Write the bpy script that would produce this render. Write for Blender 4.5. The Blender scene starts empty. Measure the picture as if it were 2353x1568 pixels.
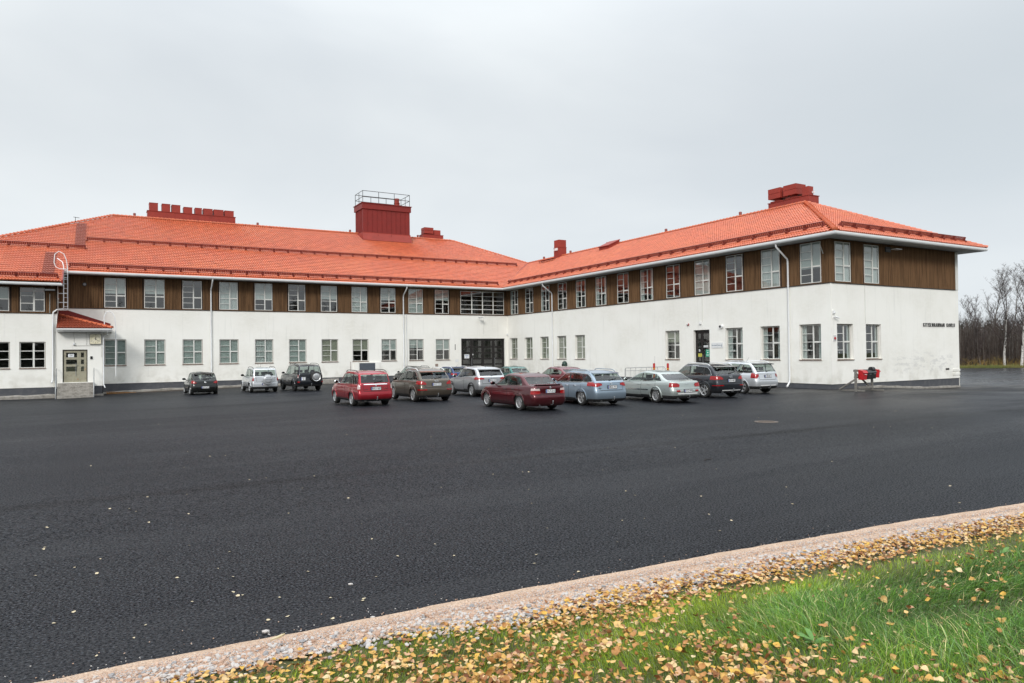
import bpy, bmesh, math, random
import numpy as np
from mathutils import Vector, Matrix
from mathutils.bvhtree import BVHTree
R=math.radians; PI=math.pi
random.seed(7); rng=np.random.default_rng(7)
scene=bpy.context.scene
col=scene.collection
# ------------------------------------------------------------ camera
CAMX,CAMY,CAMH=-35.1846,-61.7664,2.25
def make_camera():
    f,pi_,ro,ya=1626.64,.0154,.0122,.524
    fw=Vector((math.sin(ya)*math.cos(pi_),math.cos(ya)*math.cos(pi_),math.sin(pi_)))
    r0=Vector((math.cos(ya),-math.sin(ya),0)); u0=r0.cross(fw)
    r=r0*math.cos(ro)-u0*math.sin(ro); u=u0*math.cos(ro)+r0*math.sin(ro)
    c=bpy.data.cameras.new('camera'); o=bpy.data.objects.new('camera',c); col.objects.link(o)
    c.sensor_width=36; c.lens=f/2352*36; c.clip_start=.1; c.clip_end=1500
    M=Matrix(((r.x,u.x,-fw.x,CAMX),(r.y,u.y,-fw.y,CAMY),(r.z,u.z,-fw.z,CAMH),(0,0,0,1)))
    o.matrix_world=M; scene.camera=o
make_camera()
# ------------------------------------------------------------ world, sun, exposure
SUN_EL,SUN_AZ=R(31),R(222)      # azimuth clockwise from +Y: the light comes from behind the camera, a little left
def make_world():
    w=bpy.data.worlds.new('World'); scene.world=w; w.use_nodes=True
    n=w.node_tree.nodes; l=w.node_tree.links; n.clear()
    out=n.new('ShaderNodeOutputWorld'); bg=n.new('ShaderNodeBackground')
    sky=n.new('ShaderNodeTexSky'); sky.sky_type='NISHITA'; sky.sun_disc=False
    sky.sun_elevation=SUN_EL; sky.sun_rotation=SUN_AZ; sky.air_density=1; sky.dust_density=3
    tc=n.new('ShaderNodeTexCoord'); sep=n.new('ShaderNodeSeparateXYZ')
    l.new(tc.outputs['Generated'],sep.inputs[0])
    mp=n.new('ShaderNodeMapping'); mp.inputs['Scale'].default_value=(1.0,1.0,2.6); l.new(tc.outputs['Generated'],mp.inputs[0])
    nz=n.new('ShaderNodeTexNoise'); nz.inputs['Scale'].default_value=1.5; nz.inputs['Detail'].default_value=5; nz.inputs['Roughness'].default_value=.45
    nz.inputs['Distortion'].default_value=.3
    l.new(mp.outputs[0],nz.inputs['Vector'])
    cr=n.new('ShaderNodeValToRGB'); e=cr.color_ramp.elements
    e[0].position=.3; e[0].color=(.625,.678,.715,1); e[1].position=.70; e[1].color=(.79,.83,.85,1)
    m_=e.new(.5) if hasattr(e,'new') else None
    m_.color=(.675,.718,.752,1)
    l.new(nz.outputs[0],cr.inputs[0])
    # overcast luminance: almost flat near the horizon, rising smoothly to the zenith
    mr=n.new('ShaderNodeMapRange'); mr.interpolation_type='SMOOTHERSTEP'
    for k,v in zip(('From Min','From Max','To Min','To Max'),(.27,1.0,1.0,2.9)): mr.inputs[k].default_value=v
    l.new(sep.outputs['Z'],mr.inputs['Value'])
    hz=n.new('ShaderNodeMapRange'); hz.interpolation_type='SMOOTHSTEP'
    for k,v in zip(('From Min','From Max','To Min','To Max'),(0.0,.30,1.14,1.0)): hz.inputs[k].default_value=v
    l.new(sep.outputs['Z'],hz.inputs['Value'])
    mu0=n.new('ShaderNodeMath'); mu0.operation='MULTIPLY'; mr.inputs['To Min'].default_value=.92; l.new(mr.outputs[0],mu0.inputs[0]); l.new(hz.outputs[0],mu0.inputs[1])
    sc=n.new('ShaderNodeVectorMath'); sc.operation='SCALE'
    l.new(cr.outputs[0],sc.inputs[0]); l.new(mu0.outputs[0],sc.inputs['Scale'])
    sk=n.new('ShaderNodeVectorMath'); sk.operation='SCALE'; sk.inputs['Scale'].default_value=.10
    l.new(sky.outputs[0],sk.inputs[0])
    mx=n.new('ShaderNodeMix'); mx.data_type='RGBA'; mx.inputs[0].default_value=.93
    l.new(sk.outputs[0],mx.inputs[6]); l.new(sc.outputs[0],mx.inputs[7])
    l.new(mx.outputs[2],bg.inputs[0]); bg.inputs[1].default_value=1.0
    l.new(bg.outputs[0],out.inputs[0])
    s=bpy.data.lights.new('sun','SUN'); s.energy=1.5; s.angle=R(14); s.color=(1,.965,.92)
    so=bpy.data.objects.new('sun',s); col.objects.link(so)
    d=Vector((math.sin(SUN_AZ)*math.cos(SUN_EL),math.cos(SUN_AZ)*math.cos(SUN_EL),math.sin(SUN_EL)))
    so.rotation_euler=(-d).to_track_quat('-Z','Y').to_euler(); so.location=(-40,-60,60)
make_world()
scene.render.engine='CYCLES'
scene.view_settings.view_transform='Standard'
try: scene.view_settings.look='None'
except Exception: pass
scene.view_settings.exposure=0.20; scene.view_settings.gamma=1; scene.view_settings.use_curve_mapping=False
scene.cycles.max_bounces=8; scene.cycles.transparent_max_bounces=16

# ------------------------------------------------------------ materials
MATS={}
def mat(name,c,rough=.7,metal=0,coat=0,spec=.5,noise=None,bump=None,alpha=None,emit=None,coord='Object'):
    """noise=(scale,(c2),contrast lo,hi,stretch) ; bump=(scale,strength,dist,stretch)"""
    if name in MATS: return MATS[name]
    m=bpy.data.materials.new(name); m.use_nodes=True; nt=m.node_tree; n=nt.nodes; l=nt.links
    b=n['Principled BSDF']
    b.inputs['Base Color'].default_value=(*c,1); b.inputs['Roughness'].default_value=rough
    b.inputs['Metallic'].default_value=metal; b.inputs['Coat Weight'].default_value=coat
    b.inputs['Coat Roughness'].default_value=.04; b.inputs['Specular IOR Level'].default_value=spec
    tc=n.new('ShaderNodeTexCoord')
    def tex(scale,stretch,detail=6,rough_=.6):
        mp=n.new('ShaderNodeMapping'); mp.inputs['Scale'].default_value=stretch; l.new(tc.outputs[coord],mp.inputs[0])
        t=n.new('ShaderNodeTexNoise'); t.inputs['Scale'].default_value=scale; t.inputs['Detail'].default_value=detail; t.inputs['Roughness'].default_value=rough_
        l.new(mp.outputs[0],t.inputs['Vector']); return t
    if noise:
        last=None
        for q in (noise if isinstance(noise[0],(list,tuple)) and len(noise[0])>3 else [noise]):
            s,c2,lo,hi=q[:4]; st=q[4] if len(q)>4 else (1,1,1)
            t=tex(s,st); mr=n.new('ShaderNodeMapRange'); mr.inputs['From Min'].default_value=lo; mr.inputs['From Max'].default_value=hi
            l.new(t.outputs[0],mr.inputs['Value'])
            mx=n.new('ShaderNodeMix'); mx.data_type='RGBA'; l.new(mr.outputs[0],mx.inputs[0])
            if last is None: mx.inputs[6].default_value=(*c,1)
            else: l.new(last,mx.inputs[6])
            mx.inputs[7].default_value=(*c2,1); last=mx.outputs[2]
        l.new(last,b.inputs['Base Color'])
    if bump:
        s,stg,dist=bump[:3]; st=bump[3] if len(bump)>3 else (1,1,1)
        t=tex(s,st,4); bp=n.new('ShaderNodeBump'); bp.inputs['Strength'].default_value=stg; bp.inputs['Distance'].default_value=dist
        l.new(t.outputs[0],bp.inputs['Height']); l.new(bp.outputs[0],b.inputs['Normal'])
    if emit: b.inputs['Emission Color'].default_value=(*emit[0],1); b.inputs['Emission Strength'].default_value=emit[1]
    MATS[name]=m; return m
def glass_mat(name,tint,ior=1.9,rough=.0,wavy=False):
    m=bpy.data.materials.new(name); m.use_nodes=True; nt=m.node_tree; n=nt.nodes; l=nt.links; n.clear()
    o=n.new('ShaderNodeOutputMaterial'); t=n.new('ShaderNodeBsdfTransparent'); t.inputs[0].default_value=(*tint,1)
    g=n.new('ShaderNodeBsdfGlossy'); g.inputs['Roughness'].default_value=rough
    tc=n.new('ShaderNodeTexCoord'); nz=n.new('ShaderNodeTexNoise'); nz.inputs['Scale'].default_value=1.3
    l.new(tc.outputs['Object'],nz.inputs['Vector'])
    bp=n.new('ShaderNodeBump'); bp.inputs['Strength'].default_value=.15; bp.inputs['Distance'].default_value=.02
    l.new(nz.outputs[0],bp.inputs['Height'])
    if wavy: l.new(bp.outputs[0],g.inputs['Normal'])
    f=n.new('ShaderNodeFresnel'); f.inputs['IOR'].default_value=ior
    ge=n.new('ShaderNodeNewGeometry'); inv=n.new('ShaderNodeMath'); inv.operation='SUBTRACT'; inv.inputs[0].default_value=1; l.new(ge.outputs['Backfacing'],inv.inputs[1])
    mf=n.new('ShaderNodeMath'); mf.operation='MULTIPLY'; l.new(f.outputs[0],mf.inputs[0]); l.new(inv.outputs[0],mf.inputs[1])
    mx=n.new('ShaderNodeMixShader'); l.new(mf.outputs[0],mx.inputs[0]); l.new(t.outputs[0],mx.inputs[1]); l.new(g.outputs[0],mx.inputs[2])
    l.new(mx.outputs[0],o.inputs[0]); return m
def plaster():
    m=mat('plaster',(.90,.89,.84),.9,noise=[(.35,(.80,.785,.72),.42,.75),(3.0,(.90,.89,.84),.45,.8,(1,1,2.0)),(14,(.76,.75,.70),.62,.9)],bump=(28,.35,.02,(1,1,1.8)))
    nt=m.node_tree; n=nt.nodes; l=nt.links; b=n['Principled BSDF']
    prev=b.inputs['Base Color'].links[0].from_socket
    geo=n.new('ShaderNodeNewGeometry'); sep=n.new('ShaderNodeSeparateXYZ'); l.new(geo.outputs['Position'],sep.inputs[0])
    def mr(src,a,b_,c,d):
        x=n.new('ShaderNodeMapRange'); x.interpolation_type='SMOOTHSTEP'
        for k,v in zip(('From Min','From Max','To Min','To Max'),(a,b_,c,d)): x.inputs[k].default_value=v
        l.new(src,x.inputs['Value']); return x.outputs[0]
    def mul(a,b_):
        x=n.new('ShaderNodeMath'); x.operation='MULTIPLY'; l.new(a,x.inputs[0]); l.new(b_,x.inputs[1]); return x.outputs[0]
    def mixc(fac,c):
        nonlocal prev
        x=n.new('ShaderNodeMix'); x.data_type='RGBA'; l.new(fac,x.inputs[0]); l.new(prev,x.inputs[6]); x.inputs[7].default_value=(*c,1); prev=x.outputs[2]
    # grime rising from the plinth
    nz=n.new('ShaderNodeTexNoise'); nz.inputs['Scale'].default_value=1.6; nz.inputs['Detail'].default_value=8; l.new(geo.outputs['Position'],nz.inputs['Vector'])
    f=mul(mr(sep.outputs['Z'],.2,1.7,1,0),mr(nz.outputs[0],.42,.68,0,.6)); mixc(f,(.62,.60,.53))
    # rain streaks
    mp=n.new('ShaderNodeMapping'); mp.inputs['Scale'].default_value=(5,5,.35); l.new(geo.outputs['Position'],mp.inputs[0])
    n2=n.new('ShaderNodeTexNoise'); n2.inputs['Scale'].default_value=1; n2.inputs['Detail'].default_value=6; l.new(mp.outputs[0],n2.inputs['Vector'])
    mixc(mr(n2.outputs[0],.55,.8,0,.35),(.66,.655,.62))
    # washed-off grey patches low on the gable wall (x 5.5..12.5 on the wall that faces the camera)
    g1=mul(mul(mr(sep.outputs['X'],5.2,6.4,0,1),mr(sep.outputs['X'],11.8,12.6,1,0)),mul(mr(sep.outputs['Z'],.55,.9,0,1),mr(sep.outputs['Z'],1.5,2.3,1,0)))
    g1=mul(g1,mr(sep.outputs['Y'],-36,-35.9,1,0))
    mp3=n.new('ShaderNodeMapping'); mp3.inputs['Scale'].default_value=(1,1,2.6); l.new(geo.outputs['Position'],mp3.inputs[0])
    n3=n.new('ShaderNodeTexNoise'); n3.inputs['Scale'].default_value=1.15; n3.inputs['Detail'].default_value=9; n3.inputs['Roughness'].default_value=.75; l.new(mp3.outputs[0],n3.inputs['Vector'])
    mixc(mul(g1,mr(n3.outputs[0],.49,.58,0,.5)),(.58,.575,.555))
    l.new(prev,b.inputs['Base Color']); return m
M_PL=plaster()
M_PLY=mat('plaster_grey',(.66,.655,.62),.9,noise=(.8,(.55,.55,.52),.4,.75),bump=(30,.3,.02))
M_WOOD=mat('brown_boards',(.185,.105,.054),.85,spec=.1,noise=[(1.0,(.085,.048,.026),.4,.7,(7,7,.5)),(1.0,(.20,.135,.08),.60,.86,(22,22,1.1)),(1.0,(.34,.28,.20),.72,.84,(30,30,2.4))])
M_WOODB=mat('brown_backing',(.035,.02,.012),.9,noise=(4,(.02,.012,.008),.4,.7))
M_TRIM=mat('white_painted_metal',(.80,.81,.81),.35,noise=(2,(.72,.735,.74),.4,.8))
M_FRAME=mat('white_painted_wood',(.70,.70,.66),.6,noise=[(9,(.52,.50,.46),.58,.75),(22,(.30,.25,.20),.70,.82)])
M_SILLR=mat('rusty_sill',(.20,.12,.085),.7,noise=(6,(.36,.30,.26),.45,.7))
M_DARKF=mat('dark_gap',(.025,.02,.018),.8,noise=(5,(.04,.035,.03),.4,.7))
M_SOFF=mat('soffit_paint',(.46,.47,.46),.8,noise=(1.2,(.38,.39,.38),.4,.8,(1,1,1)))
M_PLINTH=mat('plinth_grey',(.072,.076,.086),.85,noise=[(2.5,(.11,.11,.115),.45,.75),(9,(.24,.22,.20),.68,.84)],bump=(12,.4,.03))
M_CONC=mat('old_concrete',(.32,.30,.27),.9,noise=[(3,(.18,.165,.145),.4,.7),(14,(.42,.40,.36),.5,.75)],bump=(14,.6,.03))
M_RED=mat('dark_red_sheet',(.21,.024,.019),.5,spec=.3,noise=(1.5,(.17,.022,.018),.35,.75))
M_RED2=mat('chimney_red_sheet',(.30,.042,.028),.5,spec=.3,noise=(1.2,(.23,.034,.024),.35,.75))
M_REDG=mat('dark_red_steel',(.17,.028,.02),.5,noise=(4,(.23,.045,.03),.35,.75))
M_BLACKM=mat('black_steel',(.012,.012,.013),.45,noise=(4,(.02,.02,.02),.4,.7))
M_ROOM=mat('room_wall',(.30,.28,.25),.9,noise=(.6,(.10,.10,.095),.35,.7))
M_CURT=mat('pale_curtain',(.60,.62,.61),.9,noise=(1,(.48,.51,.50),.35,.7,(14,14,.6)))
M_BLIND=mat('grey_green_blind',(.47,.51,.49),.85,noise=(1,(.40,.44,.42),.35,.7,(1,1,3)))
M_BLINDB=mat('beige_blind',(.42,.41,.33),.85,noise=(1,(.34,.33,.26),.35,.7,(1,1,3)))
M_GLASS=glass_mat('window_glass',(.88,.91,.90),2.2)
M_DOORB=mat('black_door_paint',(.012,.010,.010),.35,noise=(3,(.02,.017,.016),.4,.7))
M_DOORO=mat('olive_door_paint',(.34,.32,.235),.6,noise=[(4,(.25,.23,.165),.45,.7),(2.6,(.36,.17,.07),.60,.68)])
M_WHITE=mat('white_plastic',(.78,.79,.79),.4,noise=(3,(.70,.71,.71),.4,.8))
M_GALV=mat('galvanised_steel',(.42,.44,.45),.4,.8,noise=(8,(.33,.34,.35),.4,.7))
def tile_mat():
    m=mat('clay_tile',(.52,.125,.056),.45,noise=[(.25,(.56,.152,.062),.42,.7),(4,(.38,.080,.040),.5,.8),(40,(.60,.22,.13),.62,.85)],bump=(60,.2,.01),spec=.5)
    n=m.node_tree.nodes; l=m.node_tree.links; b=n['Principled BSDF']; b.inputs['Coat Weight'].default_value=.0; b.inputs['Coat Roughness'].default_value=.35
    prev=b.inputs['Base Color'].links[0].from_socket
    oi=n.new('ShaderNodeTexWhiteNoise'); oi.noise_dimensions='3D'; geo=n.new('ShaderNodeNewGeometry')
    sn=n.new('ShaderNodeVectorMath'); sn.operation='SNAP'; sn.inputs[1].default_value=(.36,.36,.36); l.new(geo.outputs['Position'],sn.inputs[0]); l.new(sn.outputs[0],oi.inputs['Vector'])
    hs=n.new('ShaderNodeHueSaturation'); mr=n.new('ShaderNodeMapRange'); mr.inputs['To Min'].default_value=.9; mr.inputs['To Max'].default_value=1.1
    l.new(oi.outputs['Value'],mr.inputs['Value']); l.new(mr.outputs[0],hs.inputs['Value']); l.new(prev,hs.inputs['Color']); l.new(hs.outputs[0],b.inputs['Base Color'])
    return m
M_TILE=tile_mat()

# ------------------------------------------------------------ mesh builder
class MB:
    def __init__(s): s.v=[]; s.f=[]; s.m=[]
    def quad(s,a,b,c,d,m=0):
        i=len(s.v); s.v+=[tuple(a),tuple(b),tuple(c),tuple(d)]; s.f.append((i,i+1,i+2,i+3)); s.m.append(m); return s
    def box(s,a,b,m=0,M=None):
        x0,y0,z0=a; x1,y1,z1=b
        if x0>x1:x0,x1=x1,x0
        if y0>y1:y0,y1=y1,y0
        if z0>z1:z0,z1=z1,z0
        P=[(x0,y0,z0),(x1,y0,z0),(x1,y1,z0),(x0,y1,z0),(x0,y0,z1),(x1,y0,z1),(x1,y1,z1),(x0,y1,z1)]
        if M is not None: P=[tuple(M@Vector(p)) for p in P]
        i=len(s.v); s.v+=P
        for q in ((0,3,2,1),(4,5,6,7),(0,1,5,4),(1,2,6,5),(2,3,7,6),(3,0,4,7)): s.f.append(tuple(i+k for k in q)); s.m.append(m)
        return s
    def prism(s,poly,axis,a,b,m=0):
        """poly of 2D points extruded along axis ('x','y','z') from a to b"""
        def P(u,v,w): return {'x':(w,u,v),'y':(u,w,v),'z':(u,v,w)}[axis]
        i=len(s.v); n=len(poly)
        s.v+=[P(u,v,a) for u,v in poly]+[P(u,v,b) for u,v in poly]
        s.f.append(tuple(range(i,i+n))); s.m.append(m); s.f.append(tuple(range(i+2*n-1,i+n-1,-1))); s.m.append(m)
        for k in range(n): s.f.append((i+k,i+(k+1)%n,i+n+(k+1)%n,i+n+k)); s.m.append(m)
        return s
    def tube(s,pts,r,n=8,m=0,cap=True):
        pts=[Vector(p) for p in pts]; rs=r if isinstance(r,(list,tuple)) else [r]*len(pts)
        i0=len(s.v); prev=None
        for k,p in enumerate(pts):
            t=(pts[min(k+1,len(pts)-1)]-pts[max(k-1,0)])
            t=t.normalized() if t.length>1e-9 else Vector((0,0,1))
            if prev is None: a=t.orthogonal().normalized()
            else: a=(prev-t*prev.dot(t)); a=a.normalized() if a.length>1e-6 else t.orthogonal().normalized()
            prev=a; b=t.cross(a)
            for j in range(n):
                an=2*PI*j/n; s.v.append(tuple(p+(a*math.cos(an)+b*math.sin(an))*rs[k]))
        for k in range(len(pts)-1):
            for j in range(n):
                j2=(j+1)%n; s.f.append((i0+k*n+j,i0+k*n+j2,i0+(k+1)*n+j2,i0+(k+1)*n+j)); s.m.append(m)
        if cap and n>2:
            s.f.append(tuple(i0+j for j in reversed(range(n)))); s.m.append(m)
            s.f.append(tuple(i0+(len(pts)-1)*n+j for j in range(n))); s.m.append(m)
        return s
    def lathe(s,prof,n=24,M=None,m=0):
        """prof: list of (r,h) about local z"""
        i0=len(s.v)
        for r,h in prof:
            for j in range(n):
                a=2*PI*j/n; p=Vector((r*math.cos(a),r*math.sin(a),h)); s.v.append(tuple(M@p if M is not None else p))
        for k in range(len(prof)-1):
            for j in range(n):
                j2=(j+1)%n; s.f.append((i0+k*n+j,i0+k*n+j2,i0+(k+1)*n+j2,i0+(k+1)*n+j)); s.m.append(m)
        return s
    def build(s,name,mats,parent=None,loc=None,rz=0,smooth=None):
        me=bpy.data.meshes.new(name); me.from_pydata(s.v,[],s.f)
        if not isinstance(mats,(list,tuple)): mats=[mats]
        for q in mats: me.materials.append(q)
        if len(mats)>1: me.polygons.foreach_set('material_index',s.m)
        me.update()
        if smooth is not None:
            me.polygons.foreach_set('use_smooth',[True]*len(me.polygons)); me.set_sharp_from_angle(angle=R(smooth))
        return link(name,me,parent,loc,rz)
def link(name,data,parent=None,loc=None,rz=0):
    o=bpy.data.objects.new(name,data); col.objects.link(o)
    if parent is not None: o.parent=parent
    if loc is not None: o.location=loc
    if rz: o.rotation_euler=(0,0,rz)
    return o
def tag(o,label=None,cat=None,group=None,kind=None):
    if label: o['label']=label
    if cat: o['category']=cat
    if group: o['group']=group
    if kind: o['kind']=kind
    return o
def empty(name,loc=(0,0,0),rz=0,label=None,cat=None,group=None):
    return tag(link(name,None,None,loc,rz),label,cat,group)
def text_mesh(txt,size,extrude=.004,bold=0,squeeze=1.0,align='CENTER'):
    cu=bpy.data.curves.new('lettering','FONT'); cu.body=txt; cu.size=size; cu.extrude=extrude; cu.offset=bold; cu.align_x=align; cu.align_y='CENTER'
    cu.resolution_u=2
    o=bpy.data.objects.new('tmp',cu); col.objects.link(o)
    dg=bpy.context.evaluated_depsgraph_get(); me=bpy.data.meshes.new_from_object(o.evaluated_get(dg))
    bpy.data.objects.remove(o); bpy.data.curves.remove(cu)
    # text lies in XY facing +Z -> stand it up facing -Y
    for v in me.vertices: x,y,z=v.co; v.co=(x*squeeze,-z,y)
    return me

# ------------------------------------------------------------ ground heights
CP=[(0,-36.5,-.03),(-38,-1.5,-.62),(-35,-1,-.5),(-29.6,0,-.36),(-24,0,-.3),(-18.6,0,-.28),(-5,0,-.2),(0,-18,-.1),(12.9,-36.5,-.36),(-35,-56,0),(-10,-56,0),(-30,-40,0),(-20,-35,0),(-10,-30,0),(-26,-12,-.2),(-35,-25,-.25),(25,-56,-.3),(40,-30,-.5),(60,-10,-.5),(60,-60,-.5),(-60,-5,-.8),(-60,-40,-.2),(-27,-56,0),(-19,-56,0),(0,-56,-.1)]
CPn=np.array(CP)
def gz(x,y):
    k=1/((x-CPn[:,0])**2+(y-CPn[:,1])**2+9)**1.5
    return float((k*CPn[:,2]).sum()/k.sum())
def gzv(x,y):
    s=np.zeros_like(x);w=np.zeros_like(x)
    for a,b,c in CP:
        k=1/((x-a)**2+(y-b)**2+9)**1.5; s+=k*c;w+=k
    return s/w
W=36.4908;E=12.9206;L=47.2138;O=1.21;SL=.4755;D=25.7536;ZR=8.6069
# ============================================================ GROUND
def asphalt_mat():
    m=bpy.data.materials.new('asphalt'); m.use_nodes=True; nt=m.node_tree; n=nt.nodes; l=nt.links; b=n['Principled BSDF']
    g=n.new('ShaderNodeNewGeometry')
    def noise(s,st=(1,1,1),d=6,r=.6,dist=0):
        mp=n.new('ShaderNodeMapping'); mp.inputs['Scale'].default_value=st; l.new(g.outputs['Position'],mp.inputs[0])
        t=n.new('ShaderNodeTexNoise'); t.inputs['Scale'].default_value=s; t.inputs['Detail'].default_value=d; t.inputs['Roughness'].default_value=r; t.inputs['Distortion'].default_value=dist
        l.new(mp.outputs[0],t.inputs['Vector']); return t.outputs[0]
    def mr(src,a,b_,c,d):
        x=n.new('ShaderNodeMapRange')
        for k,v in zip(('From Min','From Max','To Min','To Max'),(a,b_,c,d)): x.inputs[k].default_value=v
        l.new(src,x.inputs['Value']); return x.outputs[0]
    def mix(fac,a,c):
        x=n.new('ShaderNodeMix'); x.data_type='RGBA'; l.new(fac,x.inputs[0])
        (l.new(a,x.inputs[6]) if not isinstance(a,tuple) else setattr(x.inputs[6],'default_value',(*a,1)))
        x.inputs[7].default_value=(*c,1); return x.outputs[2]
    c=mix(mr(noise(.16,(1,1,1),5),.35,.7,0,1),(.0060,.0069,.0090),(.0105,.0118,.0148))
    c=mix(mr(noise(.35,(.12,1,1),5,.5),.5,.68,0,.6),c,(.0070,.0074,.0085))       # paving lanes parallel to the long facade
    c=mix(mr(noise(.9,(1,1,1),6,.65),.60,.80,0,.4),c,(.034,.033,.032))
    c=mix(mr(noise(38,(1,1,1),2,.6),.52,.64,0,.9),c,(.062,.066,.077))           # stones in the wearing course
    c=mix(mr(noise(44,(1,1,1),2,.6),.50,.38,0,1),c,(.002,.002,.003))
    c=mix(mr(noise(.55,(.10,1,1),4,.5),.54,.60,0,.35),c,(.030,.031,.034))
    c=mix(mr(noise(23,(1,1,1),2,.5),.70,.78,0,.8),c,(.11,.11,.105))
    sx0=n.new('ShaderNodeSeparateXYZ'); l.new(g.outputs['Position'],sx0.inputs[0])
    def mulv(a,b_):
        x=n.new('ShaderNodeMath'); x.operation='MULTIPLY'; l.new(a,x.inputs[0]); l.new(b_,x.inputs[1]); return x.outputs[0]
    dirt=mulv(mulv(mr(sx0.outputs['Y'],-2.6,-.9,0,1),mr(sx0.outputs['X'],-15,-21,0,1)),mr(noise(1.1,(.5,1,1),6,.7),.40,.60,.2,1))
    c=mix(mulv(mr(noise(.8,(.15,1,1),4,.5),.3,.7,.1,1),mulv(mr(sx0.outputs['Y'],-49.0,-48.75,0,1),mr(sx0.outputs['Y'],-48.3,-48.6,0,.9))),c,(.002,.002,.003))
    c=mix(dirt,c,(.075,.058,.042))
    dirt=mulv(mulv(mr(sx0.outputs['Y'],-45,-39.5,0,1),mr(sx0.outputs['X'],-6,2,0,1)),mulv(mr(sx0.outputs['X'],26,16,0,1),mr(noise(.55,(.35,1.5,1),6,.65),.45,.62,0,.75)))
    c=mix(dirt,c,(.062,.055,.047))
    l.new(c,b.inputs['Base Color'])
    # wetness: broad patches with lower roughness, stronger to the right
    sx=n.new('ShaderNodeSeparateXYZ'); l.new(g.outputs['Position'],sx.inputs[0])
    wet=mr(noise(.10,(.35,1.3,1),6,.6,.6),.42,.62,0,1)
    right=mr(sx.outputs['X'],-14,16,.10,1)
    mu=n.new('ShaderNodeMath'); mu.operation='MULTIPLY'; l.new(wet,mu.inputs[0]); l.new(right,mu.inputs[1])
    mx2=n.new('ShaderNodeMath'); mx2.operation='MAXIMUM'; l.new(mu.outputs[0],mx2.inputs[0]); l.new(mulv(mr(sx.outputs['X'],12,26,0,.85),mr(noise(.25,(.3,2,1),5,.6),.35,.55,.6,1)),mx2.inputs[1]); mu=mx2
    l.new(mr(mu.outputs[0],0,1,.50,.20),b.inputs['Roughness'])
    l.new(mulv(mr(mu.outputs[0],0,1,.12,.60),mr(noise(40,(1,1,1),2,.6),.40,.62,.05,1.25)),b.inputs['Specular IOR Level'])
    b1=n.new('ShaderNodeBump'); b1.inputs['Strength'].default_value=.8; b1.inputs['Distance'].default_value=.010; l.new(noise(30,(1,1,1),5,.75),b1.inputs['Height'])
    b2=n.new('ShaderNodeBump'); b2.inputs['Strength'].default_value=.25; b2.inputs['Distance'].default_value=.02; l.new(noise(1.2,(.4,1,1),4),b2.inputs['Height']); l.new(b1.outputs[0],b2.inputs['Normal'])
    l.new(b2.outputs[0],b.inputs['Normal'])
    return m
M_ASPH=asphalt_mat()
M_FIELD=mat('field_grass',(.06,.075,.022),.9,noise=[(.15,(.13,.11,.04),.4,.7),(2,(.05,.065,.02),.45,.7)],bump=(6,.6,.1))
def grid_sheet(name,xs,ys,zf,m,keep=None):
    X,Y=np.meshgrid(xs,ys); Z=zf(X,Y); nx=len(xs); ny=len(ys)
    v=np.stack([X.ravel(),Y.ravel(),Z.ravel()],1)
    idx=np.arange(nx*ny).reshape(ny,nx)
    f=np.stack([idx[:-1,:-1].ravel(),idx[:-1,1:].ravel(),idx[1:,1:].ravel(),idx[1:,:-1].ravel()],1)
    if keep is not None:
        cx=v[f].mean(1); f=f[keep(cx[:,0],cx[:,1])]
    me=bpy.data.meshes.new(name); me.from_pydata(v.tolist(),[],f.tolist()); me.materials.append(m)
    me.polygons.foreach_set('use_smooth',[True]*len(me.polygons)); me.update()
    return link(name,me)
def edge_y(x):
    x=np.asarray(x,float); u=np.clip(x+35,-6,11); return -55.93-.02*u-.0042*u*u*np.sign(np.maximum(u,0))-.112*np.maximum(x+24,0)*np.clip(1-(x+24)/160,.3,1)
def fieldz(X,Y):
    r=np.hypot(X-5,Y+15); return gzv(np.clip(X,-70,85),np.clip(Y,-60,45))-.06-.3*np.clip((r-70)/200,0,1)
g0=grid_sheet('ground',np.concatenate([np.linspace(-500,-80,10),np.linspace(-70,90,55),np.linspace(100,520,10)]),np.concatenate([np.linspace(-300,-75,8),np.linspace(-70,60,45),np.linspace(80,520,10)]),
    lambda X,Y: fieldz(X,Y)-.25*(Y<-50),M_FIELD); tag(g0,kind='structure')
# the far edge of the yard runs through (62.7,-11.8) and (65.4,-16.6)
def far_side(x,y): return (x-63.2)*.872+(y+11.8)*.489   # >0 beyond the edge
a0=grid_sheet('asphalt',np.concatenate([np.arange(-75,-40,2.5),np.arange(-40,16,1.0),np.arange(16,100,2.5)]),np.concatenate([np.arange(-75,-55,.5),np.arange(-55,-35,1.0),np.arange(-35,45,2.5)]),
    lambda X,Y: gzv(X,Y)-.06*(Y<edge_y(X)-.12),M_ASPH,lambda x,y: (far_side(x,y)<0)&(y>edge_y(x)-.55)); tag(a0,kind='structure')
# newer patch along the annex and the road behind with slightly different surface are drawn by the material
# gravel strip and bank
def bank_z(x,y):
    y=np.asarray(y,float); x=np.asarray(x,float)
    e_=edge_y(x); t=np.clip((e_-.55-y)/5.2,0,1); s=t*t*(3-2*t)
    g=gzv(x,e_*np.ones_like(y))*1.0
    b=g+.035*np.clip((e_-y)/.25,0,1)+.62*s
    return b+.025*np.sin(x*2.1+y*1.3)*t+.02*np.sin(x*5.3-y*4.1)*t+.06*np.clip((e_-4-y)/6,0,1)
M_GRAV=mat('fine_gravel',(.55,.385,.275),.9,noise=[(60,(.74,.60,.47),.5,.66),(48,(.22,.14,.10),.52,.66),(4,(.45,.31,.215),.45,.7)],bump=(60,1,.02))
M_SOIL=mat('bank_soil',(.075,.075,.028),.95,noise=[(3,(.07,.095,.02),.42,.7),(20,(.13,.10,.06),.5,.75)],bump=(25,.8,.03))
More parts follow.
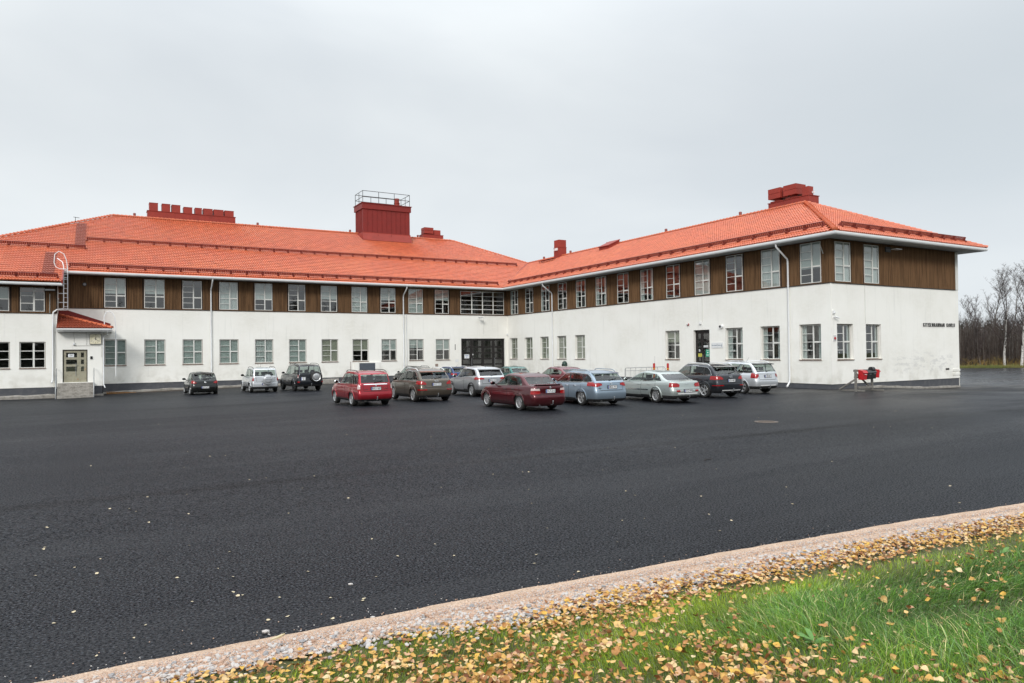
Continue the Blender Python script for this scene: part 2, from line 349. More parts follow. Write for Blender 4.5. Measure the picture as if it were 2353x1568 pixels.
def edge_wob(x): return .012*np.sin(x*2.1)+.008*np.sin(x*7.7+1)+.006*np.sin(x*19)
def strip(name,xs,yf,zoff,m):
    V=[];F=[];n=len(yf)
    for i,x in enumerate(xs):
        for j,y in enumerate(yf):
            yy=float(edge_y(x))+56.0+y+(edge_wob(x) if j==0 else 0)
            if name=='gravel_shoulder' and j>=n-2: yy=yy+(.30 if j==n-1 else .10)*(1-min(1,max(0,(x+33.4)/2.0)))+.05*math.sin(x*4.3)+.035*math.sin(x*11.7)+.02*math.sin(x*27)
            V.append((x,float(yy),float(bank_z(x,yy))+zoff))
    for i in range(len(xs)-1):
        for j in range(n-1): a=i*n+j; F.append((a,a+1,a+n+1,a+n))
    me=bpy.data.meshes.new(name); me.from_pydata(V,[],F); me.materials.append(m); me.polygons.foreach_set('use_smooth',[True]*len(F)); me.update()
    return tag(link(name,me),kind='structure')
xs_=np.concatenate([np.arange(-75,-40,2),np.arange(-40,-15,.12),np.arange(-15,80,1.5)])
strip('gravel_shoulder',xs_,[-55.95,-56.1,-56.3,-56.5,-56.75],.020,M_GRAV)
strip('grass_bank',xs_,[-56.3,-56.5,-56.7,-56.9]+list(np.arange(-57.1,-64,-.3))+[-66,-70,-76],.0,M_SOIL)
# ============================================================ SCHOOL BUILDING
school=empty('school_building',(0,0,0),0,'long two-storey white school with brown boarded upper floor and orange tiled hip roof','building')
ZW=5.95; ZT=8.40; ZP=.25
# windows: (u, z0, z1, width)
UA=[-35.1,-32.42,-29.72,-26.99,-24.24,-21.5,-18.73,-15.99,-13.3,-10.59,-7.92]
LA=[-35.1,-32.4,-29.7,-26.97,-24.21,-21.44,-18.67,-15.91,-13.22,-10.54,-7.85]
UB=[.77,3.58,6.41,9.19,11.98,14.79,17.6,20.4,23.21,26.04,28.87,31.71,34.53]
LB=[.49,3.3,6.11,8.94,11.72,23.02,28.72,31.57,34.39]
UC=[.36,3.02]; LC=[.5,3.13]
WW=1.44
def frame_of(side):
    if side=='A': return Matrix.Identity(4),0
    if side=='X': return Matrix.Translation((0,-2.1,0)),0
    if side=='P': return Matrix.Translation((0,-2.3,0)),0
    if side=='B': return Matrix.Rotation(-PI/2,4,'Z'),-PI/2
    if side=='C': return Matrix.Translation((0,-W,0)),0
def wall_sheet(mb,u0,u1,z0,z1,holes,depth,y=0,zb=None):
    """wall front at local y with rectangular openings (hu0,hu1,hz0,hz1) and reveals"""
    us=sorted({u0,u1,*[h[0] for h in holes],*[h[1] for h in holes]}); zs=sorted({z0,z1,*[h[2] for h in holes],*[h[3] for h in holes]})
    us=[u for u in us if u0<=u<=u1]; zs=[z for z in zs if z0<=z<=z1]
    for a,b in zip(us,us[1:]):
        for c,d in zip(zs,zs[1:]):
            mu,mz=(a+b)/2,(c+d)/2
            if any(h[0]<mu<h[1] and h[2]<mz<h[3] for h in holes): continue
            mb.quad((a,y,c),(b,y,c),(b,y,d),(a,y,d))
    for h in holes:
        a,b,c,d=h; e=y+depth
        mb.quad((a,y,c),(a,y,d),(a,e,d),(a,e,c)); mb.quad((b,y,c),(b,e,c),(b,e,d),(b,y,d))
        mb.quad((a,y,d),(b,y,d),(b,e,d),(a,e,d)); mb.quad((a,y,c),(a,e,c),(b,e,c),(b,y,c))
HA=[(u,u+1.47,1.62,3.6) for u in LA]+[(-5.17,-.33,-.28,3.65)]
HB=[(u,u+1.44,1.62,3.66) for u in LB]+[(25.84,27.32,.10,3.62)]
HC=[(u,u+1.45,1.62,3.64) for u in LC]
HX=[(-40.2,-38.68,1.55,3.4),(-42.26,-40.74,1.55,3.4),(-44.3,-42.8,1.55,3.4),(-46.4,-44.9,1.55,3.4)]
HXU=[(-40.18,-38.7,5.5,7.22),(-42.24,-40.75,5.5,7.22),(-44.3,-42.8,5.5,7.22),(-46.4,-44.9,5.5,7.22)]
def add_walls():
    for side,u0,u1,z0,z1,H,dep in (('A',-37.98,0,ZP,ZW,HA,.16),('B',0,W,ZP,ZW,HB,.24),('C',0,E,ZP,ZW,HC,.24),('X',-50,-38.0,.19,5.42,HX,.18),('P',-38.0,-35.2,.2,4.25,[(-37.66,-36.14,.5,2.83)],.14)):
        M,rz=frame_of(side); mb=MB(); wall_sheet(mb,u0,u1,z0,z1,H,dep)
        o=mb.build('wall',M_PL,school,M.translation,rz)
    # return walls: annex side, porch side, far right wall and backs
    mb=MB()
    mb.quad((-38.0,-2.1,-.9),(-38.0,0,-.9),(-38.0,0,7.6),(-38.0,-2.1,7.6))
    mb.quad((-35.2,-2.3,-.7),(-35.2,0,-.7),(-35.2,0,4.3),(-35.2,-2.3,4.3))
    mb.quad((E,-W,-1),(E,D,-1),(E,D,ZT),(E,-W,ZT))
    mb.quad((E,D,-1),(-50,D,-1),(-50,D,ZT),(E,D,ZT))
    mb.quad((-50,D,-1),(-50,-2.1,-1),(-50,-2.1,7.6),(-50,D,7.6))
    mb.build('wall',M_PL,school)
    # plinths
    for side,u0,u1,zt,y in (('A',-35.2,-5.3,ZP,.03),('B',.0,25.8,ZP+.02,.03),('B',27.35,W-.03,ZP+.02,.03),('C',.335,E-.03,ZP+.02,.03),('X',-50,-38,.19,.03),('P',-38,-35.23,.2,.03)):
        M,rz=frame_of(side); mb=MB(); mb.box((u0,y,-1.2),(u1,y+.3,zt)); mb.build('plinth',M_PLINTH,school,M.translation,rz)
    mb=MB(); mb.box((-.33,.03,-1.2),(.0,.3,ZP)); mb.build('plinth',M_PLINTH,school)
    # rough concrete footing showing along the ground
    def footing(pts,h,th):
        mb=MB()
        for (x0,y0),(x1,y1) in zip(pts,pts[1:]):
            n=max(2,int(math.hypot(x1-x0,y1-y0)/.45)); prev=None
            dx,dy=(x1-x0),(y1-y0); Ln=math.hypot(dx,dy); nx,ny=dy/Ln,-dx/Ln
            for k in range(n+1):
                t=k/n; x=x0+dx*t; y=y0+dy*t; g=gz(x,y); hh=h*(.8+.35*random.random()); tt=th*(.85+.3*random.random())
                cur=[(x,y,g-.4),(x+nx*tt,y+ny*tt,g-.4),(x+nx*tt,y+ny*tt,g+hh*.75),(x+nx*tt*.75,y+ny*tt*.75,g+hh),(x,y,g+hh*1.05)]
                if prev:
                    for a in range(4): mb.quad(prev[a],cur[a],cur[a+1],prev[a+1])
                prev=cur
        return mb.build('footing',M_CONC,school,smooth=40)
    footing([(-50,-2.08),(-38.05,-2.08)],.26,.24); footing([(-35.17,0.02),(-19.4,.02)],.16,.20); footing([(-19.4,.02),(-17.2,.02)],.5,.1)
    footing([(3.0,-W+.02),(E,-W+.02)],.13,.07); footing([(-35.75,-2.3),(-35.15,-2.3)],.12,.1)
add_walls()
# -------- brown boarding of the upper floor
def boards(side,u0,u1,z0,z1,holes,pitch=.105):
    M,rz=frame_of(side); mb=MB(); back=MB()
    wall_sheet(back,u0,u1,z0,z1,holes,.12,y=.0)
    back.build('cladding_backing',M_WOODB,school,M.translation,rz)
    n=int((u1-u0)/pitch); p=(u1-u0)/n; rd=random.Random(3)
    for k in range(n):
        a=u0+k*p+.008; b=u0+(k+1)*p-.008
        segs=[(z0+rd.uniform(-.012,.01),z1)]
        for h in holes:
            if b>h[0]-.02 and a<h[1]+.02:
                if a<h[0]-.02 or b>h[1]+.02: pass
                ns=[]
                for s0,s1 in segs:
                    if h[2]>s0+.02: ns.append((s0,min(s1,h[2])))
                    if h[3]<s1-.02: ns.append((max(s0,h[3]),s1))
                segs=ns
        d=rd.choice((.028,.034,.03))
        for s0,s1 in segs: 
            mb.prism([(a,0.002),(a+.01,-d),(b-.01,-d),(b,.002)],'z',s0,s1)
    o=mb.build('cladding_boards',M_WOOD,school,M.translation,rz); o['kind']='stuff'
    t=MB()
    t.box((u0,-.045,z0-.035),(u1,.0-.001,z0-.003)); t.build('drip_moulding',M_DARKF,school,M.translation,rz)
HUA=[(u,u+1.47,6.0,8.31) for u in UA]+[(-5.24,-.37,6.0,8.29)]
HUB=[(u,u+1.42,5.98,8.36) for u in UB]; HUC=[(u,u+1.45,6.0,8.3) for u in UC]
boards('A',-37.98,-.03,ZW,ZT,HUA); boards('B',.03,W,ZW,ZT,HUB); boards('C',0,E-.32,ZW,ZT,HUC); boards('X',-50,-38.03,5.42,7.32,HXU)
mb=MB(); mb.box((E-.31,-W-.04,ZW),(E-.02,-W+.2,ZT)); mb.build('corner_board',M_FRAME,school)
mb=MB(); mb.box((-38.06,-2.16,5.42),(-37.97,-2.02,7.4)); mb.build('corner_board',M_WOODB,school)
mb=MB(); mb.box((-.045,-W-.045,ZW),(.03,-W+.03,ZT)); mb.build('corner_board',M_WOOD,school)
# -------- windows
def frame_bars(w,h,kind):
    """returns list of bar boxes and pane rects in local coordinates (u,z), origin bottom-left"""
    bars=[];panes=[];f=.062; e=.022
    bars+= [(0,0,e,h),(w-e,0,w,h),(e,0,w-e,e),(e,h-e,w-e,h),(e,e,f,h-e),(w-f,e,w-e,h-e),(f,e,w-f,f),(f,h-f,w-f,h-e)]
    if kind in('u5','l4'):
        rows=5 if kind=='u5' else 4; m=w*.565; mw=.085
        bars.append((m-mw/2,f,m+mw/2,h-f))
        x0,x1=f,m-mw/2; hh=(h-2*f)
        for k in range(rows):
            z0=f+hh*k/rows; z1=f+hh*(k+1)/rows
            if k: bars.append((x0,z0-.016,x1,z0+.016))
            panes.append((x0,z0+(.016 if k else 0),x1,z1-(.016 if k<rows-1 else 0)))
        x0,x1=m+mw/2,w-f; s=f+hh*(.40 if kind=='u5' else .5)
        bars.append((x0,s-.045,x1,s+.045)); panes+= [(x0,f,x1,s-.045),(x0,s+.045,x1,h-f)]
    elif kind=='big':
        cols=4; ww=(w-2*f)
        for c in range(cols):
            x0=f+ww*c/cols+(.05 if c else 0); x1=f+ww*(c+1)/cols-(.05 if c<cols-1 else 0)
            if c: bars.append((f+ww*c/cols-.05,f,f+ww*c/cols+.05,h-f))
            zz=[f,f+(h-2*f)*.2]+[f+(h-2*f)*(.2+.2*k) for k in (1,2,3)]+[h-f]
            for k in range(5):
                e=.03 if k==1 else .016
                if k: bars.append((x0,zz[k]-e,x1,zz[k]+e))
                panes.append((x0,zz[k]+(.016 if k else 0),x1,zz[k+1]-(.03 if k==0 else .016 if k<4 else 0)))
    elif kind=='x3':
        m=w*.54; mw=.11; bars.append((m-mw/2,f,m+mw/2,h-f)); hh=h-2*f
        for x0,x1 in ((f,m-mw/2),(m+mw/2,w-f)):
            for k in range(3):
                z0=f+hh*k/3; z1=f+hh*(k+1)/3
                if k: bars.append((x0,z0-.025,x1,z0+.025))
                panes.append((x0,z0+(.025 if k else 0),x1,z1-(.025 if k<2 else 0)))
    elif kind=='x2':
        m=w*.56; mw=.11; bars.append((m-mw/2,f,m+mw/2,h-f)); hh=h-2*f
        for k in range(3):
            z0=f+hh*k/3; z1=f+hh*(k+1)/3
            if k: bars.append((f,z0-.025,m-mw/2,z0+.025))
            panes.append((f,z0+(.025 if k else 0),m-mw/2,z1-(.025 if k<2 else 0)))
        s=f+hh*.5; bars.append((m+mw/2,s-.03,w-f,s+.03)); panes+=[(m+mw/2,f,w-f,s-.03),(m+mw/2,s+.03,w-f,h-f)]
    return bars,panes
_wc={}
def window_meshes(w,h,kind):
    k=(round(w,2),round(h,2),kind)
    if k in _wc: return _wc[k]
    bars,panes=frame_bars(w,h,kind); mb=MB()
    for i,(a,b,c,d) in enumerate(bars):
        t=.05 if i<8 else .042-.0015*(i%5); mb.box((a,.012 if i<4 else 0,b),(c,t,d),1 if i<4 else 0)
    fm=mb.build('tmp',[M_FRAME,M_SILLR]).data; bpy.data.objects.remove(bpy.data.objects['tmp'])
    pm=[]
    for a,b,c,d in panes:
        q=MB(); q.box((a+.001,.018,b+.001),(c-.001,.024,d-.001)); o=q.build('tmp',M_GLASS); pm.append(o.data); bpy.data.objects.remove(o)
    _wc[k]=(fm,pm); return _wc[k]
wr=random.Random(11)
def place_window(side,hole,kind,inset,style,sill=True,tone=None):
    a,b,c,d=hole; w=b-a-.02; h=d-c-.02; M,rz=frame_of(side)
    P=M@Vector((a+.01,inset,c+.01)); fm,pm=window_meshes(w,h,kind)
    o=link('window',fm,school,P,rz)
    for m in pm: link('pane',m,o)
    if sill:
        s=MB(); s.box((-.04,-inset-.05,-.05),(w+.04,.0,-.012)); s.build('sill',M_SILLR,o)
    # what hangs behind the glass
    def sheet(u0,u1,z0,z1,m,nm,y=.075,wav=0):
        q=MB(); n=max(1,int((u1-u0)/.06)) if wav else 1
        for i in range(n):
            x0=u0+(u1-u0)*i/n; x1=u0+(u1-u0)*(i+1)/n
            q.quad((x0,y+wav*(i%2),z0),(x1,y+wav*((i+1)%2),z0),(x1,y+wav*((i+1)%2),z1),(x0,y+wav*(i%2),z1))
        q.build(nm,m,o)
    if style=='blind': sheet(.02,w-.02,.03,h-.02,tone or M_BLIND,'blind')
    elif style=='half': sheet(.02,w-.02,h*wr.uniform(.35,.6),h-.02,tone or M_BLIND,'blind')
    elif style=='drape':
        k=wr.uniform(.16,.26); sheet(.02,w*k,.02,h-.02,tone or M_CURT,'curtain',.08,.03); sheet(w*(1-k),w-.02,.02,h-.02,tone or M_CURT,'curtain',.08,.03)
    elif style=='sheer': sheet(.02,w-.02,.02,h-.02,tone or M_CURT,'curtain',.08,.03)
    return o
stA=['blind','blind','blind','blind','sheer','blind','beige','halfb','half','half','half']
for i,u in enumerate(LA):
    s=stA[i]; place_window('A',HA[i],'l4',.07,{'halfb':'half','beige':'blind'}.get(s,s),tone=M_BLINDB if s in('halfb','beige') else None)
stU=['half','half','dark','sheer','half','dark','half','sheer','half','sheer','half']
for i,u in enumerate(UA): place_window('A',HUA[i],'u5',-.03,stU[i],sill=False,tone=M_CURT if stU[i]=='half' else None)
place_window('A',HUA[-1],'big',-.03,'dark',sill=False)
for i,u in enumerate(UB): place_window('B',HUB[i],'u5',-.03,('sheer' if i in(9,11) else 'drape' if i in(4,7,2,5,0) else 'half' if i==12 else 'dark'),sill=False)
for i,u in enumerate(LB): place_window('B',HB[i],'l4',.17,('blind' if i<5 else 'half' if i==5 else 'drape'),tone=M_BLINDB if i<6 else None)
for i in range(2): place_window('C',HUC[i],'u5',-.03,'sheer',sill=False)
for i in range(2): place_window('C',HC[i],'l4',.17,'drape')
for i in range(4):
    place_window('X',HX[i],'x3',.08,'dark'); place_window('X',HXU[i],'x2',-.03,'half' if i else 'dark',sill=False)
# rooms behind the glass: floors and back walls
mb=MB()
for a,b in (((-37.9,6.0,.3),(12.5,6.05,8.3)),((6.2,-36.2,.3),(6.25,-.2,8.3)),((-37.9,.5,.9),(12.5,6.0,.95)),((-37.9,.5,5.0),(12.5,6,5.05)),((-37.9,.5,4.3),(12.5,6,4.35)),
            ((.5,-36.0,.9),(6.2,-.1,.95)),((.5,-36,5.0),(6.2,-.1,5.05)),((.5,-36,4.3),(6.2,-.1,4.35)),((6.2,-31.5,.3),(12.6,-31.45,8.3)),((-49,3,.3),(-38.2,3.05,7.3)),((-49,-1.5,4.6),(-38.2,3,4.65))): mb.box(a,b)
mb.build('interior',M_ROOM,school)
# -------- paper stars in three ground floor windows of the wing
for side,u,z in (('B',LB[6]+.35,2.2),('B',LB[8]+.3,2.25),('C',LC[0]+.25,2.2)):
    M,rz=frame_of(side)
    for k in range(6):
        q=MB(); cu=u+wr.uniform(-.22,.3); cz=z+wr.uniform(-.18,.2); r=.055
        pts=[(cu+(r if j%2==0 else r*.45)*math.cos(j*PI/6),cz+(r if j%2==0 else r*.45)*math.sin(j*PI/6)) for j in range(12)]
        q.prism(pts,'y',.205,.208); o=q.build('paper_star',M_WHITE,None,M.translation,rz)
        tag(o,{('B',0):'white paper star taped inside a ground floor window right of the company sign',('B',1):'white paper star taped inside the last ground floor window before the corner',('C',0):'white paper star taped inside the gable window beside the alarm plate'}[(side,1 if u>30 else 0)],'paper star','paper stars in the windows')
# -------- doors
def entrance_A():
    d=empty('entrance_door',(0,0,0)); d.parent=school; d['label']='wide black glazed entrance doors in the inner corner'
    x0,x1=-5.17,-.33; zb,zt=-.2,3.62; y=.14; mb=MB()
    xs=[x0,x0+1.25,x0+2.25,x0+3.75,x1-.02]
    mb.box((x0,y,zt-.1),(x1,y+.1,zt)); mb.box((x0,y,zb),(x0+.08,y+.1,zt-.1)); mb.box((x1-.08,y,zb),(x1,y+.1,zt-.1))
    mb.build('frame',M_DOORB,d)
    leafs=[(x0+.08,-3.98),(-3.98,-2.75),(-2.75,-1.55),(-1.55,x1-.08)]
    for a,b in leafs:
        q=MB(); zz=[zb,.55,1.12,1.68,2.25,2.82,3.52]
        q.box((a+.01,y+.005,zb),(a+.15,y+.07,3.52)); q.box((b-.15,y+.005,zb),(b-.01,y+.07,3.52))
        for k in range(7):
            e=.08; c=zz[k]; q.box((a+.15,y+.008,max(zb,c-e)),(b-.15,y+.066,min(3.52,c+e)))
        q.build('door_leaf',M_DOORB,d)
        for k in range(6):
            q=MB(); q.box((a+.15,y+.03,zz[k]+.08),(b-.15,y+.036,zz[k+1]-.08)); q.build('pane',M_GLASS,d)
    for x in (-4.0,-1.45):
        q=MB(); q.tube([(x,y-.06,.55),(x,y-.06,1.75)],.022,8); q.tube([(x,y-.06,.65),(x,y+.01,.65)],.012,6); q.tube([(x,y-.06,1.65),(x,y+.01,1.65)],.012,6); q.build('handle',M_GALV,d,smooth=40)
    q=MB(); q.box((x0,-.25,-.5),(x1,.4,-.2)); q.build('doorstep',M_CONC,d)
entrance_A()
def entrance_B():
    d=empty('side_door',(0,0,0)); d.parent=school; d.rotation_euler=(0,0,-PI/2); d['label']='tall black panelled side door with notices'
    u0,u1=25.84,27.32; y=.2; zb,zt=.1,3.6; mb=MB()
    mb.box((u0,y,zt-.07),(u1,y+.1,zt)); mb.box((u0,y,zb),(u0+.07,y+.1,zt-.07)); mb.box((u1-.07,y,zb),(u1,y+.1,zt-.07)); mb.build('frame',M_DOORB,d)
    for a,b in ((u0+.07,26.42),(26.42,u1-.07)):
        q=MB(); zz=[zb,.75,1.45,2.0,2.2,2.95,3.52]
        q.box((a+.006,y+.01,zb),(a+.12,y+.06,3.52)); q.box((b-.12,y+.01,zb),(b-.006,y+.06,3.52))
        for c in (zb+.1,.8,1.45,2.12,2.85,3.47): q.box((a+.12,y+.012,c-.09),(b-.12,y+.058,c+.05))
        q.build('door_leaf',M_DOORB,d)
        for c0,c1 in ((zb+.15,.71),(.85,1.36),(1.5,2.03),(2.17,2.76),(2.9,3.38)):
            q=MB(); q.box((a+.12,y+.03,c0),(b-.12,y+.036,c1)); q.build('pane',M_GLASS,d)
    q=MB(); q.tube([(26.55,y-.05,1.1),(26.55,y-.05,1.95)],.018,8); q.build('handle',M_GALV,d,smooth=40)
    q=MB(); q.box((u0-.1,-.5,-.3),(u1+.1,.35,.1)); q.build('doorstep',M_CONC,d)
entrance_B()
def porch():
    d=empty('porch_door',(0,0,0)); d.parent=school; d['label']='weathered olive double door with six dark panes'
    u0,u1,zb,zt=-37.66,-36.14,.5,2.83; y=-2.3+.1; q=MB()
    q.box((u0,y-.02,zt-.07),(u1,y+.08,zt)); q.box((u0,y-.02,zb),(u0+.06,y+.08,zt-.07)); q.box((u1-.06,y-.02,zb),(u1,y+.08,zt-.07)); q.build('frame',M_DARKF,d)
    rows=((1.27,1.62),(1.78,2.12),(2.28,2.62))
    for a,b,i0,i1 in ((u0+.06,-36.66,.15,.13),(-36.66,u1-.06,.11,.16)):
        q=MB(); q.box((a+.004,y,zb),(a+i0,y+.05,2.76)); q.box((b-i1,y,zb),(b-.004,y+.05,2.76))
        z=zb
        for r0,r1 in rows: q.box((a+i0,y+.001,z),(b-i1,y+.049,r0)); z=r1
        q.box((a+i0,y+.001,z),(b-i1,y+.049,2.76)); q.build('door_leaf',M_DOORO,d)
        for r0,r1 in rows:
            g=MB(); g.box((a+i0,y+.02,r0),(b-i1,y+.026,r1)); g.build('pane',M_GLASS,d)
    q=MB(); q.tube([(-36.86,y-.06,.95),(-36.86,y-.06,1.85)],.016,6); q.tube([(-36.86,y-.06,1.7),(-36.7,y-.03,1.7)],.014,6); q.build('handle',M_GALV,d,smooth=40)
    # steps
    st=MB(); gzb=gz(-36.8,-3.6)
    n=5; zt=.46
    for k in range(n):
        z1=zt-(zt-gzb)*k/n; s=MB(); s.box((-37.93,-2.3-.45-.28*(k+1),gzb-.3),(-35.75,-2.3-.45-.28*k+(.45 if k==0 else 0),z1)); s.build('step',M_CONC,school)
    for x in (-38.0,-35.74):
        q=MB(); q.tube([(x,-4.15,gzb-.1),(x,-4.15,gzb+.75),(x,-4.0,gzb+.98),(x,-2.5,1.5),(x,-2.4,1.45)],.025,8); q.tube([(x,-2.75,.1),(x,-2.75,1.44)],.025,8)
        q.build('handrail',M_GALV,school,smooth=40)
    # porch eaves: soffit, gutter
    q=MB(); q.box((-37.98,-2.95,4.1),(-34.62,-.0,4.13)); q.build('soffit',M_SOFF,school)
porch()

# -------- tiled roofs
TW,TL=.36,.42
def tile_mesh():
    n=12; v=[];f=[]
    def prof(t):
        c=math.cos(2*PI*(t*2)); return .026*c+.007*math.cos(4*PI*(t*2))
    for j,(y,zo) in enumerate(((0,.050),(TL*1.04,.004))):
        for i in range(n+1): v.append((TW*i/n-TW/2,y-TL/2,prof(i/n)+zo))
    for i in range(n): f.append((i,i+1,n+1+i+1,n+1+i))
    k=len(v)
    for i in range(n+1): v.append((TW*i/n-TW/2,-TL/2+.03,prof(i/n)*.6-.012))
    for i in range(n): f.append((k+i,k+i+1,i+1,i))
    return np.array(v),f
TV,TF=tile_mesh(); TFn=np.array(TF)
tile_data=bpy.data.meshes.new('roof_tile'); tile_data.from_pydata(TV.tolist(),[],TF); tile_data.materials.append(M_TILE)
tile_data.polygons.foreach_set('use_smooth',[True]*len(TF)); tile_data.set_sharp_from_angle(angle=R(50)); tile_data.update()
roof=empty('roof'); roof.parent=school; roof['label']='orange pantiled hip roof'
def inside(p,poly):
    x,y=p; c=False; n=len(poly)
    for i in range(n):
        x0,y0=poly[i]; x1,y1=poly[(i+1)%n]
        if (y0>y)!=(y1>y) and x<(x1-x0)*(y-y0)/(y1-y0)+x0: c=not c
    return c
cells=[]   # (distance, matrix)
def slope(P0,udir,vdir,U,V,poly,sl=SL,margin=0.0):
    """P0 eave start (3D); udir, vdir unit plan vectors; V plan depth"""
    ud=Vector((*udir,0)); vd=Vector((vdir[0],vdir[1],sl)).normalized(); nn=ud.cross(vd)
    if nn.z<0: nn=-nn
    cosr=1/math.sqrt(1+sl*sl); rows=int(V/cosr/TL)+1; colsn=int(U/TW)+1
    for r in range(rows):
        for c in range(colsn):
            p=Vector(P0)+ud*(c+.5)*TW+vd*(r+.5)*TL
            if inside((p.x,p.y),poly):
                M=Matrix(((ud.x,vd.x,nn.x,p.x),(ud.y,vd.y,nn.y,p.y),(ud.z,vd.z,nn.z,p.z),(0,0,0,1)))
                if ud.cross(vd).z<0: M=Matrix(((-ud.x,vd.x,nn.x,p.x),(-ud.y,vd.y,nn.y,p.y),(-ud.z,vd.z,nn.z,p.z),(0,0,0,1)))
                cells.append(((p-Vector((CAMX,CAMY,CAMH))).length,M))
def zA(y): return ZR+SL*(y+O)
polyA=[(-37.65,-3.32),(-50.5,-3.32),(-34.34,12.88),(.04,12.88),(6.46,6.46),(-O,-O),(-37.65,-O)]
slope((-50.6,-3.32,zA(-3.32)),(1,0),(0,1),60,16.3,polyA)
polyB=[(-O,-O),(6.46,6.46),(6.46,-30.03),(-O,-37.7)]
slope((-O,-37.7,ZR),(0,1),(1,0),45,7.7,polyB)
polyC=[(-O,-37.7),(14.13,-37.7),(6.46,-30.03)]
slope((-O,-37.7,ZR),(1,0),(0,1),15.4,7.7,polyC)
cells.sort(key=lambda t:t[0])
near=[c for c in cells][:300]; rest=cells[300:]
for d_,M in near:
    o=link('roof_tile',tile_data,roof); o.matrix_world=M
allv=[];allf=[];k=0
Ms=np.array([[list(r) for r in M] for _,M in rest]); 
jit=rng.normal(0,.0022,(len(rest),1))
VV=np.einsum('nij,kj->nki',Ms[:,:3,:3],TV)+Ms[:,None,:3,3]; VV[:,:,2]+=jit
FF=(TFn[None]+np.arange(len(rest))[:,None,None]*len(TV)).reshape(-1,4)
me=bpy.data.meshes.new('roof_tiles'); me.vertices.add(VV.shape[0]*VV.shape[1]); me.vertices.foreach_set('co',VV.reshape(-1).astype(np.float32))
me.loops.add(len(FF)*4); me.loops.foreach_set('vertex_index',FF.reshape(-1).astype(np.int32)); me.polygons.add(len(FF)); me.polygons.foreach_set('loop_start',np.arange(0,len(FF)*4,4,dtype=np.int32))
me.update(calc_edges=True); me.validate(); me.materials.append(M_TILE)
me.polygons.foreach_set('use_smooth',[True]*len(me.polygons)); me.set_sharp_from_angle(angle=R(50))
tag(link('roof_tiles',me,roof),kind='stuff')
# under-sheets (also the unseen back slopes)
mb=MB(); e=-.03
def P3(x,y,z): return (x,y,z+e)
def zB(x): return ZR+SL*(x+O)
RZ=zA(12.88)
mb.v+=[P3(x,y,zA(y)) for x,y in polyA]; mb.f.append(tuple(range(7))); mb.m.append(0)
mb.quad(P3(-O,-O,ZR),P3(6.46,6.46,zB(6.46)),P3(6.46,-30.03,zB(6.46)),P3(-O,-37.7,ZR))
mb.quad(P3(-O,-37.7,ZR),P3(14.13,-37.7,ZR),P3(6.46,-30.03,zB(6.46)),P3(6.46,-30.03,zB(6.46)))
i=len(mb.v); mb.v+=[P3(14.13,-37.7,ZR),P3(14.13,26.96,ZR),P3(.04,12.88,RZ),P3(6.46,6.46,zB(6.46)),P3(6.46,-30.03,zB(6.46))]; mb.f.append(tuple(range(i,i+5))); mb.m.append(0)
mb.quad(P3(14.13,26.96,ZR),P3(-48.42,26.96,ZR),P3(-34.34,12.88,RZ),P3(.04,12.88,RZ))
mb.quad(P3(-50.5,-3.32,zA(-3.32)),P3(-50.5,29,zA(-3.32)),P3(-34.34,12.88,RZ),P3(-34.34,12.88,RZ))
mb.build('roof_sheet',M_TILE,roof)
# ridge and hip tiles
rt=MB(); prof=[]
n=10
for z,r in ((-.012,.085),(-.002,.142),(.06,.130),(.40,.092)):
    for j in range(n+1):
        a=-PI*.06+PI*1.12*j/n; rt.v.append((r*math.cos(a),z,r*math.sin(a)-.03))
for k in range(3):
    for j in range(n): rt.f.append((k*(n+1)+j,k*(n+1)+j+1,(k+1)*(n+1)+j+1,(k+1)*(n+1)+j)); rt.m.append(0)
rt.f.append(tuple(range(n+1))); rt.m.append(0)
rto=rt.build('ridge_tile',M_TILE,None,smooth=45); rtd=rto.data; bpy.data.objects.remove(rto)
ridge_cells=[]
def ridge(a,b,lift=.06):
    a=Vector(a);b=Vector(b); d=(b-a); Ln=d.length; d.normalize(); x=d.cross(Vector((0,0,1))).normalized(); z=x.cross(d)
    if z.z<0: z=-z; x=-x
    nn=int(Ln/.33)
    for k in range(nn):
        p=a+d*(Ln*(k)/nn)+z*lift; M=Matrix(((x.x,d.x,z.x,p.x),(x.y,d.y,z.y,p.y),(x.z,d.z,z.z,p.z),(0,0,0,1)))
        ridge_cells.append(((p-Vector((CAMX,CAMY,CAMH))).length,M))
zr1=zB(6.46)
ridge((-O,-37.7,ZR),(6.46,-30.03,zr1)); ridge((14.13,-37.7,ZR),(6.46,-30.03,zr1)); ridge((6.46,-30.03,zr1),(6.46,6.46,zr1))
ridge((6.46,6.46,zr1),(.04,12.88,RZ)); ridge((-34.34,12.88,RZ),(.04,12.88,RZ)); ridge((-50.5,-3.32,zA(-3.32)),(-34.34,12.88,RZ))
ridge_cells.sort(key=lambda t:t[0])
RV=np.array([v.co[:] for v in rtd.vertices]); RF=[tuple(p.vertices) for p in rtd.polygons]; rv=[];rf=[]
for d_,M in ridge_cells[300:]:
    k0=len(rv); rv+=[tuple(M@Vector(p)) for p in RV]; rf+=[tuple(i+k0 for i in f) for f in RF]
if rv:
    me=bpy.data.meshes.new('ridge_tiles'); me.from_pydata(rv,[],rf); me.materials.append(M_TILE); tag(link('ridge_tiles',me,roof),kind='stuff')
for d_,M in ridge_cells[:300]:
    o=link('ridge_tile',rtd,roof); o.matrix_world=M
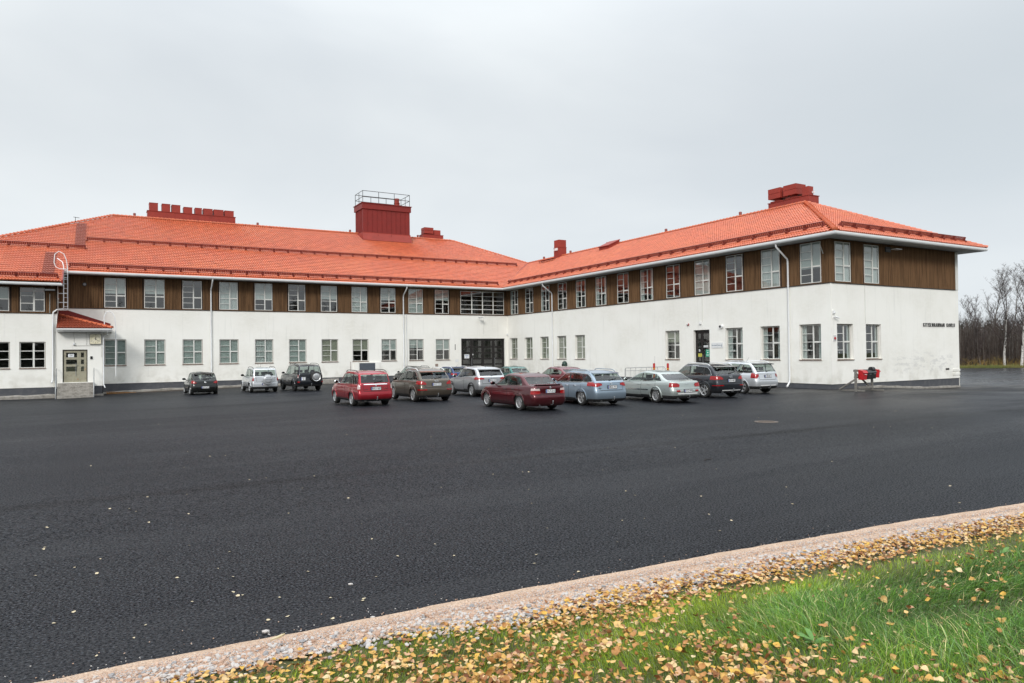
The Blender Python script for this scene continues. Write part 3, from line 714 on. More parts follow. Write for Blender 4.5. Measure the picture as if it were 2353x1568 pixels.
# valley gutter + verge flashing + fire strips
q=MB()
a=Vector((-O+.05,-O+.05,ZR+.05)); b=Vector((6.4,6.4,zr1+.03)); s=Vector((.16,-.16,.07))
s=Vector((.06,-.06,.05)); q.quad(a-s+Vector((0,0,.08)),a,b,b-s+Vector((0,0,.08))); q.quad(a,a+s,b+s,b); q.build('valley_flashing',M_RED,roof)
def roofA(x,y,h=0): 
    nx=Vector((0,-SL,1)).normalized(); return Vector((x,y,zA(y)))+nx*h
def strip_on_A(x0,x1,y0,y1,h=.07,m=M_RED2,name='flashing_strip'):
    q=MB(); n=max(1,int(abs(y1-y0)/TL*1.1))
    for k in range(n):
        ya=y0+(y1-y0)*k/n; yb=y0+(y1-y0)*(k+1)/n
        P=[roofA(x0,ya,h+.03),roofA(x1,ya,h+.03),roofA(x1,yb,h),roofA(x0,yb,h)]; q.quad(*P); q.quad(roofA(x0,ya,h-.05),roofA(x1,ya,h-.05),P[1],P[0])
    q.build(name,m,roof)
M_TILED=mat('dark_clay_tile',(.24,.048,.024),.5,noise=(6,(.33,.075,.035),.4,.7))
def tile_band(x0,x1,y0,y1):
    c=0; base=[]
    for r in range(int((y1-y0)*math.sqrt(1+SL*SL)/TL)):
        for k in range(int(round((x1-x0)/TW))):
            p=roofA(x0+(k+.5)*TW,y0+(r+.5)*TL/math.sqrt(1+SL*SL),.05)
            vd=Vector((0,1,SL)).normalized(); nn=Vector((0,-SL,1)).normalized()
            M=np.array([[1,vd.x,nn.x,p.x],[0,vd.y,nn.y,p.y],[0,vd.z,nn.z,p.z]]); base.append(TV@M[:,:3].T+M[:,3])
    V=np.concatenate(base); F=np.concatenate([TFn+i*len(TV) for i in range(len(base))])
    me=bpy.data.meshes.new('dark_tile_band'); me.from_pydata(V.tolist(),[],F.tolist()); me.materials.append(M_TILED); tag(link('dark_tile_band',me,roof),kind='stuff')
tile_band(-37.1,-36.4,3.7,9.9); tile_band(-38.9,-38.2,-2.3,2.5)
q=MB(); q.prism([(-37.68,zA(-3.4)-.05),(-37.60,zA(-3.4)-.05),(-37.60,zA(-3.4)+.12),(-37.68,zA(-3.4)+.12)],'y',0,.001); 
q=MB(); q.v+=[(-37.68,-3.36,zA(-3.36)-.14),(-37.60,-3.36,zA(-3.36)-.14),(-37.60,-3.36,zA(-3.36)+.10),(-37.68,-3.36,zA(-3.36)+.10),(-37.68,-O,zA(-O)-.14),(-37.60,-O,zA(-O)-.14),(-37.60,-O,zA(-O)+.10),(-37.68,-O,zA(-O)+.10)]
for ff in ((0,1,2,3),(1,5,6,2),(3,2,6,7),(0,3,7,4),(4,7,6,5)): q.f.append(ff); q.m.append(0)
q.build('verge_flashing',M_RED2,roof)
# annex soffit and side closing between the two eave heights
q=MB(); q.quad((-37.66,-3.25,7.42),(-50.4,-3.25,7.42),(-50.4,-2.08,7.36),(-37.66,-2.08,7.36)); q.quad((-37.66,-3.3,7.42),(-37.66,-O,7.5),(-37.66,-O,ZR),(-37.66,-3.3,zA(-3.3))); q.quad((-37.66,-2.1,7.4),(-37.66,0,7.4),(-37.66,0,8.42),(-37.66,-2.1,8.42)); q.build('soffit',M_SOFF,school)
# -------- eaves: soffit, fascia, gutter swept along the L
def sweep(name,path,prof,m,parent,close=False):
    """path list of plan pts (x,y); outward is to the right of travel; prof list of (out,z)"""
    q=MB(); pts=[Vector(p) for p in path]; n=len(prof); rings=[]
    for i,p in enumerate(pts):
        d0=(pts[i]-pts[i-1]).normalized() if i>0 else (pts[1]-pts[0]).normalized()
        d1=(pts[i+1]-pts[i]).normalized() if i<len(pts)-1 else d0
        n0=Vector((d0.y,-d0.x)); n1=Vector((d1.y,-d1.x)); mdir=(n0+n1)
        mdir=mdir/ (mdir.length**2/2) if mdir.length>1e-6 else n0
        rings.append([(p.x+mdir.x*o,p.y+mdir.y*o,z) for o,z in prof])
    for a,b in zip(rings,rings[1:]):
        for k in range(n-1): q.quad(a[k],b[k],b[k+1],a[k+1])
    for rr in (rings[0],rings[-1]):
        i=len(q.v); q.v+=rr; q.f.append(tuple(range(i,i+n))); q.m.append(0)
    return q.build(name,m,parent,smooth=35)
# travel so that the yard side is on the right: A from left to inner corner, then down B, then along C
path=[(-37.6,0),(0,0),(0,-W),(E,-W),(E,D)]
fas=[(O-.16,8.46),(O-.11,8.42),(O-.10,8.585),(O-.16,8.585),(O-.16,8.46)]
gut=[(O-.098,8.58),(O-.06,8.575),(O+.02,8.578),(O+.045,8.57),(O+.045,8.50),(O+.03,8.44),(O-.01,8.395),(O-.06,8.385),(O-.10,8.40)]
sweep('fascia',path,fas,M_TRIM,school); sweep('gutter',path,gut,M_TRIM,school)
sweep('soffit',path,[(-.05,8.42),(O-.13,8.405),(O-.13,8.46),(-.05,8.47)],M_SOFF,school)
g2=[(o_,z-1.10) for o_,z in gut]; 
sweep('gutter',[(-50.4,-2.1),(-37.62,-2.1)],g2,M_TRIM,school)
sweep('gutter',[(-37.98,-1.88),(-34.6,-1.88)],[(o_-.1,z-4.23) for o_,z in gut],M_TRIM,school)
sweep('fascia',[(-37.98,-1.88),(-34.6,-1.88)],[(o_-.1,z-4.25) for o_,z in fas],M_TRIM,school)
# -------- porch roof: front slope with hip on the right, flashing on the wall above it
pr=empty('porch_roof'); pr.parent=school; pr['label']='small orange hipped tile roof over the porch'
P_e=Vector((-34.6,-3.05,4.36)); pk=Vector((-38.0,-.05,5.40))
slp=(5.40-4.34)/3.0
ptile=tile_data.copy(); ptile.materials.clear(); ptile.materials.append(M_TILED)
def porch_tiles():
    c=0; tris=[(-38.1,-3.05),(-34.6,-3.05),(-38.0,-.05)]
    vd=Vector((0,1,slp)).normalized(); nn=Vector((0,-slp,1)).normalized(); cs=1/math.sqrt(1+slp*slp)
    for r in range(9):
        for k in range(10):
            p=Vector((-38.0+(k+.5)*TW,-3.05,4.36))+vd*(r+.5)*TL
            if inside((p.x,p.y),tris):
                o=link('roof_tile',ptile,pr); o.matrix_world=Matrix(((1,vd.x,nn.x,p.x),(0,vd.y,nn.y,p.y),(0,vd.z,nn.z,p.z),(0,0,0,1)))
    q=MB(); q.quad((-38,-3.05,4.34),(-34.6,-3.05,4.34),(-38,-.05,5.38),(-38,-.05,5.38)); q.quad((-34.6,-3.05,4.34),(-34.6,-.02,4.34),(-38,-.02,5.38),(-38,-.05,5.38)); q.build('roof_sheet',M_TILED,pr)
    a=P_e; b=pk; d=(b-a); Ln=d.length; d.normalize(); x=d.cross(Vector((0,0,1))).normalized(); z=x.cross(d)
    if z.z<0: z=-z;x=-x
    for k in range(11):
        p=a+d*Ln*k/11+z*.05; o=link('ridge_tile',rtd,pr); o.matrix_world=Matrix(((x.x,d.x,z.x,p.x),(x.y,d.y,z.y,p.y),(x.z,d.z,z.z,p.z),(0,0,0,1)))
    q=MB(); q.prism([(-38.0,4.9),(-34.72,4.3),(-34.68,4.80),(-37.36,5.74),(-38.0,5.74),(-38.0,5.3)],'y',-.05,-.01); q.build('wall_flashing',M_RED,pr)
    q=MB(); q.quad((-37.97,-2.15,4.45),(-37.97,-.06,5.3),(-37.97,-.06,5.72),(-37.97,-2.15,4.95)); q.build('wall_flashing',M_RED,pr)
porch_tiles()
# -------- snow guards
def guard_mesh(Lg):
    q=MB(); 
    for t in range(7): 
        z=.06+.03*t
    q.box((0,-.02,.28),(Lg,.05,.31)); q.box((0,-.02,.085),(Lg,.0,.12))
    n=int(Lg/.13)
    for k in range(n):
        x=(k+.5)*Lg/n; q.box((x-.056,-.012,.12),(x+.056,-.006,.28))
    for x in (.0,Lg-.03): 
        q.prism([(-.06,-.02),(.20,-.02),(.03,.31),(-.03,.31)],'x',x,x+.03); q.box((x-.03,-.16,.02),(x+.07,.05,.12))
    o=q.build('snow_guard',M_REDG); d=o.data; bpy.data.objects.remove(o); return d
gm=guard_mesh(1.22)
def guards(p0,p1,name='snow_guard',up=None):
    p0=Vector(p0);p1=Vector(p1); d=p1-p0; Ln=d.length; d.normalize(); n=int(round(Ln/1.24)); up=up or Vector((0,0,1)); y=up.cross(d); 
    for k in range(n):
        p=p0+d*(Ln*k/n); o=link(name,gm,roof); o.matrix_world=Matrix(((d.x,y.x,up.x,p.x),(d.y,y.y,up.y,p.y),(0,y.z,up.z,p.z),(0,0,0,1)))
upB=Vector((-SL,0,1)).normalized(); upA=Vector((0,-SL,1)).normalized()
guards((-37.3,-.55,zA(-.55)+.03),(-1.35,-.55,zA(-.55)+.03),up=upA)
guards((-36.3,5.4,zA(5.4)+.03),(4.3,5.4,zA(5.4)+.03),up=upA)
guards((-50,3.45,zA(3.45)+.04),(-36.3,3.45,zA(3.45)+.04),up=upA)
guards((-50,-2.75,zA(-2.75)+.03),(-37.9,-2.75,zA(-2.75)+.03),up=upA)
guards((-.3,-1.0,zB(-.3)+.03),(-.3,-36.4,zB(-.3)+.03),up=upB)
guards((.5,-W-.30,ZR+SL*.9+.03),(13.2,-W-.30,ZR+SL*.9+.03),up=upA)
# -------- roof furniture (parts of the building)
def pbox(name,a,b,m=M_RED2,parent=school):
    q=MB(); q.box(a,b); o=q.build(name,m,parent); return o
# row of eight flue boxes on one long base
st=MB(); st.box((-31.5,12.95,14.9),(-23.7,14.2,16.04)); 
for k in range(6): x=-30.5+k*1.33; st.box((x-.012,12.938,15.0),(x+.012,12.95,16.03))
st.box((-31.55,12.9,16.04),(-23.65,14.25,16.08))
cs=st.build('chimney_stack',M_RED2,school)
for a,b,t in ((-31.34,-30.61,16.84),(-30.27,-29.56,16.83),(-29.42,-28.68,16.81),(-28.38,-27.63,16.69),(-27.37,-26.77,16.7),(-26.62,-25.8,16.7),(-25.68,-24.8,16.69),(-24.69,-23.84,16.67)):
    q=MB(); q.box((a,13.0,16.08),(b,14.05,t-.05)); q.box((a-.015,12.985,t-.05),(b+.015,14.07,t)); q.build('flue_box',M_RED2,cs)
# big stair tower
tw=MB(); x0,x1,y0,y1=-11.17,-5.86,11.18,13.75
tw.box((x0,y0,14.6),(x1,y1,18.36)); body=tw.build('roof_tower',M_RED,school)
q=MB(); q.box((x0-.12,y0-.12,17.78),(x1+.12,y1+.12,18.36)); q.box((x0-.2,y0-.2,18.36),(x1+.2,y1+.2,18.42)); q.build('parapet',M_RED,body)
for k in range(1,10):
    x=x0+(x1-x0)*k/10; q=MB(); q.box((x-.014,y0-.035,15.26),(x+.014,y0-.001,17.78)); q.build('seam',M_RED,body)
for k in range(1,6):
    y=y0+(y1-y0)*k/6; q=MB(); q.box((x0-.05,y-.02,15.3),(x0-.001,y+.02,17.78)); q.build('seam',M_RED,body)
q=MB(); 
a=[(x0-.04,y0-.04,15.24),(x1+.04,y0-.04,15.24),(x1+.1,y0-.42,zA(y0-.42)+.08),(x0-.1,y0-.42,zA(y0-.42)+.08)]; q.quad(*a)
b=[(x0-.04,y0-.04,15.24),(x0-.1,y0-.42,zA(y0-.42)+.08),(x0-.38,y1,15.2),(x0-.04,y1,15.35)]; q.quad(*b)
for x in (x0+1.6,x0+3.1): q.box((x-.012,y0-.25,14.95),(x+.012,y0-.20,15.1))
q.box((x0-.06,y0-.06,15.2),(x1+.06,y0-.002,15.28))
q.build('skirt_flashing',M_RED2,body)
rl=MB(); zt=19.7; C4=[(x0,y0),(x1,y0),(x1,y1),(x0,y1)]
for z in (zt,19.05):
    for i in range(4): a=C4[i]; b=C4[(i+1)%4]; rl.tube([(*a,z),(*b,z)],.028,6)
for i in range(4):
    a=Vector(C4[i]); b=Vector(C4[(i+1)%4]); nn=3 if i%2==0 else 2
    for k in range(nn): p=a.lerp(b,k/nn); rl.tube([(p.x,p.y,18.4),(p.x,p.y,zt)],.028,6)
rl.build('railing',M_BLACKM,body,smooth=40)
q=MB(); q.lathe([(.0,18.4),(.30,18.4),(.30,18.85),(.34,18.86),(.34,18.9),(.26,18.9),(.26,19.4),(.0,19.42)],16,Matrix.Translation((-6.95,12.2,0))); q.build('roof_vent',M_RED2,body,smooth=40)
# chimney right of the tower
c2=MB(); c2.box((-3.5,13.0,15.0),(-1.0,14.2,15.86)); c2.box((-3.53,12.97,15.86),(-.97,14.23,15.9)); c2=c2.build('chimney_stack',M_RED2,school)
q=MB(); q.box((-3.38,12.9,15.98),(-2.27,13.9,16.32)); q.box((-3.38,12.9,16.345),(-2.27,13.9,16.66)); q.tube([(-2.85,13.4,15.9),(-2.85,13.4,15.98)],.2,12); q.box((-3.33,12.95,16.32),(-2.32,13.85,16.345)); q.build('flue_box',M_RED2,c2)
q=MB(); q.box((-2.13,13.1,15.9),(-1.3,14.0,16.46)); q.build('flue_box',M_RED2,c2)
# chimney on the wing ridge near the inner corner
c3=MB(); c3.box((6.0,-.5,11.6),(6.95,.45,13.15)); c3.box((5.97,-.53,13.15),(6.98,.48,13.2)); c3.box((6.02,-.48,13.2),(6.93,.43,13.96)); c3=c3.build('chimney_stack',M_RED2,school)
q=MB(); q.box((5.9,-.3,12.85),(6.0,.2,13.1)); q.tube([(5.93,.25,12.95),(5.85,.35,12.8),(5.9,.3,12.5)],.012,5); q.build('antenna_box',M_WHITE,c3)
# big stack by the near hip
c4=MB(); c4.box((6.9,-29.98,11.9),(7.97,-26.57,12.84)); c4.box((6.86,-30.03,12.84),(8.02,-26.52,12.88))
for y in (-27.9,-29.25): c4.box((6.885,y-.012,12.0),(6.9,y+.012,12.83))
c4=c4.build('chimney_stack',M_RED2,school)
for y0_,y1_,z0_,z1_ in ((-27.67,-26.6,13.13,13.86),(-29.0,-27.93,13.13,13.86)):
    q=MB(); zm=(z0_+z1_)/2
    q.box((6.85,y0_,z0_),(7.9,y1_,zm-.012)); q.box((6.88,y0_+.02,zm-.012),(7.87,y1_-.02,zm+.012)); q.box((6.85,y0_,zm+.012),(7.9,y1_,z1_))
    q.tube([(7.35,(y0_+y1_)/2,12.88),(7.35,(y0_+y1_)/2,z0_)],.28,14); q.box((6.95,y0_+.1,12.93),(7.8,y1_-.1,12.97)); q.build('flue_box',M_RED2,c4)
q=MB(); q.box((6.95,-29.94,12.88),(7.45,-29.43,13.48)); q.build('flue_box',M_RED2,c4)
q=MB(); q.box((7.3,-30.1,13.0),(7.42,-29.95,13.14)); q.build('sensor_box',M_WHITE,c4)
# small ridge vents
def vent(x,y,z):
    q=MB(); q.lathe([(.055,z-.5),(.055,z+.14),(.11,z+.15),(.12,z+.36),(.09,z+.40),(.0,z+.40)],10,Matrix.Translation((x,y,0))); q.build('roof_vent',M_REDG,school,smooth=40)
for x in (-32.58,-21.55,-11.99,-4.13): vent(x,13.1,RZ+.02)
for y in (3.35,-1.72,-7.89,-16.03,-24.2): vent(6.62,y,zr1+.02)
# skylight hatch and the little roof walkway on the wing
q=MB()
yh0,yh1=-9.95,-8.3
P=lambda x,y,h: (x,y,zB(x)+h)
A_=[P(5.15,yh0,.42),P(5.15,yh1,.42),P(6.5,yh1,.40),P(6.5,yh0,.40)]; B_=[P(5.25,yh0+.08,.0),P(5.25,yh1-.08,.0),P(6.5,yh1-.08,.0),P(6.5,yh0+.08,.0)]
q.quad(*A_); 
C_=[(a,b,c-.07) for a,b,c in A_]
for i in range(4): q.quad(A_[i],A_[(i+1)%4],C_[(i+1)%4],C_[i]); q.quad(B_[i],B_[(i+1)%4],(B_[(i+1)%4][0],B_[(i+1)%4][1],B_[(i+1)%4][2]+.36),(B_[i][0],B_[i][1],B_[i][2]+.36))
q.quad(*C_); q.build('roof_hatch',M_RED2,roof)
q=MB(); q.box((5.1,-.7,zB(5.3)+.22),(5.5,2.1,zB(5.3)+.26))
for y in (-.5,.5,1.5,2.0): q.tube([(5.2,y,zB(5.2)),(5.2,y+.1,zB(5.2)+.3)],.02,6); q.tube([(5.5,y,zB(5.5)),(5.45,y+.1,zB(5.45)+.15)],.02,6)
q.build('roof_walkway',M_REDG,roof)
q=MB(); q.tube([(-37.2,9.9,zA(9.9)+.05),(-37.2,9.8,zA(9.9)+.5)],.02,6); q.tube([(-37.35,9.8,zA(9.9)+.5),(-36.9,9.8,zA(9.9)+.45)],.02,6); q.build('roof_hook',M_BLACKM,roof)
# -------- downpipes
def pipe(pts,r=.055,name='downpipe',clamps=(),side=(0,-1)):
    q=MB(); q.tube(pts,r,10)
    for x,y,z in clamps: q.tube([(x-.0,y,z-.02),(x,y,z+.02)],r+.012,10); q.tube([(x,y,z),(x-side[0]*.1,y-side[1]*.1,z)],.012,5)
    return q.build(name,M_TRIM,school,smooth=40)
pipe([(-27.60,-1.12,8.40),(-27.60,-1.1,8.22),(-27.6,-.16,7.66),(-27.6,-.10,7.5),(-27.6,-.10,-.1),(-27.6,-.25,-.2)],clamps=[(-27.6,-.1,z) for z in (1.2,3.2,5.2,7.2)])
pipe([(-11.14,-1.12,8.40),(-11.14,-1.1,8.22),(-11.12,-.16,7.66),(-11.1,-.10,7.5),(-11.1,-.10,-.05),(-11.1,-.25,-.15)],clamps=[(-11.1,-.1,z) for z in (1.2,3.2,5.2,7.2)])
pipe([(-10.82,-.08,5.9),(-10.82,-.08,-.1)],.03,'conduit_pipe')
for y in (-8.35,-33.75):
    pipe([(-1.12,y,8.40),(-1.1,y,8.22),(-.16,y,7.58),(-.10,y,7.45),(-.10,y,.45),(-.12,y,.30),(-.30,y,.08),(-.38,y,.04)],clamps=[(-.1,y,z) for z in (.9,2.6,4.3,6.0,7.3)],side=(-1,0))
pipe([(-37.35,-.45,5.80),(-37.6,-1.2,5.78),(-38.0,-2.15,5.68),(-38.2,-2.22,5.5),(-38.24,-2.22,5.35),(-38.26,-2.22,.78),(-38.27,-2.3,.68),(-38.3,-2.5,.5)],.05,clamps=[(-38.25,-2.22,z) for z in (1.0,2.5,4.2,5.1)])
pipe([(-34.86,-2.95,4.15),(-34.9,-2.6,3.9),(-35.14,-2.36,3.75),(-35.14,-2.36,.3),(-35.05,-2.5,.05)],.04)
# conduits and cables on the plaster
def cable(pts,r=.012,m=M_PLY,name='cable'): q=MB(); q.tube(pts,r,5); q.build(name,m,school)
cable([(-.02,-26.71,ZW),(-.02,-26.71,4.15)]); cable([(.0+.02,-W-.02,ZW),(.02,-W-.02,2.2)],.02,M_PL); cable([(3.07,-W-.02,ZW),(3.07,-W-.02,3.7)])
cable([(.03,-.03,ZW),(.03,-.03,4.1)]); cable([(-2.7,-.02,5.7),(-2.7,-.02,4.1)]); cable([(-19.2+3.1,-.02,1.6),(-16.1,-.02,.2)],.02,M_SILLR)
cable([(-35.06,-.03,ZW),(-35.06,-.03,5.6)]); cable([(-36.97,-2.33,4.1),(-36.97,-2.33,3.3),(-36.9,-2.34,3.12),(-35.28,-2.34,3.12),(-35.28,-2.34,2.3)],.013)
cable([(-38.42,-2.16,6.8),(-38.42,-2.16,5.45)],.014,M_FRAME); cable([(-36.2,-2.33,4.1),(-36.2,-2.33,3.15)])
cable([(-.06,-35.9,8.2),(-.06,-36.0,7.9),(-.06,-36.1,7.6)],.02,M_FRAME); cable([(-.06,-27.35,8.05),(-.06,-27.35,6.0)],.015,M_FRAME)
# louvre unit low on the main wall
q=MB(); q.box((-15.78,-.10,.75),(-15.33,-.001,1.52)); q.box((-13.85,-.10,.75),(-13.42,-.001,1.52)); q.box((-15.33,-.10,1.46),(-13.85,-.001,1.52)); q.box((-15.33,-.03,.75),(-13.85,-.001,1.46)); lou=q.build('ventilation_grille',M_PL,school)
for k in range(9):
    z=.80+k*.072; q=MB(); q.prism([(-.10,z),(-.085,z-.012),(-.03,z+.05),(-.045,z+.062)],'x',-15.32,-13.86); q.build('slat',mat('grille_steel',(.17,.19,.22),.4,.5,noise=(5,(.13,.15,.18),.4,.7)),lou)
q=MB(); q.box((11.31,-W-.004,.79),(11.72,-W+.01,.91)); q.build('air_grille',M_DARKF,school)
for z0_,z1_ in ((.70,.85),(.45,.60)): q=MB(); q.box((12.12,-W-.03,z0_),(12.93,-W-.002,z1_)); q.build('wall_plate',M_PL,school)
q=MB(); q.box((-5.81,-.012,1.39),(-5.5,-.001,1.64)); q.build('wall_plate',M_WHITE,school)
q=MB(); q.box((-7.91,-.02,1.0),(-7.64,-.001,1.25)); q.build('pipe_outlet',M_SILLR,school)
q=MB(); q.box((-5.85,-.006,2.55),(-5.78,-.001,3.1)); q.build('wall_slot',M_DARKF,school)

# ============================================================ THINGS ON THE WALLS
# ladders
def ladder1():
    t=empty('roof_ladder',(-37.5,-1.0,5.8),0,'white fixed steel ladder with looped top between annex roof and upper wall','ladder')
    L0=Matrix.Translation((37.5,1.0,-5.8)); Y=-1.35
    q=MB()
    q.tube([(-37.38,-.5,5.75),(-37.38,Y,5.75),(-37.38,Y,8.7),(-37.44,Y-.05,9.3),(-37.6,Y-.1,9.75),(-37.9,Y-.1,9.93),(-38.15,Y-.1,9.7),(-38.2,Y-.1,9.1),(-38.1,Y-.1,8.8),(-37.9,Y,8.68),(-37.4,Y,8.66)],.03,8)
    q.v=[tuple(L0@Vector(p)) for p in q.v]; q.build('stile',M_TRIM,t,smooth=40)
    q=MB(); q.tube([(-37.63,Y,5.85),(-37.62,Y,8.85),(-37.7,Y+.2,9.2),(-38.05,Y+1.1,9.55)],.03,8); q.v=[tuple(L0@Vector(p)) for p in q.v]; q.build('stile',M_TRIM,t,smooth=40)
    for k in range(9):
        z=5.95+k*.33; q=MB(); q.tube([(-37.63,Y,z),(-37.38,Y,z)],.015,6); q.v=[tuple(L0@Vector(p)) for p in q.v]; q.build('rung',M_TRIM,t)
    for z in (6.25,6.9,8.05):
        q=MB(); q.tube([(-38.0,Y,z),(-37.38,Y,z)],.022,6); q.v=[tuple(L0@Vector(p)) for p in q.v]; q.build('bracket',M_TRIM,t)
    t2=empty('wall_ladder',(-34.6,-1.2,.8),0,'white fixed ladder with arched top right of the porch, beside the clock','ladder')
    L1=Matrix.Translation((34.6,1.2,-.8)); Y=-2.1
    q=MB(); q.tube([(-34.36,Y,.85),(-34.36,Y,4.4),(-34.42,Y,5.2),(-34.58,Y,5.52),(-34.78,Y,5.63),(-34.98,Y,5.52),(-35.09,Y,5.2),(-35.08,Y,4.62)],.032,8); q.v=[tuple(L1@Vector(p)) for p in q.v]; q.build('stile',M_TRIM,t2,smooth=40)
    q=MB(); q.tube([(-34.36,-1.75,.85),(-34.36,-1.75,4.4)],.03,8); q.v=[tuple(L1@Vector(p)) for p in q.v]; q.build('stile',M_TRIM,t2,smooth=40)
    for k in range(12):
        z=1.0+k*.3; q=MB(); q.tube([(-34.36,Y,z),(-34.36,-1.75,z)],.014,6); q.v=[tuple(L1@Vector(p)) for p in q.v]; q.build('rung',M_TRIM,t2)
    for z in (1.5,3.68,4.35): q=MB(); q.tube([(-35.2,-1.9,z-.1 if z>3.6 and z<4 else z),(-34.36,-1.9,z)],.02,6); q.v=[tuple(L1@Vector(p)) for p in q.v]; q.build('bracket',M_TRIM,t2)
ladder1()
# clock
ck=empty('wall_clock',(-35.64,-2.3,3.58),0,'square cream wall clock with black hands above the porch steps','clock')
q=MB(); q.box((-.37,-.09,-.37),(.37,-.0,.37)); q.build('case',mat('clock_rim',(.09,.09,.09),.5,noise=(4,(.07,.07,.07),.4,.7)),ck)
q=MB(); q.box((-.345,-.10,-.345),(.345,-.088,.345)); q.build('dial',mat('clock_cream',(.80,.74,.52),.5,noise=(3,(.84,.80,.66),.4,.7)),ck)
for k in range(12):
    a=2*PI*(k+1)/12; me=text_mesh(str(k+1),.10,.003); me.materials.append(M_BLACKM); link('numeral',me,ck,(.27*math.sin(a),-.105,.27*math.cos(a)))
for ang,Lh,w in ((R(125),.27,.022),(R(8),.17,.032)):
    q=MB(); q.box((-w/2,-.118,-.07),(w/2,-.110,Lh)); o=q.build('hand',M_BLACKM,ck); o.rotation_euler=(0,ang,0)
# letters of the school's name
def letters():
    t=empty('name_sign',(8.87,-W-.02,3.54),0,'black metal letters KITISENRANNAN KOULU on the white gable wall','sign')
    H=.225; x=0; word='KITISENRANNAN KOULU'; s=.024
    def st(q,a,b,w=s): 
        a=Vector((a[0],0,a[1]));b=Vector((b[0],0,b[1])); d=(b-a).normalized(); n=Vector((-d.z,0,d.x))*w/2
        P=[a-n,b-n,b+n,a+n]; i=len(q.v); q.v+=[(p.x,-.025,p.z) for p in P]+[(p.x,0,p.z) for p in P]
        for f in ((0,1,2,3),(7,6,5,4),(0,4,5,1),(1,5,6,2),(2,6,7,3),(3,7,4,0)): q.f.append(tuple(i+k for k in f)); q.m.append(0)
    def ser(q,x,z,w=.05): st(q,(x-w/2,z),(x+w/2,z),.010)
    for ch in word:
        if ch==' ': x+=.17; continue
        q=MB(); w=.13; t_=.018
        if ch=='K': st(q,(.03,0),(.03,H)); st(q,(.04,H*.45),(.13,H-.01)); st(q,(.06,H*.55),(.15,.01)); ser(q,.03,.007);ser(q,.03,H-.007);ser(q,.15,.007,.04);ser(q,.13,H-.007,.04); w=.17
        elif ch=='I': st(q,(.03,0),(.03,H)); ser(q,.03,.007);ser(q,.03,H-.007); w=.06
        elif ch=='T': st(q,(.07,0),(.07,H)); st(q,(0,H-.012),(.14,H-.012),.022); ser(q,.07,.007); w=.14
        elif ch=='S':
            P=[(.10,H*.82),(.08,H*.95),(.05,H*.98),(.02,H*.86),(.02,H*.7),(.05,H*.55),(.08,H*.45),(.10,H*.3),(.09,H*.12),(.06,H*.03),(.03,H*.05),(.01,H*.2)]
            for a,b in zip(P,P[1:]): st(q,a,b,.028)
            w=.115
        elif ch=='E': st(q,(.03,0),(.03,H)); st(q,(.02,.012),(.12,.012),.022); st(q,(.02,H-.012),(.12,H-.012),.022); st(q,(.03,H*.52),(.10,H*.52),.02); w=.13
        elif ch=='N': st(q,(.03,0),(.03,H),.022); st(q,(.03,H),(.14,0),.026); st(q,(.14,0),(.14,H),.022); ser(q,.03,.007);ser(q,.03,H-.007);ser(q,.14,H-.007); w=.17
        elif ch=='R': st(q,(.03,0),(.03,H)); st(q,(.03,H-.012),(.09,H-.012),.022); st(q,(.10,H-.02),(.11,H*.62),.03); st(q,(.03,H*.5),(.10,H*.52),.022); st(q,(.07,H*.5),(.13,.01)); ser(q,.03,.007);ser(q,.13,.007,.04); w=.145
        elif ch=='A': st(q,(.01,0),(.07,H),.022); st(q,(.07,H),(.14,0),.027); st(q,(.04,H*.33),(.11,H*.33),.02); ser(q,.01,.007,.04);ser(q,.14,.007,.04); w=.155
        elif ch=='O':
            P=[(.08+.065*math.cos(k*PI/6),H/2+(H/2-.012)*math.sin(k*PI/6)) for k in range(13)]
            for a,b in zip(P,P[1:]): st(q,a,b,.03)
            w=.16
        elif ch=='U':
            st(q,(.03,H),(.03,H*.3)); st(q,(.03,H*.32),(.06,.02),.032); st(q,(.055,.015),(.10,.015),.024); st(q,(.10,.015),(.13,H*.32),.024); st(q,(.13,H*.3),(.13,H),.022); ser(q,.03,H-.007);ser(q,.13,H-.007); w=.16
        elif ch=='L': st(q,(.03,0),(.03,H)); st(q,(.02,.012),(.12,.012),.022); ser(q,.03,H-.007); w=.125
        q.v=[((a+x)*1.16,b,c) for a,b,c in q.v]; o=q.build('letter',M_BLACKM,t); x+=w+.045
    sc=3.55/((x-.045)*1.16); t.scale=(sc,1,1)
letters()
# small fittings
def fit(name,label,cat,loc,fn,rz=0,group=None):
    t=empty(name,loc,rz,label,cat,group); fn(t); return t
def lamp_bulk(t):
    q=MB(); q.tube([(0,0,0),(0,-.09,0)],.14,16); q.build('housing',M_BLACKM,t,smooth=40)
    q=MB(); q.lathe([(.11,0),(.09,.05),(.04,.07),(0,.07)],16,Matrix.Rotation(PI/2,4,'X')@Matrix.Translation((0,0,.09))); q.build('lens',mat('lamp_lens',(.30,.31,.32),.2,noise=(4,(.25,.25,.26),.4,.7)),t,smooth=60)
fit('wall_lamp','round black bulkhead lamp on brown boards above the porch','lamp',(-36.35,-.04,7.72),lamp_bulk)
def lamp_arm(t):
    q=MB(); q.tube([(0,0,0),(0,-.15,.05),(0,-.45,.05)],.02,6); q.build('arm',M_TRIM,t,smooth=40)
    q=MB(); q.box((-.30,-.75,.0),(.12,-.35,.05)); q.box((-.26,-.70,-.04),(.08,-.4,.0)); q.build('lamp_head',M_WHITE,t)
fit('wall_lamp','flat white floodlight on an arm above the black entrance doors','lamp',(-3.2,0,5.68),lamp_arm)
fit('wall_lamp','white floodlight arm on brown boards of the wing between two upper windows','lamp',(0,-27.2,8.0),lamp_arm,rz=-PI/2)
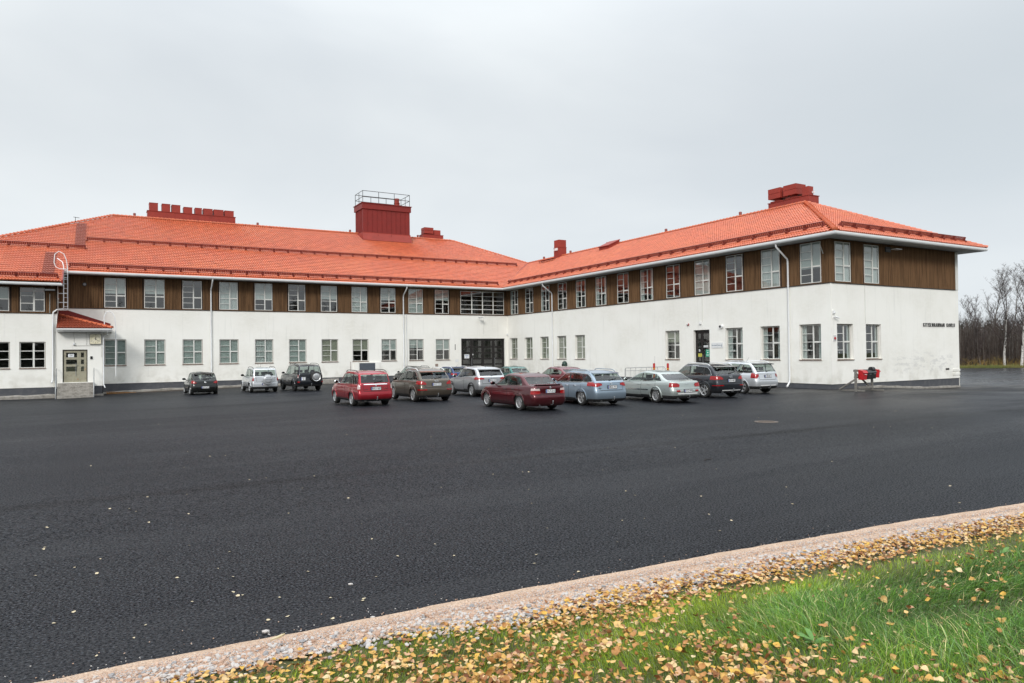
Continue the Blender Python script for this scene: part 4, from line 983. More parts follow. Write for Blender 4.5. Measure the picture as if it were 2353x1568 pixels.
def lamp_dark(t):
    q=MB(); q.tube([(0,0,0),(.1,-.2,.0),(.3,-.3,-.05)],.02,6); q.build('arm',M_BLACKM,t)
    q=MB(); q.box((.1,-.6,-.1),(.7,-.3,-.06)); q.build('lamp_head',mat('lamp_cover',(.62,.62,.60),.4,noise=(4,(.5,.5,.5),.4,.7)),t)
    q=MB(); q.box((-.05,-.05,-.2),(.45,-.001,.1)); q.build('mounting_plate',M_BLACKM,t)
fit('wall_lamp','long lamp on dark boards under the gable eave','lamp',(5.1,-W-.04,8.15),lamp_dark)
def lamp_annex(t):
    q=MB(); q.box((-.3,-.35,0),(.3,0,.1)); q.build('lamp_head',M_GALV,t)
fit('wall_lamp','flat grey lamp under the annex eave beside the last upper window','lamp',(-38.4,-2.14,7.0),lamp_annex)
def siren(t):
    q=MB(); q.lathe([(0,.10),(.07,.09),(.09,.03),(.09,0)],14,Matrix.Rotation(PI/2,4,'X')); q.build('base',mat('siren_red',(.30,.02,.03),.35,noise=(5,(.25,.02,.02),.4,.7)),t,smooth=40)
    q=MB(); q.lathe([(0,.09),(.04,.06),(.05,0)],12,Matrix.Translation((.02,-.08,.03))@Matrix.Rotation(PI/2,4,'X')); q.build('lens',M_WHITE,t,smooth=40)
fit('alarm_siren','small red round alarm siren on white wall left of the side door','siren',(0,-25.36,4.03),siren,-PI/2)
def domecam(t):
    q=MB(); q.tube([(0,0,0),(0,-.14,0)],.11,16); q.build('housing',M_WHITE,t,smooth=40)
    q=MB(); q.lathe([(.085,0),(.07,.04),(.0,.07)],14,Matrix.Translation((-.06,-.14,0))@Matrix.Rotation(PI/2,4,'X')); q.build('lens',M_BLACKM,t,smooth=60)
fit('dome_camera','white dome camera with black lens right of the side door','camera',(0,-28.46,3.78),domecam,-PI/2)
def smallbox(t):
    q=MB(); q.box((-.06,-.10,-.09),(.06,0,.09)); q.lathe([(0,.06),(.04,.05),(.05,0)],12,Matrix.Translation((0,-.1,-.03))@Matrix.Rotation(PI/2,4,'X')); q.build('housing',M_WHITE,t)
fit('motion_sensor','white motion sensor above the black side door','sensor',(0,-26.56,4.08),smallbox,-PI/2)
fit('motion_sensor','white motion sensor high in the inner corner of the two wings','sensor',(-.01,-.12,4.05),smallbox,-PI/2)
fit('motion_sensor','white sensor over the porch door on a cable','sensor',(-36.97,-2.3,3.24),smallbox)
fit('motion_sensor','white sensor near the near corner above the bullet camera','sensor',(.17,-W,4.28),smallbox)
def bullet(t):
    q=MB(); q.tube([(0,0,0),(.05,-.08,.02)],.02,6); q.build('bracket',M_WHITE,t)
    q=MB(); q.tube([(.0,-.1,.05),(.25,-.2,-.02)],.045,12); q.build('housing',M_WHITE,t,smooth=40)
    q=MB(); q.tube([(.245,-.198,-.018),(.26,-.204,-.022)],.032,12); q.build('lens',M_BLACKM,t)
fit('bullet_camera','white bullet camera on the gable wall by the corner','camera',(.17,-W,3.98),bullet)
def plate_red(t):
    q=MB(); q.box((-.10,-.03,-.16),(.10,0,.16)); q.build('back_plate',mat('alarm_plate',(.60,.60,.60),.5,noise=(4,(.5,.5,.5),.4,.7)),t)
    q=MB(); q.tube([(.0,-.03,-.01),(0,-.06,-.01)],.075,14); q.build('push_button',mat('alarm_red',(.45,.02,.03),.4,noise=(5,(.4,.02,.02),.4,.7)),t,smooth=40)
fit('alarm_plate','grey alarm plate with red disc by the near corner','alarm',(.27,-W,2.83),plate_red)
def darkbox(t): q=MB(); q.box((-.07,-.05,-.10),(.07,0,.10)); q.box((-.03,-.06,-.03),(.03,-.05,.03)); q.build('housing',M_BLACKM,t)
fit('card_reader','small black box on the wall right of the olive porch door','card reader',(-35.9,-2.3,2.24),darkbox)
def company(t):
    q=MB(); q.box((0,-.025,-.18),(1.02,0,.18)); q.build('panel',M_WHITE,t)
    blue=mat('sign_blue',(.05,.12,.20),.5,noise=(4,(.05,.11,.18),.4,.7))
    me=text_mesh('Revontuli-Opisto',.115,.002); me.materials.append(blue); link('lettering',me,t,(.43,-.028,.0))
    for k,(r,a0) in enumerate(((.05,-60),(.085,-55),(.12,-50))):
        q=MB(); q.tube([(.82+r*math.cos(R(a0+j*18)),-.028,-.01+r*math.sin(R(a0+j*18))) for j in range(6)],.006,5); q.build('emblem',blue,t)
fit('company_sign','white sign board reading Revontuli-Opisto right of the side door','sign',(0,-27.5,2.56),company,-PI/2)
def paper(loc,rz,w,h,m,label,lines,name='notice',txt=None,tm=M_BLACKM):
    t=empty(name,loc,rz,label,'notice'); q=MB(); q.box((0,-.003,0),(w,0,h)); q.build('sheet',m,t)
    for k,(s,z,b) in enumerate(lines):
        q=MB(); q.box((w*(1-b)/2,-.0045,h*z),(w*(1+b)/2,-.003,h*(z+s))); q.build('print_line',tm,t)
    if txt:
        me=text_mesh(txt[0],txt[1],.001); me.materials.append(tm); link('lettering',me,t,(w/2,-.005,h*txt[2]))
MG=mat('poster_green',(.03,.36,.22),.6,noise=(4,(.03,.32,.2),.4,.7)); MY=mat('poster_yellow',(.62,.60,.10),.6,noise=(4,(.55,.52,.08),.4,.7)); MP=mat('paper_white',(.80,.82,.83),.7,noise=(4,(.75,.77,.78),.4,.7))
dyB=.19
paper((dyB,-26.78,1.80),-PI/2,.36,.48,MG,'green poster on the black side door',[(.05,.85,.6),(.16,.5,.3),(.05,.25,.8),(.04,.15,.6)],tm=MP)
paper((dyB,-26.08,1.80),-PI/2,.34,.22,MY,'yellow notice low on the left leaf of the side door',[(.1,.75,.6),(.08,.5,.7),(.08,.3,.5)],tm=mat('print_olive',(.3,.28,.05),.6,noise=(4,(.25,.22,.05),.4,.7)))
paper((dyB,-26.6,2.44),-PI/2,.42,.13,MP,'narrow name plate on the black side door',[],txt=('TUOMARILA',.065,.55))
paper((dyB,-26.15,2.16),-PI/2,.11,.14,MP,'round white sticker on the left leaf of the side door',[(.3,.3,.4)],name='sticker')
paper((-4.78,.135,1.72),0,.53,.39,MP,'white notice on the left pane of the wide black entrance doors',[(.08,.72,.7),(.06,.55,.5),(.22,.15,.12)],tm=mat('print_blue',(.05,.15,.4),.6,noise=(4,(.05,.12,.35),.4,.7)))
paper((-3.9,.135,2.02),0,.09,.13,MP,'small white sticker by the left handle of the entrance doors',[(.3,.3,.5)],name='sticker')
paper((-37.33,-2.215,2.29),0,.36,.23,MP,'white notice in the top pane of the olive porch door',[(.05,.18,.5)],txt=('600',.13,.62))
# ============================================================ CARS
def paint(name,c,metal=.55,rough=.36):
    if name in MATS: return MATS[name]
    m=mat(name,c,rough,metal*.8,.6,spec=.35)
    nt=m.node_tree; n=nt.nodes; l=nt.links; b=n['Principled BSDF']
    tc=n.new('ShaderNodeTexCoord'); sp=n.new('ShaderNodeSeparateXYZ'); l.new(tc.outputs['Object'],sp.inputs[0])
    mr=n.new('ShaderNodeMapRange'); mr.interpolation_type='SMOOTHSTEP'
    for k,v in zip(('From Min','From Max','To Min','To Max'),(.2,.65,.6,.0)): mr.inputs[k].default_value=v
    l.new(sp.outputs['Z'],mr.inputs['Value'])
    nz=n.new('ShaderNodeTexNoise'); nz.inputs['Scale'].default_value=7; nz.inputs['Detail'].default_value=6; l.new(tc.outputs['Object'],nz.inputs['Vector'])
    mu=n.new('ShaderNodeMath'); mu.operation='MULTIPLY'; l.new(mr.outputs[0],mu.inputs[0]); l.new(nz.outputs[0],mu.inputs[1])
    mx=n.new('ShaderNodeMix'); mx.data_type='RGBA'; l.new(mu.outputs[0],mx.inputs[0]); mx.inputs[6].default_value=(*c,1); mx.inputs[7].default_value=(.06,.055,.05,1)
    l.new(mx.outputs[2],b.inputs['Base Color'])
    m2=n.new('ShaderNodeMapRange'); m2.inputs['To Min'].default_value=1; m2.inputs['To Max'].default_value=.1; l.new(mu.outputs[0],m2.inputs['Value']); l.new(m2.outputs[0],b.inputs['Coat Weight'])
    m3=n.new('ShaderNodeMapRange'); m3.inputs['To Min'].default_value=metal; m3.inputs['To Max'].default_value=0; l.new(mu.outputs[0],m3.inputs['Value']); l.new(m3.outputs[0],b.inputs['Metallic'])
    return m
M_CGL=glass_mat('car_glass',(.58,.64,.62),1.6); M_CGD=glass_mat('dark_car_glass',(.30,.31,.31),1.7)
M_TYRE=mat('tyre_rubber',(.018,.018,.018),.85,noise=(9,(.035,.033,.03),.45,.7))
M_RIM=mat('alloy_rim',(.55,.56,.57),.35,.6,.3,noise=(9,(.42,.42,.42),.4,.8)); M_RIMD=mat('black_rim',(.035,.035,.037),.4,.3,noise=(9,(.02,.02,.02),.4,.7))
M_WELL=mat('wheel_well',(.008,.008,.008),.95,noise=(5,(.012,.012,.012),.4,.7))
M_PLAS=mat('black_plastic',(.022,.022,.023),.6,noise=(9,(.04,.038,.036),.45,.75))
M_SEAT=mat('seat_cloth',(.045,.046,.05),.9,noise=(9,(.065,.065,.07),.4,.7))
M_TLR=mat('tail_light_red',(.36,.006,.007),.15,0,.35,noise=(30,(.20,.003,.004),.45,.6)); M_TLC=mat('tail_light_clear',(.62,.45,.42),.15,0,.5,noise=(30,(.45,.40,.40),.45,.6))
M_PLW=mat('plate_white',(.78,.79,.80),.4,noise=(9,(.72,.73,.74),.4,.7)); M_PLB=mat('plate_blue',(.02,.06,.35),.4,noise=(9,(.02,.05,.3),.4,.7))
M_CHR=mat('chrome',(.72,.73,.74),.15,1,noise=(5,(.62,.63,.64),.4,.7))
M_SEAM=mat('door_gap',(.006,.006,.006),.8,noise=(5,(.009,.009,.009),.4,.7))
def interp(x,P):
    if x<=P[0][0]: return P[0][1]
    for (a,b),(c,d) in zip(P,P[1:]):
        if x<=c:
            t=(x-a)/(c-a); t=t*t*(3-2*t)*.5+t*.5; return b+(d-b)*t
    return P[-1][1]
def half_loop(xr,xf,w,rr,rf,bow,n,taper,x0,x1):
    P=[]
    wx=lambda x:w*(1-taper*max(0,(abs(x-(x0+x1)/2)/((x1-x0)/2)-.35)/.65)**2)
    wr_=wx(xr+rr)-0; 
    for fy in (0,.25,.5,.75): y=fy*(wr_-rr); P.append((xr+bow*(y/w)**2,y))
    xb=bow*((wr_-rr)/w)**2
    for k in range(6): a=PI/2*k/5; P.append((xr+xb*(1-k/5)+rr-rr*math.cos(a),wr_-rr+rr*math.sin(a)))
    for k in range(1,n): x=xr+rr+(xf-rf-xr-rr)*k/n; P.append((x,wx(x)))
    wf=wx(xf-rf); xb=bow*1.6*((wf-rf)/w)**2
    for k in range(6): a=PI/2*(1-k/5); P.append((xf-xb*(k/5)-rf+rf*math.cos(a),wf-rf+rf*math.sin(a)))
    for fy in (.75,.5,.25,0): y=fy*(wf-rf); P.append((xf-bow*1.6*(y/w)**2,y))
    return P
class Shell:
    def __init__(s): s.v=[];s.f=[]
    def add(s,p): s.v.append(p); return len(s.v)-1
def make_shell(levels,capfrac,crown):
    """levels: list of half loops of 3D points (x,y>=0,z) bottom to top, mirrored; closes top with a crowned cap"""
    s=Shell(); n=len(levels[0]); full=[]
    for lv in levels:
        ids=[]
        for i,p in enumerate(lv): ids.append(s.add(p))
        idr=[]
        for i,p in enumerate(lv): idr.append(ids[i] if i in(0,n-1) else s.add((p[0],-p[1],p[2])))
        full.append((ids,idr))
    for (a,ar),(b,br) in zip(full,full[1:]):
        for i in range(n-1):
            s.f.append((a[i+1],a[i],b[i],b[i+1])); s.f.append((ar[i],ar[i+1],br[i+1],br[i]))
    ids,idr=full[-1]; top=levels[-1]; cols=[ids]
    for fr in capfrac:
        c=[]
        for i,p in enumerate(top):
            if i in(0,n-1): c.append(ids[i])
            else:
                e=min(1,min(abs(p[0]-top[0][0]),abs(top[-1][0]-p[0]))/.35)
                c.append(s.add((p[0]+ (top[0][0]-p[0])*0,p[1]*fr,p[2]+crown*(1-fr*fr)*e)))
        cols.append(c)
    cols.append(idr)
    for a,b in zip(cols,cols[1:]):
        for i in range(n-1):
            q=[a[i+1],a[i],b[i],b[i+1]]; q2=[]
            for k in q:
                if k not in q2: q2.append(k)
            if len(q2)>=3: s.f.append(tuple(q2))
    return s
def bm_from(v,f):
    bm=bmesh.new(); vs=[bm.verts.new(p) for p in v]
    for q in f:
        try: bm.faces.new([vs[i] for i in q])
        except ValueError: pass
    bm.normal_update(); return bm
def cut(bm,planes,pred):
    """bisect by the planes (co,no pointing inside) the faces for which pred(centroid,normal) holds; return faces inside"""
    for co,no in planes:
        co=Vector(co);no=Vector(no)
        fs=[]
        for f in bm.faces:
            c=f.calc_center_median()
            if not pred(c,f.normal): continue
            ds=[(v.co-co).dot(no) for v in f.verts]
            if min(ds)<-1e-5 and max(ds)>1e-5: fs.append(f)
        if not fs: continue
        ed={e for f in fs for e in f.edges}; vs={v for f in fs for v in f.verts}
        bmesh.ops.bisect_plane(bm,geom=list(fs)+list(ed)+list(vs),dist=1e-5,plane_co=co,plane_no=no)
    out=[]
    for f in bm.faces:
        c=f.calc_center_median()
        if pred(c,f.normal) and all((c-Vector(co)).dot(Vector(no))>0 for co,no in planes): out.append(f)
    return out
def take(bm,faces,name,m,parent,off=0,smooth=35,keep=False):
    if not faces: return None
    idx={};v=[];F=[]
    nrm={}
    for f in faces:
        for q in f.verts: nrm[q]=nrm.get(q,Vector())+f.normal
    for f in faces:
        t=[]
        for q in f.verts:
            if q not in idx: idx[q]=len(v); v.append(tuple(q.co+nrm[q].normalized()*off))
            t.append(idx[q])
        F.append(tuple(t))
    me=bpy.data.meshes.new(name); me.from_pydata(v,[],F); me.materials.append(m); me.polygons.foreach_set('use_smooth',[True]*len(F)); me.set_sharp_from_angle(angle=R(smooth)); me.update()
    if not keep: bmesh.ops.delete(bm,geom=faces,context='FACES')
    return link(name,me,parent)
def poly_planes(P,axis='y'):
    """convex polygon of (a,b); inside planes. axis y -> (x,z) polygon; axis x -> (y,z)"""
    c=(sum(p[0] for p in P)/len(P),sum(p[1] for p in P)/len(P)); out=[]
    for i in range(len(P)):
        a=P[i];b=P[(i+1)%len(P)]; n=(-(b[1]-a[1]),b[0]-a[0])
        if n[0]*(c[0]-a[0])+n[1]*(c[1]-a[1])<0: n=(-n[0],-n[1])
        Ln=math.hypot(*n)
        if Ln<1e-6: continue
        n=(n[0]/Ln,n[1]/Ln)
        out.append(((a[0],0,a[1]),(n[0],0,n[1])) if axis=='y' else ((0,a[0],a[1]),(0,n[0],n[1])))
    return out
def clip_poly(P,xa,xb):
    def cl(P,keep,xc):
        o=[]
        for i in range(len(P)):
            a=P[i];b=P[(i+1)%len(P)]
            ka,kb=keep(a[0]),keep(b[0])
            if ka:o.append(a)
            if ka!=kb: t=(xc-a[0])/(b[0]-a[0]); o.append((xc,a[1]+(b[1]-a[1])*t))
        return o
    P=cl(P,lambda x:x>=xa,xa); return cl(P,lambda x:x<=xb,xb) if P else P
_whc={}
def wheel_data(r,style,dark=False):
    k=(r,style,dark)
    if k in _whc: return _whc[k]
    MX=Matrix.Rotation(-PI/2,4,'X')      # local z -> +y
    q=MB(); rr=r*.66; w=.105
    q.lathe([(rr,-w),(r*.80,-w*1.03),(r*.93,-w*.98),(r*.985,-w*.8),(r,-w*.55),(r,w*.55),(r*.985,w*.8),(r*.93,w*.98),(r*.80,w*1.03),(rr,w)],30,MX); t=q.build('tyre',M_TYRE,None,smooth=40); td=t.data; bpy.data.objects.remove(t)
    q=MB(); ns,ws,kind=style
    q.lathe([(rr*1.02,w*.98),(rr*1.0,w*1.04),(rr*.93,w*.90),(rr*.90,w*.3),(rr*.9,-w)],30,MX)
    q.lathe([(0,w*.78),(rr*.16,w*.78),(rr*.20,w*.6),(rr*.2,w*.2)],16,MX)
    for s in range(ns):
        grp=[0] if kind!='twin' else [-.16,.16]
        for g in grp:
            a=2*PI*s/ns; 
            for side in (0,):
                a0=a; a1=a+g
                hw=ws*rr
                p0=(rr*.12,a0); p1=(rr*.96,a1)
                u=Vector((math.cos(a0),math.sin(a0),0)); v2=Vector((math.cos(a1),math.sin(a1),0)); n0=Vector((-u.y,u.x,0)); n1=Vector((-v2.y,v2.x,0))
                A=[u*rr*.12-n0*hw*1.1,v2*rr*.96-n1*hw*.85,v2*rr*.96+n1*hw*.85,u*rr*.12+n0*hw*1.1]; zt=[w*.74,w*.92,w*.92,w*.74]; zb=[w*.35,w*.5,w*.5,w*.35]
                i=len(q.v); q.v+=[tuple(MX@Vector((p.x,p.y,z))) for p,z in zip(A,zt)]+[tuple(MX@Vector((p.x,p.y,z))) for p,z in zip(A,zb)]
                for f in ((0,1,2,3),(0,4,5,1),(2,6,7,3),(1,5,6,2),(3,7,4,0)): q.f.append(tuple(i+k2 for k2 in f)); q.m.append(0)
    o=q.build('rim',M_RIMD if dark else M_RIM,None,smooth=30); rd=o.data; bpy.data.objects.remove(o)
    q=MB(); q.lathe([(0,w*.05),(rr*.9,w*.05)],24,MX); q.lathe([(0,w*.2),(rr*.5,w*.2),(rr*.5,w*.0)],20,MX); o=q.build('brake_disc',M_WELL,None); bd=o.data; bpy.data.objects.remove(o)
    _whc[k]=(td,rd,bd); return _whc[k]
def build_car(name,label,x,y,hdg,sp):
    g=lambda k,d=None: sp.get(k,d)
    gx=x+1.3*math.cos(R(hdg)); gy=y+1.3*math.sin(R(hdg))
    car=empty(name,(x,y,gz(gx,gy)),R(hdg),label,'car','cars parked in the school yard')
    Lc,Wc,H,WB,RO=sp['dim']; w=Wc/2; X0=-RO; X1=Lc-RO; r=g('r',.325); T=g('T',Wc/2-.13)
    zb=g('zb',.2); body_m=sp['paint']; low_m=g('low')          # low: dark plastic below this height
    belt=sp['belt']                                            # [(x,z)...] top of the lower body
    nL=int(Lc/.055)
    F=[0,.07,.17,.28,.39,.5,.6,.7,.8,.88,.95,1.0]
    IN=[.10,.045,.02,.008,.0,.0,.004,.012,.022,.038,.060,.095]
    DR=g('dr',[.14,.07,.03,.01,.0,.005,.035,.055,.07,.085,.10,.13]); DF=[.16,.08,.03,.01,0,.0,.01,.03,.06,.10,.16,.24]
    levels=[]
    for f,i_,dr,df in zip(F,IN,DR,DF):
        hl=half_loop(X0+dr,X1-df,w-i_,g('rr',.24),.42,g('bow',.09),nL,.10,X0,X1)
        levels.append([(px,py,zb+f*(interp(px,belt)-zb)) for px,py in hl])
    sh=make_shell(levels,[.8,.5,.2,0,-.2,-.5,-.8],.035)
    ra=r+g('arch',.055)
    V=[list(p) for p in sh.v]
    for p in V:
        if abs(p[1])<.55*w: continue
        for wx in (0,WB):
            d=math.hypot(p[0]-wx,p[2]-r)
            if abs(d-ra)<.042 and d>1e-3: p[0]=wx+(p[0]-wx)*ra/d; p[2]=r+(p[2]-r)*ra/d
    FF=[]
    for q in sh.f:
        c=[sum(V[k][a] for k in q)/len(q) for a in range(3)]
        if abs(c[1])>.55*w and c[2]<ra*1.6 and any(math.hypot(c[0]-wx,c[2]-r)<ra-.001 for wx in (0,WB)): continue
        FF.append(q)
    bm=bm_from(V,FF)
    bvh=BVHTree.FromBMesh(bm)
    # ------- greenhouse
    gr0,gr1,gf1,gf0=sp['cabin']       # base rear, top rear, top front, base front
    roofP=sp['roof']                  # [(x,z)...]
    wt=w*g('tumble',.80); wb=w-.085
    tl=[-.12,0,.08,.2,.34,.48,.62,.75,.86,.94,1.0]; glv=[]
    for t in tl:
        tt=max(t,0); xr=gr0+(gr1-gr0)*(tt**g('rp',1.15)); xf=gf0+(gf1-gf0)*(tt**1.05)
        ww=wb+(wt-wb)*(tt**1.25); e=max(0,(tt-.86)/.14); ww-=.05*e*e; xr+=.05*e*e; xf-=.05*e*e
        hl=half_loop(xr,xf,ww,g('grr',.17),.16,.07,36,.07,xr,xf)
        lv=[]
        for px,py in hl:
            zl=interp(px,belt)-.03; zt=interp(px,roofP)-.035
            lv.append((px,py,zl+t*(zt-zl)))
        glv.append(lv)
    gs=make_shell(glv,[.85,.55,.2,0,-.2,-.55,-.85],.045)
    gm_=bm_from(gs.v,gs.f); gb=BVHTree.FromBMesh(gm_)
    def hit(px,pz,side,b=None):
        best=None
        for bb in ((bvh,gb) if b is None else (b,)):
            h=bb.ray_cast(Vector((px,side*2,pz)),Vector((0,-side,0)))
            if h[0] is not None and h[0].y*side>0.2 and (best is None or h[0].y*side>best[0].y*side): best=h
        return best
    def hitr(py,pz,off=0):
        best=None
        for bb in (bvh,gb):
            h=bb.ray_cast(Vector((-4,py,pz)),Vector((1,0,0)))
            if h[0] is not None and (best is None or h[0].x<best[0].x): best=h
        return best
    def ribbon(name,pts,wd,m,side=None,b=None,off=.003,hits=None):
        """pts in (x,z) seen from the side, or precomputed hits"""
        Q=[]
        if hits is None:
            for (a,c),(a2,c2) in zip(pts,pts[1:]):
                n=max(2,int(math.hypot(a2-a,c2-c)/.07))
                for k in range(n+(1 if (a2,c2)==pts[-1] else 0)):
                    h=hit(a+(a2-a)*k/n,c+(c2-c)*k/n,side,b)
                    if h: Q.append((h[0],h[1] if h[1].y*side>0 else -h[1]))
        else: Q=hits
        if len(Q)<2: return
        q=MB(); prev=None
        for i,(p,nr) in enumerate(Q):
            t=(Q[min(i+1,len(Q)-1)][0]-Q[max(i-1,0)][0])
            if t.length<1e-6: continue
            s=t.normalized().cross(nr).normalized()*wd/2; a=p+nr*off-s; b2=p+nr*off+s
            if prev: q.quad(prev[0],a,b2,prev[1])
            prev=(a,b2)
        if q.v: return q.build(name,m,car)
    # ------- side glass
    dl=sp['dlo']; glass=g('glass',M_CGL)
    wins=sp['wins']
    for side in (1,-1):
        for k,(xa,xb) in enumerate(wins):
            P=clip_poly(dl,xa,xb)
            if len(P)<3: continue
            pr=lambda c,n,s=side: c.y*s>.3 and abs(n.y)>.45
            fs=cut(gm_,poly_planes(P),pr); take(gm_,fs,'side_window',g('rglass',glass) if k>=g('darkfrom',9) else glass,car,-.008)
        if g('trim'): ribbon('window_trim',dl+[dl[0]],.022,g('trim'),side,gb,.004)
        # black pillars between windows
        for (a,b),(c,d) in zip(wins,wins[1:]):
            xm=(b+c)/2; zl=interp(xm,belt)+.0; zu=interp(xm,roofP)-.10
            if abs(c-b)<.2: ribbon('pillar_trim',[(xm,zl+.03),(xm,zu)],abs(b-c)*.96,M_PLAS,side,gb,.002)
    # ------- rear and front glass
    zt=interp(gr1+.1,roofP)-g('rwtop',.10); zl=g('rwz',interp(gr0,belt)+.04); wy0=w*g('rww',.80)-.05; wy1=wt*.84
    P=[(-wy0,zl),(wy0,zl),(wy1,zt),(-wy1,zt)]
    fs=cut(gm_,poly_planes(P,'x'),lambda c,n: c.x<(gr0+gr1)/2+.45 and n.x<-.18 and c.x<gf1-.6); take(gm_,fs,'rear_window',g('rearglass',g('rglass',glass)),car,-.006)
    ztf=interp(gf1-.1,roofP)-.07; P=[(-w*.80,interp(gf0,belt)+.02),(w*.80,interp(gf0,belt)+.02),(wt*.86,ztf),(-wt*.86,ztf)]
    fs=cut(gm_,poly_planes(P,'x'),lambda c,n: c.x>gf1-.15 and n.x>.18); take(gm_,fs,'windscreen',M_CGL,car,-.006)
    # ------- tail lights from the rear corners
    lights=sp['tail']      # list of (polygon seen from behind (|y|,z), max x, material)
    for P,xm,ml in lights:
        for side in (1,-1):
            PP=[(a*side,b) for a,b in P]
            fs=cut(bm,poly_planes(PP,'x')+[((xm,0,0),(-1,0,0))],lambda c,n,s=side: c.x<xm+.25 and c.y*s>.2 and c.z>zb+.05)
            take(bm,fs,'tail_light',ml,car,.014)
    # ------- doors
    zs=zb+.12; B=sp['bpil']; dF=gf0-.06+g('dfoff',.0); dR=sp.get('rdoor',ra*.62)
    ztd=lambda xx: interp(xx,belt)
    doors=[[(B+.0,zs),(dF,zs),(dF+.03,ztd(dF)+.1),(B+.0,ztd(B)+.1)]]
    if g('doors',4)==4: doors.append([(ra+.05,zs),(B,zs),(B,ztd(B)+.1),(dR-.2,ztd(dR)+.1),(dR-.2,r+ra*.75),(dR+.02,r+ra*.62)])
    for side in (1,-1):
        for P in doors:
            fs=cut(bm,poly_planes(P),lambda c,n,s=side: c.y*s>.6*w and abs(n.y)>.35); take(bm,fs,'door',body_m,car,0)
            Q=[(a,min(b,interp(a,belt)-.03)) for a,b in P]; ribbon('door_gap',Q+[Q[0]],.016,M_SEAM,side,bvh,.0025)
    # ------- lower plastic and bumper line
    if low_m:
        zz,mm=low_m
        fs=cut(bm,[((0,0,zz),(0,0,-1))],lambda c,n: c.z<zz+.2); take(bm,fs,'lower_trim',mm,car,0)
    zbp=zb+.56*(interp(X0,belt)-zb)
    hits=[]
    for k in range(23):
        yy=(-.97+1.94*k/22)*w; h=hitr(yy*.985,zbp)
        if h and h[0].x<-.0: hits.append((h[0],h[1] if h[1].x<0 else -h[1]))
    ribbon('bumper_gap',None,.012,M_SEAM,hits=hits)
    # tailgate gap
    if g('gate',True):
        yg=w*.66; hits=[]; pts=[(-yg,zl-.04),(-yg*.97,zbp+.05),(-yg*.9,zbp+.02),(yg*.9,zbp+.02),(yg*.97,zbp+.05),(yg,zl-.04)]
        for (a,c),(a2,c2) in zip(pts,pts[1:]):
            n=max(2,int(math.hypot(a2-a,c2-c)/.07))
            for k in range(n+1):
                h=hitr(a+(a2-a)*k/n,c+(c2-c)*k/n)
                if h: hits.append((h[0],h[1] if h[1].x<0 else -h[1]))
        ribbon('tailgate_gap',None,.010,M_SEAM,hits=hits)
    for q,m,nm in ((bm,body_m,'body'),(gm_,g('roofpaint',body_m),'cabin')):
        take(q,list(q.faces),nm,m,car,keep=True,smooth=32); q.free()
    # ------- wheel wells, underbody
    q=MB()
    for wx in (0,WB):
        for s in (1,-1):
            y0=s*w*.52; y1=s*(w-.035); n=14
            for k in range(n):
                a0=PI*k/n-.12*(k==0); a1=PI*(k+1)/n+.12*(k==n-1)
                p=[(wx+ra*math.cos(a0),y0,r+ra*math.sin(a0)),(wx+ra*math.cos(a1),y0,r+ra*math.sin(a1)),(wx+ra*math.cos(a1),y1,r+ra*math.sin(a1)),(wx+ra*math.cos(a0),y1,r+ra*math.sin(a0))]
                q.quad(*p); q.quad((wx,y0,r),p[0],p[1],(wx,y0,r))
    q.box((X0+.25,-w*.8,zb+.0),(-ra-.02,w*.8,zb+.09)); q.box((ra+.02,-w*.86,zb-.02),(WB-ra-.02,w*.86,zb+.06)); q.box((-ra,-w*.5,zb+.02),(ra,w*.5,zb+.14)); q.box((WB-ra,-w*.5,zb),(WB+ra,w*.5,zb+.14)); q.box((WB+ra+.02,-w*.7,zb+.02),(X1-.3,w*.7,zb+.1))
    q.tube([(0,-T,r),(0,T,r)],.05,8); q.tube([(WB,-T,r),(WB,T,r)],.045,8)
    q.build('underbody',M_WELL,car)
    am=g('archm')
    for wx in (0,WB):
        for s in (1,-1):
            pts=[]
            for k in range(17):
                a=-.22+(PI+.44)*k/16; px=wx+(ra+.004)*math.cos(a); pz=r+(ra+.004)*math.sin(a)
                h=bvh.ray_cast(Vector((wx+(ra+.03)*math.cos(a),s*2,r+(ra+.03)*math.sin(a))),Vector((0,-s,0)))
                if h[0] is not None and h[0].y*s>.5*w: pts.append((px,h[0].y+s*.004,pz))
            if len(pts)>3:
                q=MB(); q.tube(pts,.016 if not am else .033,6); q.build('wheel_arch',am or body_m,car,smooth=50)
    td,rd,bd=wheel_data(r,sp['rim'],g('rimdark',False))
    for wx in (0,WB):
        for s in (1,-1):
            o=link('wheel',bd,car,(wx,s*T,r),0 if s>0 else PI); o.rotation_euler=(0,random.uniform(0,1) if s>0 else 0,0 if s>0 else PI)
            link('tyre',td,o); link('rim',rd,o)
    # ------- interior
    q=MB(); zs_=zb+.28; xs=WB*.46
    def seat(cx,cy,sw):
        q.box((cx-.05,cy-sw/2,zs_-.05),(cx+.48,cy+sw/2,zs_+.10)); zt2=min(interp(cx,roofP)-.36,zs_+.62)
        q.prism([(cx-.02,zs_+.05),(cx+.12,zs_+.05),(cx-.08,zt2),(cx-.20,zt2)],'y',cy-sw/2+.02,cy+sw/2-.02)
        q.box((cx-.23,cy-.13,zt2+.04),(cx-.13,cy+.13,zt2+.20)); q.tube([(cx-.17,cy-.05,zt2-.02),(cx-.18,cy-.05,zt2+.06)],.01,4); q.tube([(cx-.17,cy+.05,zt2-.02),(cx-.18,cy+.05,zt2+.06)],.01,4)
    seat(xs,.36,.50); seat(xs,-.36,.50); xr_=g('rseat',.12); seat(xr_,.42,.42); seat(xr_,-.42,.42); seat(xr_,0,.38)
    zc=interp(gf0,belt); q.box((gf0-.75,-w*.78,zc-.28),(gf0-.2,w*.78,zc-.07))
